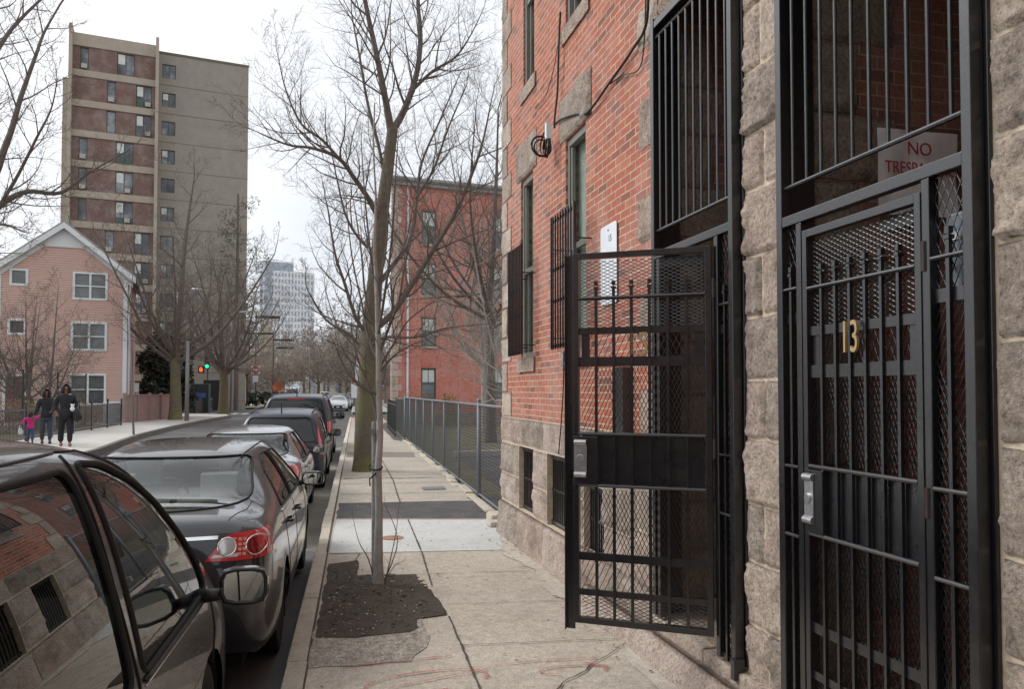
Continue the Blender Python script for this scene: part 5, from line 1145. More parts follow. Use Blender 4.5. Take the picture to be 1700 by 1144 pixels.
    if detail:
        for y in (-.36, .36): seat(root, 2.2 * kx, y, .42, .48, True, sm, 'front_seat', .56)
        seat(root, 1.42 * kx, 0, .44, 1.2, True, sm, 'rear_seat', .5)
        mb = MB(); mb.box(3.0 * kx, 3.5 * kx, -.72 * ky, .72 * ky, .5, .90 * kz); mb.build('dashboard', M['trim'], root, bevel=.05)
        mb = MB(); mb.box(.80 * kx, 1.28 * kx, -.6 * ky, .6 * ky, .8, 1.0 * kz); mb.build('parcel_shelf', sm, root)
        mb = MB(); mb.tube([(2.85 * kx, .36 + .18 * math.cos(t), .88 + .18 * math.sin(t)) for t in [i * .4 for i in range(17)]], .014, 6); mb.build('steering_wheel', M['black'], root, smooth=True)
        mb = MB(); mb.box(2.72 * kx, 2.75 * kx, -.12, .12, 1.24 * kz, 1.31 * kz); mb.bar((2.73 * kx, 0, 1.3 * kz), (2.76 * kx, 0, 1.38 * kz), .01); mb.build('rear_view_mirror', M['black'], root, bevel=.01)
    if detail > 1:
        mb = MB(); rnd = random.Random(6)
        for k2 in range(7): mb.ball((.98 + rnd.uniform(-.05, .12), .48 - k2 * .10, 1.03), rnd.uniform(.05, .085), 10, 7, (1, 1.2, .8))
        mb.build('crumpled_cloth', M['seat'], root, smooth=True)
        mb = MB(); mb.obox((1.02, -.10, 1.0), (.04, 0, .10), (0, .05, 0), (.03, 0, 0)); mb.build('brake_light_housing', M['trim'], root, bevel=.01)
    mb = MB()
    for sg in (-1, 1): p = c.pfront(sg * .55 * ky, .66 * kz); mb.ball((p.x - .06, p.y, p.z), .11, 10, 6, (.7, 1.3, .6))
    mb.build('headlamps', M['headlamp'], root, smooth=True) if False else None
    for sg in (-1, 1):
        p = c.pfront(sg * .52 * ky, .64 * kz); mb = MB(); mb.ball((p.x - .05, p.y, p.z), .10, 10, 6, (.8, 1.4, .6)); mb.build('headlamp', M['headlamp'], root, smooth=True)
    mb = MB(); p = c.pfront(0, .55 * kz); mb.box(p.x - .02, p.x + .012, -.32, .32, .46 * kz, .60 * kz); mb.build('grille', M['black'], root, bevel=.01)
    underbody(root, .2, 4.3 * kx, .68); c.finish(); return root
sedan('parked_sedan', 'dark grey sedan with red and clear tail lamp, second in the parked row', -1.37, 4.98, 0, M['p_grey'], 3, 1.02, 1.0, 1.0, 2, seatm=M['seat'])
sedan('parked_sedan', 'silver sedan parked between the dark grey sedan and the navy estate', -1.60, 10.75, -.13, M['p_silver'], 3, 1.05, 1.0, 1.01, 1, lamps='corner', rearglass='cglass')
# ---- boxy estates
def suv(name, label, X, Y, z, paint, L_, H_, W_, lampz, level=3, slope=.34, big=False, heading=1, detail=1, group='cars parked along the near kerb', lamp_w=.10):
    root = place(name, label, X, Y, z, heading, group); w = W_ / 2; zb = H_ * .61
    st = [(.10, .10 + slope, H_ - .10, w - .27, .02, w - .12, zb, w - .10, .34), (.22, .26 + slope, H_ - .07, w - .25, .03, w - .05, zb, w - .035, .28), (.55, .62 + slope, H_ - .035, w - .235, .03, w - .035, zb, w - .008, .24), (1.2, 1.25 + slope * .5, H_ - .01, w - .22, .035, w - .035, zb, w, .24),
          (2.0, 2.0, H_, w - .215, .035, w - .035, zb, w, .24), (2.55, 2.5, H_ - .01, w - .22, .035, w - .035, zb - .01, w, .24), (L_ * .67, L_ * .62, H_ - .05, w - .24, .04, w - .04, zb - .02, w, .24), (L_ * .74, L_ * .70, H_ * .84, w - .18, .05, w - .05, zb - .03, w, .24),
          (L_ * .79, L_ * .785, H_ * .665, w - .16, .05, w - .07, zb - .05, w - .01, .24), (L_ * .88, L_ * .88, H_ * .60, w - .16, .05, w - .08, zb - .10, w - .01, .26), (L_ * .96, L_ * .96, H_ * .56, w - .22, .04, w - .14, zb - .16, w - .06, .28), (L_ * .99, L_ * .99, H_ * .47, w - .34, .03, w - .26, zb - .24, w - .2, .32)]
    c = Car(root, st, RX, FX, paint, level, w, .06, .12)
    gl = 'cglass_dark'
    rg = round_poly([(-(w - .20), zb + .02), (w - .20, zb + .02), (w - .33, H_ - .14), (-(w - .33), H_ - .14)], .07)
    c.cut('rear_window', rg, 'rear', lambda c_, n_: c_.x < 1.0 and n_.x < -.3, M[gl], .006, .010)
    ws = round_poly([(-(w - .2), H_ * .68), (w - .2, H_ * .68), (w - .27, H_ - .10), (-(w - .27), H_ - .10)], .06); c.cut('windscreen', ws, 'rear', lambda c_, n_: c_.x > L_ * .6 and n_.x > .2, M['cglass'], .004, .009)
    z1 = H_ - .16
    for sg in (-1, 1):
        flt = lambda c_, n_, sg=sg: c_.y * sg > .4 and abs(n_.y) > .3
        for pl in ([(.55, zb + .05), (1.25, zb + .03), (1.3, z1), (.90, z1 - .02)], [(1.36, zb + .03), (2.2, zb + .02), (2.22, z1 + .01), (1.4, z1)], [(2.30, zb + .02), (L_ * .72, zb + .0), (L_ * .66, z1 - .14), (L_ * .6, z1 - .01), (2.32, z1 + .01)]):
            c.cut('side_window', round_poly(pl, .05), 'side', flt, M[gl], .004, .009)
        if not big:
            P = [(w - .115, zb - .33), (w + .1, zb - .33), (w + .1, zb + .05), (w - .22, H_ - .12), (w - .275, H_ - .12), (w - .155, zb + .03)]
            o_ = c.cut('tail_lamp', [(sg * a, b) for a, b in P], 'rear', lambda c_, n_, sg=sg: c_.x < .13 + .40 * max(0, c_.z - zb) / (H_ - zb) + .06 and c_.y * sg > .3, M['lens_red'], -.006, .004)
            mb = MB()
            for z_ in (zb - .13, zb - .22):
                p = c.prear(sg * (w - .10), z_); mb.obox((p.x - .012, p.y - sg * .025, z_), (.0, sg * .075, 0), (.03, sg * .012, 0), (0, 0, .075))
            mb.build('clear_lens', M['lens_clear'], root)
        else:
            P = [(w - .16, zb - .30), (w + .1, zb - .30), (w + .1, zb + .0), (w - .16, zb + .0)]
            c.cut('tail_lamp', [(sg * a, b) for a, b in P], 'rear', lambda c_, n_, sg=sg: c_.x < .30 and c_.y * sg > .3, M['lens_red'], -.006, .004)
        c.seam([(2.25, .35), (2.27, zb)], sg=sg); c.seam([(1.32, .75), (1.34, zb)], sg=sg); c.seam([(L_ * .72, .4), (L_ * .72, zb - .05)], sg=sg)
        handle(c, 2.36, zb - .1, sg); handle(c, 1.5, zb - .09, sg); mirror_part(c, L_ * .69, zb + .02, sg, (.24 if not big else .27, .17 if not big else .22), M['black'], .17)
        c.seam([(.75, sg * (w - .30)), (2.2, sg * (w - .28)), (2.9, sg * (w - .29))], 'top', r=.014, off=.03, mat=M['black'], name='roof_rail')
    c.wheels((.86, L_ * .80), .345 if not big else .39, .22, w - .125, .215)
    c.seam([(-(w - .16), .62), (0, .60), (w - .16, .62)], 'rear', r=.005); c.seam([(-.28, zb - .02), (.0, zb - .0), (.30, zb - .05)], 'rear', r=.009, off=.02, mat=M['black'], name='wiper')
    mb = MB(); p = c.prear(0, zb - .22); mb.box(p.x - .012, p.x, -.16, .16, zb - .36, zb - .22); mb.build('number_plate', M['white'], root)
    p = c.ptop(.10 + slope + .28, .0); mb = MB(); mb.tube([p, p + Vector((-.05, 0, .03)), p + Vector((-.12, 0, .22))], [.018, .012, .004], 6); mb.build('aerial', M['black'], root)
    if not big: mb = MB(); p = c.prear(-.32, zb - .12); mb.ball((p.x, p.y, p.z), .04, 12, 8, (.3, 1, 1)); mb.build('badge', M['chrome'], root, smooth=True)
    else:
        mb = MB(); p = c.prear(0, H_ - .13); mb.box(p.x - .02, p.x + .01, -.22, .22, H_ - .15, H_ - .11); mb.build('high_brake_lamp', M['lens_red'], root)
    for y in (-.4, .4): seat(root, 2.3, y, .6, .5, True, M['seat_dark'], 'front_seat')
    seat(root, 1.4, 0, .6, 1.25, True, M['seat_dark'], 'rear_seat')
    for sg in (-1, 1): p = c.pfront(sg * (w - .3), H_ * .43); mb = MB(); mb.ball((p.x - .05, p.y, p.z), .11, 10, 6, (.8, 1.3, .7)); mb.build('headlamp', M['headlamp'], root, smooth=True)
    underbody(root, .2, L_ - .3, w - .2, .2, .5); c.finish(); return root
suv('parked_estate', 'navy blue compact estate with tall red tail lamps and a roof aerial', -1.50, 15.95, -.13, M['p_blue'], 4.5, 1.62, 1.82, 0)
suv('parked_estate', 'large blue black utility vehicle with a high red brake light', -1.62, 21.9, -.10, M['p_navy'], 5.2, 1.90, 2.0, 0, big=True, slope=.22)
# ---- the near minivan
vr = place('parked_minivan', 'glossy aubergine black minivan nearest the camera, cut off by the left edge', -1.605, -.30, 0)
VAN = [(.10, .30, 1.65, .70, .03, .86, 1.05, .90, .34), (.3, .5, 1.71, .74, .04, .93, 1.03, .965, .26), (.9, 1.0, 1.745, .775, .045, .95, 1.01, .985, .22), (1.7, 1.7, 1.755, .79, .045, .955, .995, .985, .22), (2.5, 2.45, 1.745, .795, .05, .955, .985, .985, .22), (3.05, 3.08, 1.71, .79, .055, .955, .975, .985, .22),
       (3.60, 3.62, 1.575, .795, .07, .955, .965, .985, .22), (4.02, 4.10, 1.34, .80, .09, .95, .955, .985, .22), (4.30, 4.42, 1.10, .82, .09, .93, .94, .98, .22), (4.58, 4.62, 1.0, .80, .08, .89, .90, .97, .22), (4.85, 4.87, .89, .72, .06, .80, .80, .90, .24), (5.0, 5.0, .74, .58, .04, .66, .68, .76, .28)]
c = Car(vr, VAN, RX, FX, M['p_van'], 4, .985)
fl = lambda c_, n_: c_.y < -.4 and abs(n_.y) > .3
fr_ = lambda c_, n_: c_.y > .4 and abs(n_.y) > .3
FW = [(2.98, .985), (4.10, .985), (4.08, 1.12), (3.94, 1.28), (3.72, 1.43), (3.45, 1.55), (3.14, 1.64), (2.88, 1.665)]
for f_ in (fl, fr_):
    c.cut('side_window', round_poly(FW, .05), 'side', f_, M['cglass'], .006, .010)
    c.cut('side_window', round_poly([(1.35, 1.0), (2.86, .985), (2.76, 1.655), (1.32, 1.655)], .06), 'side', f_, M['cglass_dark'], .006, .010)
    c.cut('side_window', round_poly([(.45, 1.02), (1.22, 1.0), (1.2, 1.61), (.62, 1.58)], .06), 'side', f_, M['cglass_dark'], .006, .010)
c.cut('windscreen', round_poly([(-.78, 1.12), (.78, 1.12), (.72, 1.66), (-.72, 1.66)], .07), 'rear', lambda c_, n_: c_.x > 2.9 and n_.x > .2 and n_.z > .3, M['cglass'], .004, .010)
c.cut('rear_window', round_poly([(-.74, 1.08), (.74, 1.08), (.62, 1.56), (-.62, 1.56)], .07), 'rear', lambda c_, n_: c_.x < .9 and n_.x < -.3, M['cglass_dark'], .004, .010)
c.wheels((.95, 4.02), .335, .21, .86, .21)
for sg in (-1, 1):
    c.seam([(2.89, .26), (2.94, .6), (2.92, .98), (2.84, 1.30), (2.815, 1.64), (2.83, 1.69)], sg=sg, r=.006)
    c.seam([(4.05, .66), (4.16, .78), (4.16, .90), (4.12, .955)], sg=sg, r=.005)
    c.seam([(2.83, 1.70), (3.12, 1.685), (3.46, 1.60), (3.80, 1.45), (4.05, 1.28), (4.18, 1.08)], sg=sg, r=.005)
    c.seam([(1.24, 1.70), (2.8, 1.70)], sg=sg, r=.006, mat=M['black'], name='roof_gutter')
    c.seam([(.5, .985), (1.5, .975), (2.86, .965)], sg=sg, r=.009, mat=M['black'], name='belt_moulding', off=.002); c.seam([(2.98, .968), (4.08, .962)], sg=sg, r=.010, mat=M['black'], name='belt_moulding', off=.002)
    c.seam([(2.98, .950), (4.08, .945)], sg=sg, r=.004, mat=M['chrome'], name='belt_strip', off=.002)
    handle(c, 2.6, .86, sg)
mirror_part(c, 3.92, 1.00, -1, (.20, .16), None, .19); mirror_part(c, 3.80, 1.06, 1, (.215, .175), None, .175)
for y in (-.45, .45): seat(vr, 2.75, y, .55, .52, True, M['seat_dark'], 'front_seat', .62)
for y in (-.45, .45): seat(vr, 1.7, y, .55, .5, True, M['seat_dark'], 'rear_seat', .62)
mb = MB(); mb.box(3.55, 4.15, -.85, .85, .6, .98); mb.build('dashboard', M['trim'], vr, bevel=.08)
mb = MB(); mb.tube([(3.42 + .06 * math.sin(t), .45 + .19 * math.cos(t), 1.0 + .18 * math.sin(t)) for t in [i * .4 for i in range(17)]], .015, 6); mb.build('steering_wheel', M['black'], vr, smooth=True)
mb = MB(); mb.box(.3, 4.1, -.9, .9, .28, .4); mb.build('floor', M['dark'], vr)
for sg in (-1, 1): p = c.pfront(sg * .62, .68); mb = MB(); mb.ball((p.x - .06, p.y, p.z), .13, 12, 7, (.8, 1.3, .7)); mb.build('headlamp', M['headlamp'], vr, smooth=True)
underbody(vr, .2, 4.8, .8, .18, .3); c.finish()
# ================================================================= BACKGROUND
def rotmat_thing(name, label, cat, corner, ang, group=None): return thing(name, label, cat, corner, ang, group)
# ---- far red brick block (local x along the wall seen, -y towards camera)
M['brick_far'] = mat_brick('far_brick', srgb(174, 104, 90), srgb(202, 120, 104), srgb(210, 134, 116), srgb(210, 156, 138), ms=.005, bumpst=.2)
A2 = math.radians(9.7)
fb = thing('brick_block', 'four storey red brick block with tall windows beyond the fenced lot', 'building', (1.85, 42.6, 0), A2)
cols = (2.05, 6.1, 10.2); rowsz = ((1.45, 3.15, 0), (4.35, 5.95, 0), (7.15, 8.95, 1), (10.0, 11.85, 0))
holes = [(cx - .42, cx + .42, z0, z1) for cx in cols for z0, z1, _ in rowsz]
def face_cells(mb, x0, x1, z0, z1, holes, depth=.15, y=0):
    xs_ = sorted({x0, x1, *[h[0] for h in holes], *[h[1] for h in holes]}); zz = sorted({z0, z1, *[h[2] for h in holes], *[h[3] for h in holes]})
    for i in range(len(xs_) - 1):
        for j in range(len(zz) - 1):
            cx = (xs_[i] + xs_[i + 1]) / 2; cz = (zz[j] + zz[j + 1]) / 2
            if any(h[0] < cx < h[1] and h[2] < cz < h[3] for h in holes): continue
            mb.quad((xs_[i], y, zz[j]), (xs_[i + 1], y, zz[j]), (xs_[i + 1], y, zz[j + 1]), (xs_[i], y, zz[j + 1]))
    for a, b, c, d in holes:
        mb.quad((a, y, c), (a, y + depth, c), (a, y + depth, d), (a, y, d)); mb.quad((b, y, c), (b, y, d), (b, y + depth, d), (b, y + depth, c)); mb.quad((a, y, d), (a, y + depth, d), (b, y + depth, d), (b, y, d)); mb.quad((a, y, c), (b, y, c), (b, y + depth, c), (a, y + depth, c))
def close_box(mb, x0, x1, z0, z1, D, q=0):
    if q:
        mb.quad((x0, 0, z0), (x0, 0, z1), (x0 + q, D, z1), (x0 + q, D, z0)); mb.quad((x1, 0, z0), (x1, D, z0), (x1, D, z1), (x1, 0, z1)); mb.quad((x0 + q, D, z0), (x0 + q, D, z1), (x1, D, z1), (x1, D, z0)); mb.quad((x0, 0, z1), (x1, 0, z1), (x1, D, z1), (x0 + q, D, z1)); return
    mb.quad((x0, 0, z0), (x0, 0, z1), (x0, D, z1), (x0, D, z0)); mb.quad((x1, 0, z0), (x1, D, z0), (x1, D, z1), (x1, 0, z1)); mb.quad((x0, D, z0), (x0, D, z1), (x1, D, z1), (x1, D, z0)); mb.quad((x0, 0, z1), (x1, 0, z1), (x1, D, z1), (x0, D, z1))
mb = MB(); face_cells(mb, 0, 16, -.2, 13.3, holes); close_box(mb, 0, 16, -.2, 13.3, 14, 4.6); mb.build('wall', M['brick_far'], fb)
mb = MB(); z = 0; i = 0
while z < 13: w_ = .55 if i % 2 else .36; mb.box(-.03, w_, -.03, .2, z + .01, z + .37); z += .38; i += 1
mb.build('corner_quoins', M['stone'], fb, bevel=.02)
mb = MB(); mb.box(-.3, 16.2, -.35, .6, 13.3, 13.42); mb.box(-.2, 16.1, -.22, -.0, 13.1, 13.3); mb.box(-.35, 16.2, -.42, -.3, 13.36, 13.5); mb.build('roof_cornice', simple('pale_cornice', srgb(150, 152, 150), .6), fb)
mb = MB(); mb.bar((.85, -.08, .2), (.85, -.08, 13.1), .06, 8); mb.build('downpipe', M['white'], fb)
mb = MB(); mb.box(.1, 16, -.06, 0, -.2, .7); mb.build('stone_foot', M['stone_dark'], fb)
for cx in cols:
    for z0, z1, arch in rowsz:
        m_ = MB(); a, b = cx - .42, cx + .42; y = .07
        for q in ((a, a + .07, z0, z1), (b - .07, b, z0, z1), (a + .07, b - .07, z1 - .08, z1), (a + .07, b - .07, z0, z0 + .07), (a + .07, b - .07, (z0 + z1) / 2 - .03, (z0 + z1) / 2 + .03)): m_.box(q[0], q[1], y, y + .06, q[2], q[3])
        m_.box(cx - .015, cx + .015, y + .01, y + .05, (z0 + z1) / 2 + .03, z1 - .08); w_ = m_.build('window', simple('green_grey_frame', srgb(74, 84, 80), .6) if 'green_grey_frame' not in bpy.data.materials else bpy.data.materials['green_grey_frame'], fb)
        m_ = MB(); m_.box(a + .05, b - .05, y + .03, y + .04, z0, z1); m_.build('pane', M['glassw'], w_)
        m_ = MB(); m_.box(a + .09, b - .09, y + .02, y + .027, (z0 + z1) / 2 + .1, z1 - .1); m_.build('blind', M['blind'], w_)
        m_ = MB(); m_.box(a - .08, b + .08, -.06, .02, z0 - .14, z0); m_.build('sill', M['stone'], w_)
        m_ = MB()
        for k in range(7):
            t = (k - 3) / 3; m_.obox((cx + t * .46 - .07, -.03, z1 + .02 + .07 * (1 - t * t)), (.135, 0, 0), (0, .05, 0), (t * .05, 0, .22))
        m_.build('arch_lintel', M['brick_far'], w_)
# ---- pink clapboard house
n = NT('pink_clapboard'); sx = n.n('ShaderNodeSeparateXYZ'); n.l(n.tc.outputs['Object'], sx.inputs[0]); fz = n.math('FRACT', n.math('DIVIDE', sx.outputs['Z'], .125))
f_ = n.noise(1.2, 4, .6); n.col(n.mix(n.ramp(f_, [(.3, srgb(206, 173, 161)), (.7, srgb(214, 182, 170))]), srgb(150, 112, 102), n.ramp(fz, [(.0, (1, 1, 1, 1)), (.10, (1, 1, 1, 1)), (.16, (0, 0, 0, 1))]))); n.set(Roughness=.7)
n.bump(fz, 1.0, .02); M['clap'] = n.m
M['white_trim'] = simple('white_trim', srgb(216, 218, 220), .6, var=.05)
HD = math.atan2(-.206, -.978)
hs_ = thing('pink_house', 'pink clapboard gabled house with white trim behind the black fence', 'building', (-12.0, 44.6, .25), math.atan2(.206, .978) + math.pi)
# local x: from right corner towards the left, y: away? after 180deg turn local -y points away from camera; build with +y facing camera
def hb(mb, x0, x1, y0, y1, z0, z1): mb.box(x0, x1, y0, y1, z0, z1)
HW = 5.8; EH = 7.95; PK = 10.3
hw = [(1.0, 2.4, 6.5, 7.75), (1.0, 2.45, 3.85, 5.15), (1.0, 2.5, 1.0, 2.45), (4.6, 5.2, 7.1, 7.75), (4.65, 5.25, 4.6, 5.2)]
dr = (4.55, 5.4, .1, 2.4)
mb = MB(); xs_ = sorted({0, HW, *[h[0] for h in hw + [dr]], *[h[1] for h in hw + [dr]]}); zz = sorted({-.3, EH, *[h[2] for h in hw + [dr]], *[h[3] for h in hw + [dr]]})
for i in range(len(xs_) - 1):
    for j in range(len(zz) - 1):
        cx = (xs_[i] + xs_[i + 1]) / 2; cz = (zz[j] + zz[j + 1]) / 2
        if any(h[0] < cx < h[1] and h[2] < cz < h[3] for h in hw + [dr]): continue
        mb.quad((xs_[i], 0, zz[j]), (xs_[i + 1], 0, zz[j]), (xs_[i + 1], 0, zz[j + 1]), (xs_[i], 0, zz[j + 1]))
mb.add([(0, 0, EH), (HW, 0, EH), (HW / 2, 0, PK)], [(0, 1, 2)]); mb.add([(0, -10, -.3), (0, 0, -.3), (0, 0, EH), (0, -10, EH)], [(0, 1, 2, 3)]); mb.add([(HW, -10, -.3), (HW, 0, -.3), (HW, 0, EH), (HW, -10, EH)], [(0, 1, 2, 3)])
mb.add([(0, -10, -.3), (HW, -10, -.3), (HW, -10, EH), (HW / 2, -10, PK), (0, -10, EH)], [(0, 1, 2, 3, 4)]); mb.build('wall', M['clap'], hs_)
mb = MB(); t_ = .12
for sg in (0, 1):
    a = Vector((-.45, .35, EH - .32)) if sg == 0 else Vector((HW + .45, .35, EH - .32)); p = Vector((HW / 2, .35, PK + .02)); mb.obox(a, p - a, (0, -10.6, 0), (0, 0, t_))
mb.build('roof', simple('grey_shingle', srgb(150, 150, 150), .9), hs_)
mb = MB()
for sg in (0, 1):
    a = Vector((-.45, .36, EH - .62)) if sg == 0 else Vector((HW + .45, .36, EH - .62)); p = Vector((HW / 2, .36, PK - .28)); mb.obox(a, p - a, (0, .05, 0), (0, 0, .30))
    a = Vector((-.3, .02, EH - .80)) if sg == 0 else Vector((HW + .3, .02, EH - .80)); p = Vector((HW / 2, .02, PK - .46)); mb.obox(a, p - a, (0, .06, 0), (0, 0, .34))
mb.add([(HW / 2 - .9, .07, PK - 1.12), (HW / 2 + .9, .07, PK - 1.12), (HW / 2, .07, PK - .36)], [(0, 1, 2)]); mb.box(HW / 2 - 1.0, HW / 2 + 1.0, .0, .08, PK - 1.22, PK - 1.12)
mb.box(-.06, .14, -.03, .05, -.3, EH - .3); mb.box(HW - .14, HW + .06, -.03, .05, -.3, EH - .3); mb.build('bargeboards', M['white_trim'], hs_)
for k, (a, b, c, d) in enumerate(hw):
    m_ = MB(); e = .11
    for q in ((a - e, a, c - e, d + e), (b, b + e, c - e, d + e), (a, b, d, d + e), (a, b, c - e, c)): m_.box(q[0], q[1], -.1, .05, q[2], q[3])
    if b - a > 1: m_.box((a + b) / 2 - .05, (a + b) / 2 + .05, -.1, .04, c, d)
    m_.box(a, b, -.08, .02, (c + d) / 2 - .03, (c + d) / 2 + .03) if b - a > 1 else None
    w_ = m_.build('window', M['white_trim'], hs_); m_ = MB(); m_.box(a, b, -.12, -.1, c, d); m_.build('pane', M['glassw'], w_)
m_ = MB(); a, b, c, d = dr
for q in ((a - .12, a, c, d + .12), (b, b + .12, c, d + .12), (a, b, d, d + .12)): m_.box(q[0], q[1], -.1, .05, q[2], q[3])
dd = m_.build('door_frame', M['white_trim'], hs_); m_ = MB(); m_.box(a, b, -.1, -.04, c, d)
for zc in (.5, 1.4): m_.box(a + .2, b - .2, -.045, -.03, zc, zc + .65)
dl = m_.build('door', simple('maroon_door', srgb(104, 58, 56), .5), hs_); m_ = MB(); m_.ball((a + .1, .0, 1.2), .04); m_.build('handle', M['brass'], dl)
m_ = MB(); m_.box(.1, 1.0, .0, .3, -.3, 1.1); m_.box(.0, .45, .3, .5, -.3, .3); m_.build('white_lean_to', M['white_trim'], hs_, bevel=.02)
m_ = MB(); m_.bar((-.12, -.3, -.2), (-.12, -.3, EH - .4), .07, 8); m_.build('gutter_pipe', M['white_trim'], hs_)
nb_ = thing('neighbour_house', 'grey roofed neighbour house just showing at the left picture edge', 'building', (-21.0, 46.5, .25), math.atan2(.206, .978) + math.pi)
mb = MB(); mb.box(0, 9, -9, 0, -.3, 7.9); mb.build('wall', M['clap'], nb_); mb = MB(); mb.add([(-.4, .4, 7.7), (9.4, .4, 7.7), (9.4, -4.5, 9.6), (-.4, -4.5, 9.6), (9.4, -9.4, 7.7), (-.4, -9.4, 7.7)], [(0, 1, 2, 3), (3, 2, 4, 5), (0, 3, 5), (1, 4, 2)]); mb.build('roof', bpy.data.materials['grey_shingle'], nb_)
mb = MB(); mb.box(.5, 1.6, 0, .04, 4.2, 5.4); mb.build('window', M['glassw'], nb_)
# ---- concrete and brick tower
M['concrete'] = mat_conc('tower_concrete', srgb(144, 139, 129), srgb(158, 152, 142), .12, .25)
M['concrete2'] = mat_conc('tower_band', srgb(164, 155, 140), srgb(178, 168, 154), .12, .2)
M['brick_tw'] = mat_brick('tower_brick', srgb(104, 82, 76), srgb(120, 94, 86), srgb(128, 102, 94), srgb(134, 114, 106), bw=.25, rh=.09, ms=.006, bumpst=.1)
tp_ = aty(407, 690, 78.0)
AT = math.atan2(.225, .974)
def tw_pt(x): return Vector((tp_.x, 78.0, .1)) - Vector((.974, .225, 0)) * x
TW = thing('apartment_tower', 'tall apartment tower with brick and concrete banded bay and blank concrete flank', 'building', (tp_.x, 78.0, .1), AT)
# local x negative to the left
TW.scale = (.885, 1, 1); TH = 33.1; FH = 2.66
cw = [(-8.55, -7.25, TH - 2.35 - k * FH, TH - 1.05 - k * FH) for k in range(12)]
mb = MB(); face_cells(mb, -9.0, 0, -1, TH, cw, .35); mb.quad((0, 0, -1), (0, 14, -1), (0, 14, TH), (0, 0, TH)); mb.quad((-9, 0, TH), (0, 0, TH), (0, 14, TH), (-9, 14, TH)); mb.quad((0, 14, -1), (-9, 14, -1), (-9, 14, TH), (0, 14, TH)); mb.build('concrete_flank', M['concrete'], TW)
mb = MB()
for k in range(1, 13): mb.box(-9.0, .02, -.012, .0, TH - .35 - k * FH, TH - .30 - k * FH)
mb.box(-9, .05, -.06, 0, TH - .12, TH + .08); mb.build('floor_joints', simple('joint_grey', srgb(112, 106, 92), .9), TW)
y0 = -1.3; X0, X1 = -16.6, -9.15; BT = TH + .0
nar = [0, 1, 1, 0, 0, 0, 1, 1, 1, 0, 0, 1]
bh = []
for k in range(12):
    zt_ = BT - 1.15 - k * FH
    if nar[k]: bh.append((-13.55, -12.75, zt_ - 1.95, zt_ - .05)); bh.append((-10.95, -9.5, zt_ - 1.95, zt_ - .05))
    else: bh.append((-15.95, -15.2, zt_ - 1.95, zt_ - .05)); bh.append((-12.7, -11.1, zt_ - 1.95, zt_ - .05))
mb = MB(); face_cells(mb, X0, X1, -1, BT, bh, .2, y0); mb.quad((X0, y0, -1), (X0, 12, -1), (X0, 12, BT), (X0, y0, BT)); mb.quad((X1, y0, -1), (X1, y0, BT), (X1, 12, BT), (X1, 12, -1)); mb.quad((X0, y0, BT), (X1, y0, BT), (X1, 12, BT), (X0, 12, BT)); mb.build('brick_bay', M['brick_tw'], TW)
for k in range(13):
    mb = MB(); zz0 = BT - 1.1 if k == 0 else BT - 1.15 - k * FH + .02; mb.box(X0, X1, y0 - .10, y0 - .01, zz0, zz0 + (1.1 if k == 0 else .58)); mb.build('concrete_band', M['concrete2'], TW)
for x in (X0 - .28, X1 - .02): mb = MB(); mb.box(x, x + .30, y0 - .75, 12, -1, BT + .5); mb.build('concrete_fin', M['concrete2'], TW)
mb = MB(); mb.box(-17.7, -16.9, 1.2, 11, -1, BT - 3.2); mb.box(-17.4, -16.9, .2, 1.2, -1, BT - 6.4); mb.build('side_wing', M['concrete2'], TW)
n = NT('tower_window_glass'); f_ = n.noise(.45, 3, .6); n.col(n.ramp(f_, [(.35, srgb(52, 58, 62)), (.5, srgb(92, 98, 102)), (.65, srgb(150, 156, 158))])); n.set(Roughness=.12); M['twg'] = n.m
M['tw_frame'] = simple('tower_window_frame', srgb(70, 70, 68), .6); M['ac'] = simple('ac_unit', srgb(176, 172, 164), .6); M['green_pan'] = simple('green_panel', srgb(70, 96, 84), .7)
for k, (a, b, c, d) in enumerate(cw + bh):
    yy = 0 if k < 12 else y0; m_ = MB(); y = yy + .1
    for q in ((a, a + .06, c, d), (b - .06, b, c, d), (a + .06, b - .06, d - .06, d), (a + .06, b - .06, c, c + .06)): m_.box(q[0], q[1], y, y + .05, q[2], q[3])
    if b - a > 1: m_.box((a + b) / 2 - .03, (a + b) / 2 + .03, y, y + .05, c + .06, d - .06)
    w_ = m_.build('window', M['tw_frame'], TW); m_ = MB(); m_.box(a + .05, b - .05, y + .02, y + .03, c + .05, d - .05); m_.build('pane', M['twg'], w_)
    if k >= 12 and k % 3 != 1: m_ = MB(); m_.box(a + (.1 if b - a < 1 else .85), a + (.6 if b - a < 1 else 1.35), y - .3, y + .0, c + .05, c + .42); m_.build('air_conditioner', M['ac'], w_)
    if k >= 12 and k % 4 == 3: m_ = MB(); m_.box(a + .08, b - .08, y + .0, y + .015, c + .05, c + .5); m_.build('green_panel', M['green_pan'], w_)
    if k % 2: m_ = MB(); m_.box(a + .1, a + (b - a) * .45, y + .005, y + .015, (c + d) / 2, d - .08); m_.build('blind', M['blind'], w_)
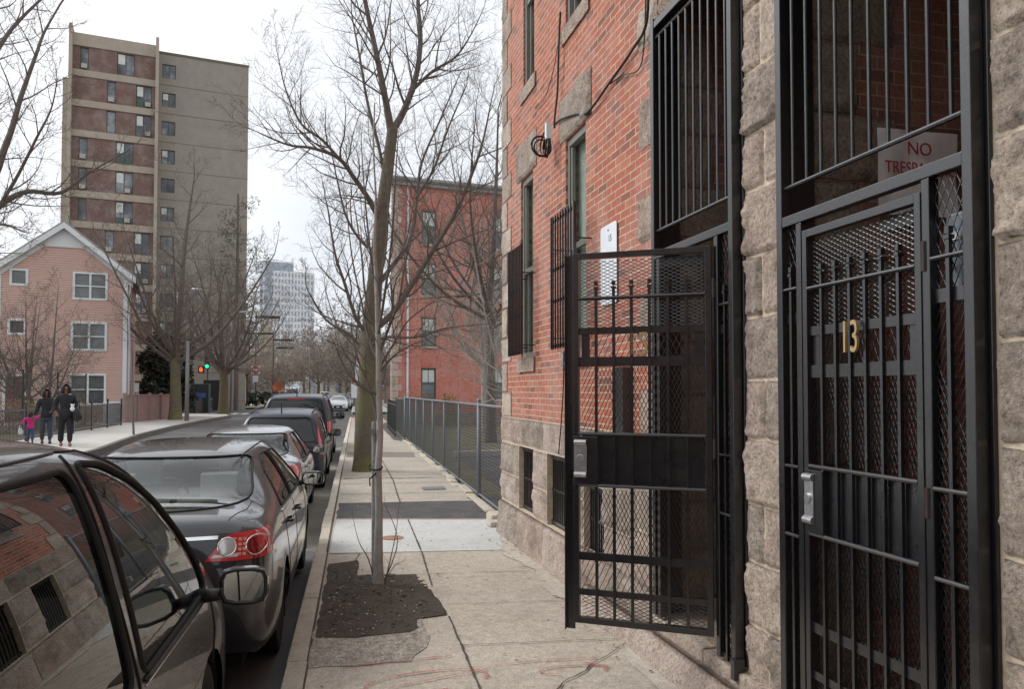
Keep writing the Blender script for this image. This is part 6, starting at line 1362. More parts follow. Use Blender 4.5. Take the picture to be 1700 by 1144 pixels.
# ---- distant white tower and church
M['fwhite'] = simple('far_white_cladding', srgb(222, 225, 230), .7, var=.04, scale=.2); M['fblue'] = simple('far_blue_glass', srgb(206, 212, 218), .3, var=.1, scale=.3); M['fwin'] = simple('far_window', srgb(158, 168, 180), .3)
f0 = aty(428, 650, 340.0)
FT = thing('distant_tower', 'pale high rise with a grid of small windows in the far distance', 'building', (f0.x, 340, 0), math.radians(20))
mb = MB(); mb.box(4.5, 23.5, 0, 20, 0, 53); mb.build('white_block', M['fwhite'], FT); mb = MB(); mb.box(1.2, 4.4, 3, 20, 0, 52); mb.build('side_block', M['fblue'], FT)
mb = MB(); mb.box(2.0, 5.0, -1.2, 3, 32, 56); mb.build('dark_glass_fin', simple('slate_glass', srgb(162, 170, 180), .3), FT); mb = MB(); mb.box(2, 15, 2, 16, 53, 57); mb.build('plant_room', bpy.data.materials['slate_glass'], FT)
mb = MB()
for i in range(13):
    for j in range(19): mb.box(5.3 + i * 1.4, 5.95 + i * 1.4, -.05, .02, 2 + j * 2.7, 3.5 + j * 2.7)
tag(mb.build('window_grid', M['fwin'], FT), kind='stuff')
mb = MB()
for j in range(19): mb.box(1.2, 4.4, 2.9, 2.98, 1 + j * 2.75, 2.2 + j * 2.75)
tag(mb.build('pale_floor_band', M['fwhite'], FT), kind='stuff')
c0 = aty(440, 650, 240.0); CH = thing('church_steeple', 'small cream church steeple above the distant roofs', 'building', (c0.x, 240, 0), .2)
mb = MB(); mb.box(-2, 2, -2, 2, 0, 14); mb.box(-1.5, 1.5, -1.5, 1.5, 14, 17.5); mb.build('tower', simple('cream', srgb(196, 188, 170), .8), CH); mb = MB(); mb.tube([(0, 0, 17.5), (0, 0, 25)], [1.4, .08], 8); mb.build('spire', bpy.data.materials['cream'], CH)
mb = MB(); mb.box(-7, 2.2, -1, 10, 0, 8); mb.build('nave', bpy.data.materials['cream'], CH)
# low distant buildings closing the street
rnd = random.Random(17)
low = [(548, 150, 9, 6.2, (196, 192, 180), 'small pale far building with dark window slots right of the street end'), (430, 170, 14, 6.5, (156, 150, 142), 'low grey brown far building behind the corner trees'), (640, 190, 22, 8, (150, 120, 108), 'low reddish far building mostly behind the mossy trunk'), (500, 330, 40, 9, (168, 164, 158), 'long low grey building closing the far end of the street'),
       (300, 170, 30, 8, (140, 134, 128), 'low brown far building left behind the tower foot'), (60, 120, 26, 9, (150, 140, 132), 'grey brown far building behind the pink house')]
for k, (xp, Y, w_, h, c, lb) in enumerate(low):
    p = aty(xp, 650, Y); T = thing('distant_building', lb, 'building', (p.x, Y, 0), rnd.uniform(-.1, .1)); m_ = MB(); m_.box(-w_ / 2, w_ / 2, 0, 10, 0, h); m_.build('wall', simple('far_wall', srgb(*c), .85, var=.08, scale=.3), T)
    m_ = MB(); m_.box(-w_ / 2 - .3, w_ / 2 + .3, -.3, 10.3, h, h + .5); m_.build('roof_edge', M['concrete2'], T)
    q = int(w_ / 2.4)
    for i in range(q):
        m_ = MB(); m_.box(-w_ / 2 + 1 + i * 2.3, -w_ / 2 + 1.9 + i * 2.3, -.06, .02, h * .3, h * .75); m_.build('window', M['fwin'], T)
# ---- far trees: four prototypes, copied
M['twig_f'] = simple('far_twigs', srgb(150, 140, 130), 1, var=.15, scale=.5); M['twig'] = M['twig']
protos = []
for k in range(4):
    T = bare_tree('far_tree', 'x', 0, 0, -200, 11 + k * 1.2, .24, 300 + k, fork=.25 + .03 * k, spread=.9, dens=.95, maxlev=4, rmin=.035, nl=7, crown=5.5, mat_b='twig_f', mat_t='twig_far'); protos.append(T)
spots = []
for (xp, Y) in ((458, 120), (528, 98), (545, 112), (565, 104), (590, 92), (600, 120), (575, 140), (538, 150), (505, 175), (560, 185), (520, 200), (412, 118), (610, 150), (550, 230), (500, 240), (470, 215), (530, 270), (580, 220), (445, 170), (415, 160), (495, 300), (515, 310), (540, 320), (590, 175), (625, 100), (640, 130), (20, 70), (-30, 66), (60, 90), (90, 80)):
    p = aty(xp, 650, Y); spots.append((p.x, Y))
words = ['leftmost in the gap', 'tall', 'low', 'broad', 'thin', 'pale', 'hazy', 'brownish']
farT = []
for k, (x, y) in enumerate(spots):
    pr_ = protos[k % 4]; r_ = dup_tree(pr_); r_.location = (x, y, 0); r_.rotation_euler = (0, 0, rnd.uniform(0, 6.28)); s_ = rnd.uniform(.8, 1.15) * (1 + .25 * (y > 150)); r_.scale = (s_, s_, s_)
    farT.append((r_, x, y)); r_['group'] = 'bare trees of the far street'
ORD = ['nearest', 'second nearest', 'third nearest', 'fourth nearest', 'fifth nearest', 'sixth nearest', 'seventh nearest', 'eighth nearest', 'ninth nearest', 'tenth nearest', 'eleventh nearest', 'twelfth nearest', 'thirteenth nearest', 'fourteenth nearest', 'fifteenth nearest', 'sixteenth nearest', 'seventeenth nearest', 'eighteenth nearest', 'nineteenth nearest', 'twentieth nearest']
cls = {}
for r_, x, y in farT:
    u = x / y; kk = 'seen past the pink house roof' if u < -.4 else ('on the left of the far street, before the white tower' if u < -.13 else ('over the middle of the far street' if u < -.06 else 'on the right of the far street by the mossy trunk')); cls.setdefault(kk, []).append((y, r_))
for kk, l_ in cls.items():
    for i, (y, r_) in enumerate(sorted(l_, key=lambda t: t[0])): r_['label'] = ORD[i] + ' bare tree ' + kk
for T in protos:
    for ch in list(T.children): bpy.data.objects.remove(ch)
    bpy.data.objects.remove(T)
leafy('brown_shrub_row', 'dark brown leafless shrubs massed behind the do not enter sign', 'shrub', aty(440, 650, 92).x, 92, .3, [(k * 1.5 - 4, rnd.uniform(-1, 1), 2.6 + rnd.uniform(-.6, .8), 1.6, 1.6) for k in range(6)], 6000, .20, M['brownbush'], 401, flat=.1)
leafy('low_hedge', 'low dark green hedge on the far corner behind the sign', 'hedge', aty(450, 650, 88).x, 88, .3, [(k * 1.0 - 2.5, 0, .8, .8, .8) for k in range(6)], 2600, .16, M['holly'], 402)
leafy('brown_shrub_row', 'tall brown shrubs on the right far corner beyond the mossy trunk', 'shrub', aty(585, 650, 100).x, 100, .3, [(k * 1.3 - 1, rnd.uniform(-1, 1), 3.2, 1.9, 2.2) for k in range(4)], 5000, .22, M['brownbush'], 403, flat=.1)
# ================================================================= FENCES
def chain(mb, a, b, h, z0, sp=.075, w=.0032):
    a = Vector(a); b = Vector(b); L_ = (b - a).length; d = (b - a) / L_; nn = Vector((-d.y, d.x, 0)) * .004
    k = h / 1.0
    for sg in (1, -1):
        t = -h if sg > 0 else 0
        while t < L_ + (0 if sg > 0 else h):
            s0, zz0 = t, 0; s1, zz1 = t + sg * h, h
            if sg > 0:
                c0 = max(0, -t); c1 = min(h, L_ - t)
            else:
                c0 = max(0, t - L_); c1 = min(h, t)
            if c1 - c0 > .03:
                p = a + d * (t + sg * c0) + Vector((0, 0, z0 + c0)) + nn * sg; q = a + d * (t + sg * c1) + Vector((0, 0, z0 + c1)) + nn * sg; mb.tube([p, q], w, 3, cap=False)
            t += sp
M['wire'] = simple('dull_wire', srgb(84, 88, 90), .7, .1)
CF = thing('chain_link_fence', 'galvanised chain link fence running from the building corner along the pavement', 'fence', (0, 0, 0))
A = Vector((1.98, 10.3, 0)); Bp = Vector((1.70, 28.2, 0)); mb = MB(); chain(mb, A, Bp, 1.42, ZS + .06, .10, .0034); mb.build('wire_mesh', M['wire'], CF, fix=False)
mb = MB(); mb.tube([(A.x, A.y, ZS + 1.5), (Bp.x, Bp.y, ZS + 1.5)], .022, 8); mb.build('top_rail', M['galv'], CF); mb = MB(); mb.tube([(A.x, A.y, ZS + .07), (Bp.x, Bp.y, ZS + .07)], .016, 6); mb.build('bottom_rail', M['galv'], CF)
for i in range(9):
    p = A.lerp(Bp, i / 8) if i else A; mb = MB(); r_ = .036 if i in (0, 1, 8) else .024; mb.tube([(p.x, p.y, .0), (p.x, p.y, ZS + (1.56 if i in (0, 1, 8) else 1.48))], r_, 8); mb.ball((p.x, p.y, ZS + (1.57 if i in (0, 1, 8) else 1.49)), r_ * 1.15, 8, 5); mb.build('post', M['galv'], CF, smooth=True)
C2 = thing('chain_link_fence', 'cross run of chain link fence turning into the lot at the far end', 'fence', (0, 0, 0))
mb = MB(); chain(mb, (1.7, 28.2, 0), (1.75, 36, 0), 1.4, ZS, .14, .003); mb.tube([(1.7, 28.2, ZS + 1.45), (1.75, 36, ZS + 1.45)], .02, 6); mb.build('wire_mesh', M['wire'], C2, fix=False)
IF = thing('iron_railing', 'black iron railing beside the pavement in front of the red brick block', 'fence', (0, 0, 0))
mb = MB()
for i in range(60): y = 29.5 + i * .14; mb.bar((1.45, y, ZS), (1.45, y, ZS + 1.35), .010, 4)
mb.build('pickets', M['iron'], IF, fix=False); mb = MB(); mb.bar((1.45, 29.4, ZS + 1.2), (1.45, 38, ZS + 1.2), .018); mb.bar((1.45, 29.4, ZS + .15), (1.45, 38, ZS + .15), .018); mb.build('rail', M['iron'], IF)
PF = thing('black_picket_fence', 'low black iron picket fence along the far pavement behind the walkers', 'fence', (0, 0, 0))
fa = Vector((-9.9, 20, 0)); fb_ = Vector((-10.75, 39.4, 0)); mb = MB(); N_ = 175
for i in range(N_): p = fa.lerp(fb_, i / N_); mb.obox((p.x, p.y, ZL + .06), (.016, 0, 0), (0, .016, 0), (0, 0, .98))
mb.build('pickets', M['iron'], PF, fix=False)
for z in (.14, 1.0): mb = MB(); mb.flat((fa.x, fa.y, ZL + z), (fb_.x, fb_.y, ZL + z), .03, .05, (1, 0, 0)); mb.build('rail', M['iron'], PF)
for i in range(9): p = fa.lerp(fb_, i / 8); mb = MB(); mb.box(p.x - .03, p.x + .03, p.y - .03, p.y + .03, ZL, ZL + 1.2); mb.ball((p.x, p.y, ZL + 1.22), .045, 8, 5); mb.build('post', M['iron'], PF)
UF = thing('tall_wire_fence', 'tall black wire fence with thin posts behind the low picket fence', 'fence', (0, 0, 0))
mb = MB(); chain(mb, (-12.3, 22, 0), (-12.35, 39.5, 0), 2.2, ZL, .16, .0035); mb.build('wire_mesh', M['iron'], UF, fix=False); mb = MB(); mb.bar((-12.3, 22, ZL + 2.25), (-12.35, 39.5, ZL + 2.25), .02, 6); mb.build('top_rail', M['iron'], UF)
for i in range(6): mb = MB(); y = 22 + i * 3.5; mb.bar((-12.32, y, ZL - .1), (-12.32, y, ZL + 2.4), .035, 8); mb.build('post', M['iron'], UF)
TS = thing('timber_screen', 'faded pink timber board screen beside the mossy tree on the far pavement', 'fence', (0, 0, 0))
a = atz(206, 702, ZL); b = atz(284, 695, ZL); m_ = simple('pinkish_timber', srgb(150, 126, 120), .85, var=.12, scale=5); mb = MB(); nb = 26
for i in range(nb):
    p = a.lerp(b, i / nb); q = a.lerp(b, (i + .93) / nb); d = q - p; nn = Vector((-d.y, d.x, 0)).normalized() * .03; mb.obox((p.x, p.y, ZL), (d.x, d.y, 0), nn, (0, 0, 1.35))
mb.build('boards', m_, TS); mb = MB(); d = b - a; nn = Vector((-d.y, d.x, 0)).normalized() * .12; mb.obox((a.x - nn.x * .4, a.y - nn.y * .4, ZL + 1.35), (d.x, d.y, 0), nn, (0, 0, .07)); mb.build('capping', m_, TS)
for i in range(5): p = a.lerp(b, i / 4); mb = MB(); mb.box(p.x - .07, p.x + .07, p.y - .07, p.y + .07, ZL, ZL + 1.5); mb.build('post', m_, TS)
BR = thing('black_picket_fence', 'short black fence run around the tree pit beyond the timber screen', 'fence', (0, 0, 0)); a = atz(325, 686, ZL); b = atz(352, 684, ZL); mb = MB()
for i in range(24): p = a.lerp(b, i / 23); mb.bar((p.x, p.y, ZL), (p.x, p.y, ZL + 1.1), .02, 4)
mb.bar((a.x, a.y, ZL + 1.0), (b.x, b.y, ZL + 1.0), .03); mb.bar((a.x, a.y, ZL + .2), (b.x, b.y, ZL + .2), .03); mb.build('pickets', M['iron'], BR, fix=False)
# ================================================================= STREET FURNITURE
M['pole'] = simple('grey_pole', srgb(132, 130, 128), .6, .2); M['pole_dark'] = simple('dark_pole', srgb(84, 80, 76), .7)
def pole(name, label, cat, x, y, z, h, r, mat='pole', lean=(0, 0), top=None): 
    T = thing(name, label, cat, (x, y, z)); mb = MB(); mb.tube([(0, 0, -.05), (lean[0], lean[1], h)], [r, r * .7], 8); mb.build('pole_shaft', M[mat], T, smooth=True); return T
p = atz(222, 722, ZL); pole('leaning_pole', 'thin leaning bare sign pole on the far pavement', 'pole', p.x, p.y, ZL, 4.4, .04, lean=(-.22, 0))
def lamp(label, x, y, z, h, r, arm, mat='pole'):
    T = pole('street_lamp', label, 'street lamp', x, y, z, h, r, mat); mb = MB(); mb.tube([(0, 0, h - .1), (arm * .5, 0, h + .15), (arm, 0, h + .18)], .05, 6); mb.build('arm', M[mat], T); mb = MB(); mb.ball((arm * 1.2, 0, h + .15), .16, 8, 5, (2.2, 1, .5)); mb.build('lamp_head', M['white'], T, smooth=True)
p = atz(310, 699, ZL); pole('utility_pole', 'stout pale grey tapering pole right beside the mossy forked tree', 'pole', p.x, p.y, ZL, 4.3, .12, 'pole')
p = atz(293, 690, ZL); lamp('tall street lamp with double heads rising behind the mossy forked tree', p.x, p.y, ZL, 8.2, .10, .9)
p = atz(256, 676, ZL); lamp('short pale street lamp in front of the tower base', p.x, p.y, ZL, 9.6, .12, .4)
p = atz(383, 684, ZL); lamp('grey street lamp just right of the second far pavement tree', p.x, p.y, ZL, 7.6, .09, .7)
p = atz(424, 674, ZL); T = pole('sign_pole', 'grey pole carrying a red and white do not enter sign', 'sign', p.x, p.y, ZL, 10.2, .10); D_ = p.y
mb = MB(); mb.box(-.45, .45, -.16, -.12, 3.5, 4.4); mb.build('sign_board', M['white'], T); mb = MB(); mb.cyl((0, -.16, 3.95), .42, -.03, 24, 'y'); mb.build('red_disc', simple('sign_red', srgb(190, 40, 44), .5), T); mb = MB(); mb.box(-.3, .3, -.22, -.20, 3.86, 4.04); mb.build('white_bar', M['white'], T)
text_obj('lettering', 'DO NOT', .15, M['white'], T, (0, -.21, 4.14), (math.pi / 2, 0, 0), .004); text_obj('lettering', 'ENTER', .15, M['white'], T, (0, -.21, 3.74), (math.pi / 2, 0, 0), .004)
mb = MB(); mb.box(-.28, .28, -.15, -.12, 2.6, 3.3); mb.build('lower_plate', M['white'], T); mb = MB(); mb.box(-.1, 2.5, -.1, .1, 9.6, 9.9); mb.build('arm_sign', M['black'], T)
p = aty(453, 650, 105); T = pole('signal_mast', 'tall dark mast with black arms over the far crossing', 'mast', p.x, 105, 0, 9.6, .14, 'pole_dark'); mb = MB(); mb.box(0, 2.6, -.1, .1, 8.4, 8.65); mb.box(-3.4, 0, -.1, .1, 9.2, 9.45); mb.build('arm', M['black'], T); mb = MB(); mb.box(.4, 2.6, -.1, .1, 7.4, 7.6); mb.build('lower_arm', M['black'], T)
# traffic signal with green and orange lamps lit
def emis(name, c, s): 
    n = NT(name); n.p.inputs['Emission Color'].default_value = (*c, 1); n.p.inputs['Emission Strength'].default_value = s; n.col((*c, 1)); return n.m
p = aty(342, 650, 74); T = pole('traffic_signal', 'traffic signal showing green beside an orange hand walk signal', 'traffic light', p.x + .12, 74, .2, 5.4, .08, 'pole_dark')
mb = MB(); mb.box(-.2, .2, -.35, -.1, 3.7, 5.1); mb.build('signal_head', M['black'], T); mb = MB(); mb.cyl((0, -.37, 3.92), .17, -.02, 14, 'y'); mb.build('green_lamp', emis('signal_green', (.02, .75, .38), .9), T)
mb = MB(); mb.box(-.75, -.25, -.35, -.1, 3.3, 3.95); mb.build('walk_box', M['black'], T); mb = MB(); mb.prism([(-.12, -.2), (.12, -.2), (.16, .05), (.06, .22), (-.1, .22), (-.16, .0)], (-.5, -.37, 3.62), (1, 0, 0), (0, 0, 1), (0, .02, 0)); mb.build('orange_hand', emis('signal_orange', (.9, .14, .03), .55), T)
p = aty(318, 650, 66); T = pole('traffic_signal', 'dark traffic signal seen from behind near the street name sign', 'traffic light', p.x, 66, .2, 5.2, .08, 'pole_dark'); mb = MB(); mb.box(-.2, .2, -.15, .15, 4.2, 5.3); mb.build('signal_head', M['black'], T); mb = MB(); mb.box(-2.6, -1.2, -.02, .02, 3.9, 4.15); mb.bar((-1.2, 0, 4.0), (0, 0, 4.0), .03); mb.build('street_name_board', simple('sign_green', srgb(60, 130, 104), .5), T)
mb = MB(); mb.box(-2.45, -1.5, -.035, -.02, 3.98, 4.07); mb.build('name_line', M['white'], T)
# bus shelter
p = atz(405, 675, ZL); T = thing('bus_shelter', 'dark bus shelter with a large white poster panel near the tower', 'shelter', (p.x, p.y, ZL), .1)
mb = MB(); mb.box(-1.9, .2, 0, .12, .35, 2.9) ; mb.build('poster_panel', M['white'], T); mb = MB()
for x in (-2.05, .2): mb.box(x, x + .12, -.02, .14, 0, 3.3)
mb.box(-2.1, .4, -.3, 1.6, 3.2, 3.4); mb.box(-2.05, .3, -.01, .13, .1, .34); mb.build('frame', M['black'], T)
p = aty(330, 650, 62); T = thing('news_kiosk', 'dark kiosk with a blue band under the traffic signals', 'kiosk', (p.x, 62, .25)); mb = MB(); mb.box(-.7, .7, 0, .8, 0, 2.2); mb.build('cabinet', simple('dark_teal', srgb(48, 60, 62), .6), T, bevel=.05); mb = MB(); mb.box(-.45, .5, -.03, 0, 1.15, 1.5); mb.build('blue_band', simple('blue_band', srgb(74, 98, 176), .5), T)
p = aty(356, 650, 70); T = thing('dark_cabinet', 'black utility cabinet left of the second far tree', 'cabinet', (p.x, 70, .25)); mb = MB(); mb.box(-.9, .5, 0, .8, 0, 2.6); mb.build('cabinet', M['black'], T, bevel=.04)
p = aty(461, 650, 100); T = thing('orange_work_sign', 'small orange road work sign by the far left kerb', 'sign', (p.x, 100, .2)); mb = MB(); mb.prism([(0, -.8), (.8, 0), (0, .8), (-.8, 0)], (0, 0, 2.2), (1, 0, 0), (0, 0, 1), (0, .05, 0)); mb.build('board', simple('work_orange', srgb(226, 110, 52), .6), T); mb = MB(); mb.bar((0, .06, 0), (0, .06, 1.6), .05); mb.build('legs', M['black'], T)
# no parking sign by the mossy tree
p = aty(597, 650, 20.5); p.z = ZS
T = thing('parking_sign', 'white parking sign with a red top on a grey pole left of the mossy trunk', 'sign', (p.x + .10, 20.5, ZS)); mb = MB(); mb.tube([(0, 0, 0), (-.02, 0, 3.3)], .032, 8); mb.build('pole_shaft', M['galv'], T, smooth=True)
mb = MB(); mb.box(-.19, .06, -.06, -.045, 1.65, 2.65); mb.build('sign_board', M['white'], T); mb = MB(); mb.box(-.18, .05, -.066, -.061, 2.47, 2.64); mb.build('red_header', simple('header_red', srgb(196, 60, 62), .5), T)
text_obj('lettering', 'NO', .085, M['white'], T, (-.065, -.068, 2.595), (math.pi / 2, 0, 0), .001); text_obj('lettering', 'PARKING', .05, M['white'], T, (-.065, -.068, 2.51), (math.pi / 2, 0, 0), .001)
p = aty(591, 650, 27.0); T = thing('parking_sign', 'second smaller red and white sign on a pole just behind the first', 'sign', (p.x, 27, ZS)); mb = MB(); mb.tube([(0, 0, 0), (0, 0, 2.6)], .032, 8); mb.build('pole_shaft', M['galv'], T, smooth=True); mb = MB(); mb.box(-.16, .14, -.06, -.045, 1.5, 2.15); mb.build('sign_board', M['white'], T); mb = MB(); mb.box(-.15, .13, -.066, -.061, 2.0, 2.14); mb.build('red_header', bpy.data.materials['header_red'], T)
for k, (xp, Y, h) in enumerate(((514, 95, 8), (506, 120, 8), (521, 150, 8))):
    p = aty(xp, 650, Y); lamp(['nearest of the small far street lamps beside the street end', 'middle of the small far street lamps beside the street end', 'farthest of the small far street lamps beside the street end'][k], p.x, Y, .1, h, .09, -.9)
# ================================================================= FAR CARS
def far_sedan(label, xp, Y, colr, heading, k=1.0, X=None):
    p = aty(xp, 650, Y); paint = simple('far_paint', srgb(*colr), .3, var=.03, coat=1); root = place('distant_car', label, p.x, Y, .02, heading, 'cars far along the street')
    st = scale_st(SEDAN, 1.03, k, 1.02); c = Car(root, st, RX, FX, paint, 2, .9)
    c.cut('rear_window', [(-.62, 1.12 * k), (.62, 1.12 * k), (.54, 1.38 * k), (-.54, 1.38 * k)], 'rear', lambda c_, n_: c_.x < 1.6 and n_.z > .2, M['tint'], .004, 0)
    c.cut('windscreen', [(-.70, 1.0 * k), (.70, 1.0 * k), (.56, 1.39 * k), (-.56, 1.39 * k)], 'rear', lambda c_, n_: 2.5 < c_.x < 3.8 and n_.z > .2, M['tint'], .004, 0)
    for sg in (-1, 1):
        c.cut('side_window', [(1.35, 1.0 * k), (3.2, .99 * k), (2.72, 1.33 * k), (1.6, 1.35 * k)], 'side', lambda c_, n_, sg=sg: c_.y * sg > .45, M['tint'], .004, 0)
        q = c.pfront(sg * .52, .62 * k); mb = MB(); mb.ball((q.x - .03, q.y, q.z), .13, 8, 5, (.8, 1.5, .7)); mb.build('headlamp', M['headlamp'], root)
        q = c.prear(sg * .62, .9 * k); mb = MB(); mb.ball((q.x + .05, q.y, q.z), .13, 8, 5, (.8, 1.2, .8)); mb.build('tail_lamp', M['lens_red'], root)
    mb = MB(); q = c.pfront(0, .45 * k); mb.box(q.x - .02, q.x + .02, -.38, .38, .30, .56); mb.build('grille', M['black'], root); mb = MB(); mb.box(q.x + .02, q.x + .035, -.15, .15, .36, .46); mb.build('number_plate', M['white'], root)
    for x in (.98, 3.62):
        for sg in (-1, 1): mb = MB(); mb.cyl((x, sg * .68, .32), .33, sg * .22, 14, 'y'); mb.build('wheel', M['rubber'], root)
    underbody(root, .3, 4.2, .7, .2, .4); c.finish(); return root
far_sedan('white sedan facing us just beyond the cross street', 563, 79, (214, 216, 220), -1)
far_sedan('grey green estate behind the white sedan', 570, 88, (92, 104, 106), -1, 1.15)
far_sedan('light blue car left of the white sedan farther away', 553, 108, (130, 148, 170), -1)
far_sedan('small white van like car farthest on the right side', 541, 112, (216, 216, 214), -1, 1.25)
far_sedan('dark car tucked behind the grey green estate', 574, 97, (44, 48, 54), -1, 1.1)
far_sedan('silver blue sedan ahead of the box truck on the left', 487, 122, (110, 122, 142), -1)
far_sedan('dark blue car right of the white box truck', 507, 140, (60, 70, 96), 1, 1.1)
p = aty(486, 650, 135); T = place('box_truck', 'white box truck far down the left side of the street', p.x, 135, .02, -1, 'cars far along the street'); T['category'] = 'truck'
mb = MB(); mb.box(-4.5, 0, -1.25, 1.25, .9, 3.5); mb.build('cargo_box', M['white'], T, bevel=.06); mb = MB(); mb.add([(0, -1.1, .5), (1.9, -1.1, .5), (1.9, -1.1, 1.3), (1.2, -1.0, 2.4), (0, -1.0, 2.5), (0, 1.1, .5), (1.9, 1.1, .5), (1.9, 1.1, 1.3), (1.2, 1.0, 2.4), (0, 1.0, 2.5)], [(0, 1, 2, 3, 4), (9, 8, 7, 6, 5), (0, 5, 6, 1), (1, 6, 7, 2), (2, 7, 8, 3), (3, 8, 9, 4)]); mb.build('cab', M['white'], T, bevel=.05)
mb = MB(); mb.add([(1.93, -.95, 1.38), (1.93, .95, 1.38), (1.25, .9, 2.32), (1.25, -.9, 2.32)], [(0, 1, 2, 3)]); mb.build('windscreen', M['tint'], T)
for x in (-3.4, 1.1):
    for sg in (-1, 1): mb = MB(); mb.cyl((x, sg * .85, .48), .48, sg * .3, 14, 'y'); mb.build('wheel', M['rubber'], T)
far_sedan('grey pickup like car at the left edge of the far street', 493, 104, (96, 100, 108), 1, 1.15)
# ================================================================= PEOPLE
def skin_mesh(name, V, E_, Rr, mat, parent, root=0, sub=2):
    me = bpy.data.meshes.new(name); me.from_pydata(V, E_, []); o = bpy.data.objects.new(name, me); COL.objects.link(o)
    md = o.modifiers.new('skin', 'SKIN'); md.use_smooth_shade = True; md.branch_smoothing = .6; s = o.modifiers.new('sub', 'SUBSURF'); s.levels = sub; s.render_levels = sub
    for i, r_ in enumerate(Rr):
        v = me.skin_vertices[0].data[i]; v.radius = r_ if hasattr(r_, '__len__') else (r_, r_); v.use_root = (i == root)
    bpy.context.view_layer.update(); dg = bpy.context.evaluated_depsgraph_get(); m2 = bpy.data.meshes.new_from_object(o.evaluated_get(dg)); bpy.data.objects.remove(o)
    o = bpy.data.objects.new(name, m2); m2.materials.clear(); m2.materials.append(mat); m2.shade_smooth(); COL.objects.link(o); o.parent = parent; return o
M['skin'] = simple('brown_skin', srgb(112, 76, 60), .6, var=.08); M['skin_l'] = simple('brown_skin_light', srgb(140, 98, 78), .6, var=.08)
M['coat'] = simple('black_coat', srgb(36, 37, 42), .8, var=.2, scale=20, bump=.3); M['jean'] = simple('dark_jeans', srgb(62, 68, 80), .85, var=.2, scale=25); M['track'] = simple('black_trousers', srgb(32, 33, 40), .8, var=.2, scale=10, bump=.3)
M['pink'] = simple('pink_coat', srgb(206, 44, 126), .75, var=.12, scale=20, bump=.3); M['blue_jean'] = simple('blue_jeans', srgb(74, 88, 122), .85, var=.15, scale=30)
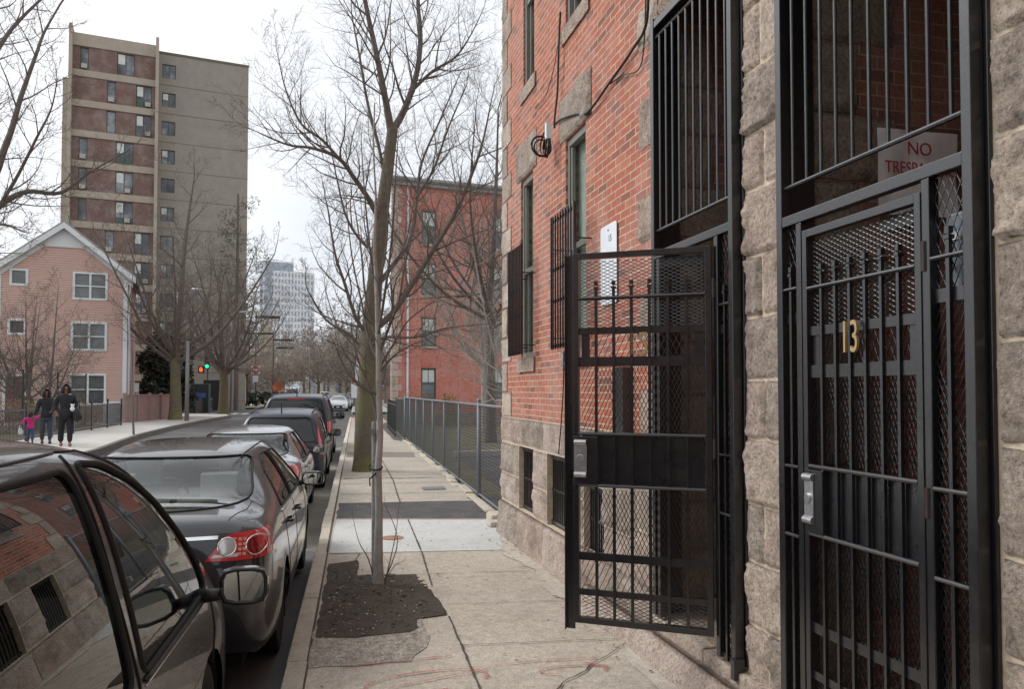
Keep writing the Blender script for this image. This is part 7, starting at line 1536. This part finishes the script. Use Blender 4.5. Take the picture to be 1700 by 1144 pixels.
def person(label, X, Y, z, H, face, top, legs, skinm, hip=.50, stride=.16, armL=None, armR=None, hood=True, coatlen=.40, loose=1.0, shoes=None, hat=None, shoulder=1.0, headturn=0):
    T = thing('person', label, 'person', (X, Y, z), face); h = H
    # local: x right of the figure, -y forward, z up
    hipz = .52 * h; kn = .285 * h; sh = .815 * h; sw = .115 * h * shoulder
    nk = (0, .0, .845 * h); hd = (0, -.012 * h, .93 * h)
    fL = (.055 * h, -stride * .6, .03 * h); fR = (-.055 * h, stride * .6, .03 * h); kL = (.06 * h, -stride * .45, kn); kR = (-.06 * h, stride * .1, kn)
    armL = armL or [(sw * 1.25, .02, .64 * h), (sw * 1.3, -.06, .50 * h)]; armR = armR or [(-sw * 1.25, .02, .64 * h), (-sw * 1.3, -.04, .50 * h)]
    V = [(0, 0, hipz), (0, 0, .64 * h), (0, 0, .76 * h), nk, (0, -.004, .875 * h), hd, (0, -.008 * h, .975 * h), (sw, 0, sh), armL[0], armL[1], (-sw, 0, sh), armR[0], armR[1], (.05 * h, 0, .49 * h), kL, (fL[0], fL[1] + .01, .05 * h), (fL[0], fL[1] - .075 * h, .018 * h), (-.05 * h, 0, .49 * h), kR, (fR[0], fR[1] + .01, .05 * h), (fR[0], fR[1] - .075 * h, .018 * h)]
    E_ = [(0, 1), (1, 2), (2, 3), (3, 4), (4, 5), (5, 6), (2, 7), (7, 8), (8, 9), (2, 10), (10, 11), (11, 12), (0, 13), (13, 14), (14, 15), (15, 16), (0, 17), (17, 18), (18, 19), (19, 20)]
    Rr = [.055 * h, .05 * h, .055 * h, .030 * h, .032 * h, (.048 * h, .056 * h), .034 * h, .024 * h, .022 * h, .017 * h, .024 * h, .022 * h, .017 * h, .042 * h, .030 * h, .022 * h, .018 * h, .042 * h, .033 * h, .022 * h, .018 * h]
    skin_mesh('body', V, E_, Rr, skinm, T)
    # face
    mb = MB(); fy = -.012 * h - .050 * h; mb.tube([(0, fy + .006 * h, .942 * h), (0, fy - .010 * h, .926 * h), (0, fy + .002 * h, .918 * h)], [.006 * h, .010 * h, .006 * h], 8)
    for sg in (-1, 1): mb.ball((sg * .050 * h, .0, .93 * h), .012 * h, 8, 6, (.5, .8, 1.3))
    mb.build('nose_and_ears', skinm, T, smooth=True); mb = MB()
    for sg in (-1, 1): mb.ball((sg * .019 * h, fy + .008 * h, .938 * h), .0055 * h, 8, 5, (1.3, .6, .8))
    mb.ball((0, fy + .006 * h, .902 * h), .010 * h, 8, 5, (1.4, .5, .4)); mb.build('eyes_and_mouth', simple('dark_features', (.03, .015, .012), .4) if 'dark_features' not in bpy.data.materials else bpy.data.materials['dark_features'], T, smooth=True)
    # hands with fingers
    for nm, el, wr in (('hand', armL[0], armL[1]), ('hand', armR[0], armR[1])):
        d = (Vector(wr) - Vector(el)).normalized(); wv = Vector(wr); s_ = h / 1.75; sd = d.cross(Vector((0, 1, 0))).normalized(); nn = d.cross(sd)
        V2 = [tuple(wv - d * .01), tuple(wv + d * .07 * s_)]; E2 = [(0, 1)]; R2 = [.017 * s_, (.030 * s_, .016 * s_)]
        for k in range(4):
            o_ = sd * (.024 - .016 * k) * s_; b0 = wv + d * .085 * s_ + o_; l_ = (.055, .07, .066, .05)[k] * s_; b1 = b0 + d * l_ * .55 + nn * .008; b2 = b1 + d * l_ * .35 + nn * .022 * s_
            i = len(V2); V2 += [tuple(b0), tuple(b1), tuple(b2)]; E2 += [(1, i), (i, i + 1), (i + 1, i + 2)]; R2 += [.0085 * s_, .008 * s_, .007 * s_]
        i = len(V2); V2 += [tuple(wv + d * .035 * s_ + sd * .033 * s_), tuple(wv + d * .075 * s_ + sd * .045 * s_ + nn * .015)]; E2 += [(1, i), (i, i + 1)]; R2 += [.011 * s_, .008 * s_]
        skin_mesh('hand', V2, E2, R2, skinm, T, 1, 1)
    # coat
    cz = coatlen * h; lo = loose
    V = [(0, 0, cz), (0, 0, .56 * h), (0, 0, .66 * h), (0, 0, .77 * h), (0, .004, .835 * h), (sw, 0, sh), armL[0], tuple(Vector(armL[0]).lerp(Vector(armL[1]), .86)), (-sw, 0, sh), armR[0], tuple(Vector(armR[0]).lerp(Vector(armR[1]), .86))]
    E_ = [(0, 1), (1, 2), (2, 3), (3, 4), (3, 5), (5, 6), (6, 7), (3, 8), (8, 9), (9, 10)]
    Rr = [(.108 * h * lo, .095 * h * lo), (.104 * h * lo, .088 * h * lo), (.090 * h * lo, .078 * h), (.104 * h * lo, .086 * h), .058 * h, .056 * h, .040 * h, .030 * h, .056 * h, .040 * h, .030 * h]
    skin_mesh('jacket', V, E_, Rr, top, T, 2)
    V = [(0, 0, .55 * h), (.052 * h, 0, .47 * h), (kL[0], kL[1], kL[2]), (fL[0], fL[1] + .01, .065 * h), (-.052 * h, 0, .47 * h), (kR[0], kR[1], kR[2]), (fR[0], fR[1] + .01, .065 * h)]
    E_ = [(0, 1), (1, 2), (2, 3), (0, 4), (4, 5), (5, 6)]; Rr = [.088 * h, .062 * h * loose, .044 * h * loose, .034 * h * loose, .062 * h * loose, .046 * h * loose, .040 * h * loose]
    skin_mesh('trousers', V, E_, Rr, legs, T, 0)
    for f_ in (fL, fR): mb = MB(); mb.ball((f_[0], f_[1] - .035 * h, .026 * h), .03 * h, 10, 6, (.95, 2.3, .9)); mb.build('shoe', shoes or M['black'], T, smooth=True)
    if hood:
        mb = MB(); nn_ = 14; V = []; Fs = []
        for j in range(9):
            th = math.pi * .02 + math.pi * .74 * j / 8
            for i in range(nn_ + 1):
                ph = math.radians(-60 + 300 * i / nn_); V.append((.066 * h * math.sin(th) * math.cos(ph) * (1 + .25 * (j > 6)), .075 * h * math.sin(th) * math.sin(ph) + .004 * h, .925 * h + .076 * h * math.cos(th) - (.012 * h if j > 6 else 0)))
        for j in range(8):
            for i in range(nn_): a = j * (nn_ + 1) + i; Fs.append((a, a + 1, a + nn_ + 2, a + nn_ + 1))
        mb.add(V, Fs); o = mb.build('hood', hood if not isinstance(hood, bool) else top, T, smooth=True, fix=False); s_ = o.modifiers.new('t', 'SOLIDIFY'); s_.thickness = .012 * h
    return T
cz_ = ZL
def ground_at(x, y): p = atz(x, y, ZL); return p
pm = ground_at(108, 741); pw = ground_at(76, 737); pc = ground_at(50, 736)
f = math.radians(24)
person('tall person in a black hooded jacket and loose black trousers carrying bags', pm.x, pm.y, ZL, 1.78, f, M['coat'], M['track'], M['skin_l'], loose=1.12, shoes=simple('tan_shoes', srgb(150, 104, 84), .7), armR=[(-.27, .05, 1.17), (-.24, -.06, .98)], armL=[(.27, .06, 1.15), (.16, -.24, 1.16)], stride=.26, coatlen=.43, shoulder=.92)
person('person in a short black coat and dark jeans with a shoulder bag', pw.x, pw.y, ZL, 1.64, f, M['coat'], M['jean'], M['skin'], loose=.98, armR=[(-.24, .02, 1.03), (-.33, -.04, .84)], armL=[(.25, .05, 1.07), (.10, -.2, .98)], stride=.2, coatlen=.44, shoulder=.9)
person('small child in a bright pink coat and blue jeans holding a hand', pc.x, pc.y, ZL, .94, f, M['pink'], M['blue_jean'], M['skin'], loose=1.15, armL=[(.17, -.02, .78), (.30, .0, .86)], armR=[(-.19, .0, .66), (-.24, -.06, .54)], stride=.12, coatlen=.42, hood=simple('dark_hair', srgb(56, 28, 30), .8))
def bag(label, name, x, y, z, sx, sy, sz, mat, strap):
    T = thing(name, label, 'bag', (x, y, z), f); mb = MB(); mb.ball((0, 0, 0), 1, 14, 9, (sx, sy, sz)); V = [(v[0] * (1 + .35 * noise.noise(Vector(v) * 9) - v[2] * 1.6), v[1] * (1 + .3 * noise.noise(Vector(v) * 12)), v[2] * (1 + .3 * noise.noise(Vector(v) * 7))) for v in mb.v]; mb.v = V; mb.build('bag_body', mat, T, smooth=True)
    mb = MB(); mb.tube([(-sx * .5, 0, sz * .6), (-sx * .3, .02, strap), (sx * .3, .02, strap), (sx * .5, 0, sz * .6)], .012, 6); mb.build('strap', mat, T, smooth=True)
bag('black shoulder bag hanging at the jeans wearer side', 'shoulder_bag', pw.x + .36, pw.y + .08, ZL + .80, .11, .06, .16, M['black'], .5)
bag('bulging black bag on the tall person arm', 'carrier_bag', pm.x + .33, pm.y - .05, ZL + .90, .12, .10, .19, M['black'], .45)
bag('small white carrier bag in the child hand', 'carrier_bag', pc.x - .27, pc.y - .02, ZL + .36, .07, .05, .10, M['white'], .16)
T = thing('soft_toy', 'small pale toy held against the black bag', 'toy', (pm.x + .27, pm.y - .28, ZL + 1.08)); mb = MB(); mb.ball((0, 0, 0), .065, 10, 7); mb.ball((0, 0, .09), .045, 10, 7); mb.ball((-.04, 0, .13), .018, 6, 5); mb.ball((.04, 0, .13), .018, 6, 5); mb.build('toy_body', M['white'], T, smooth=True)
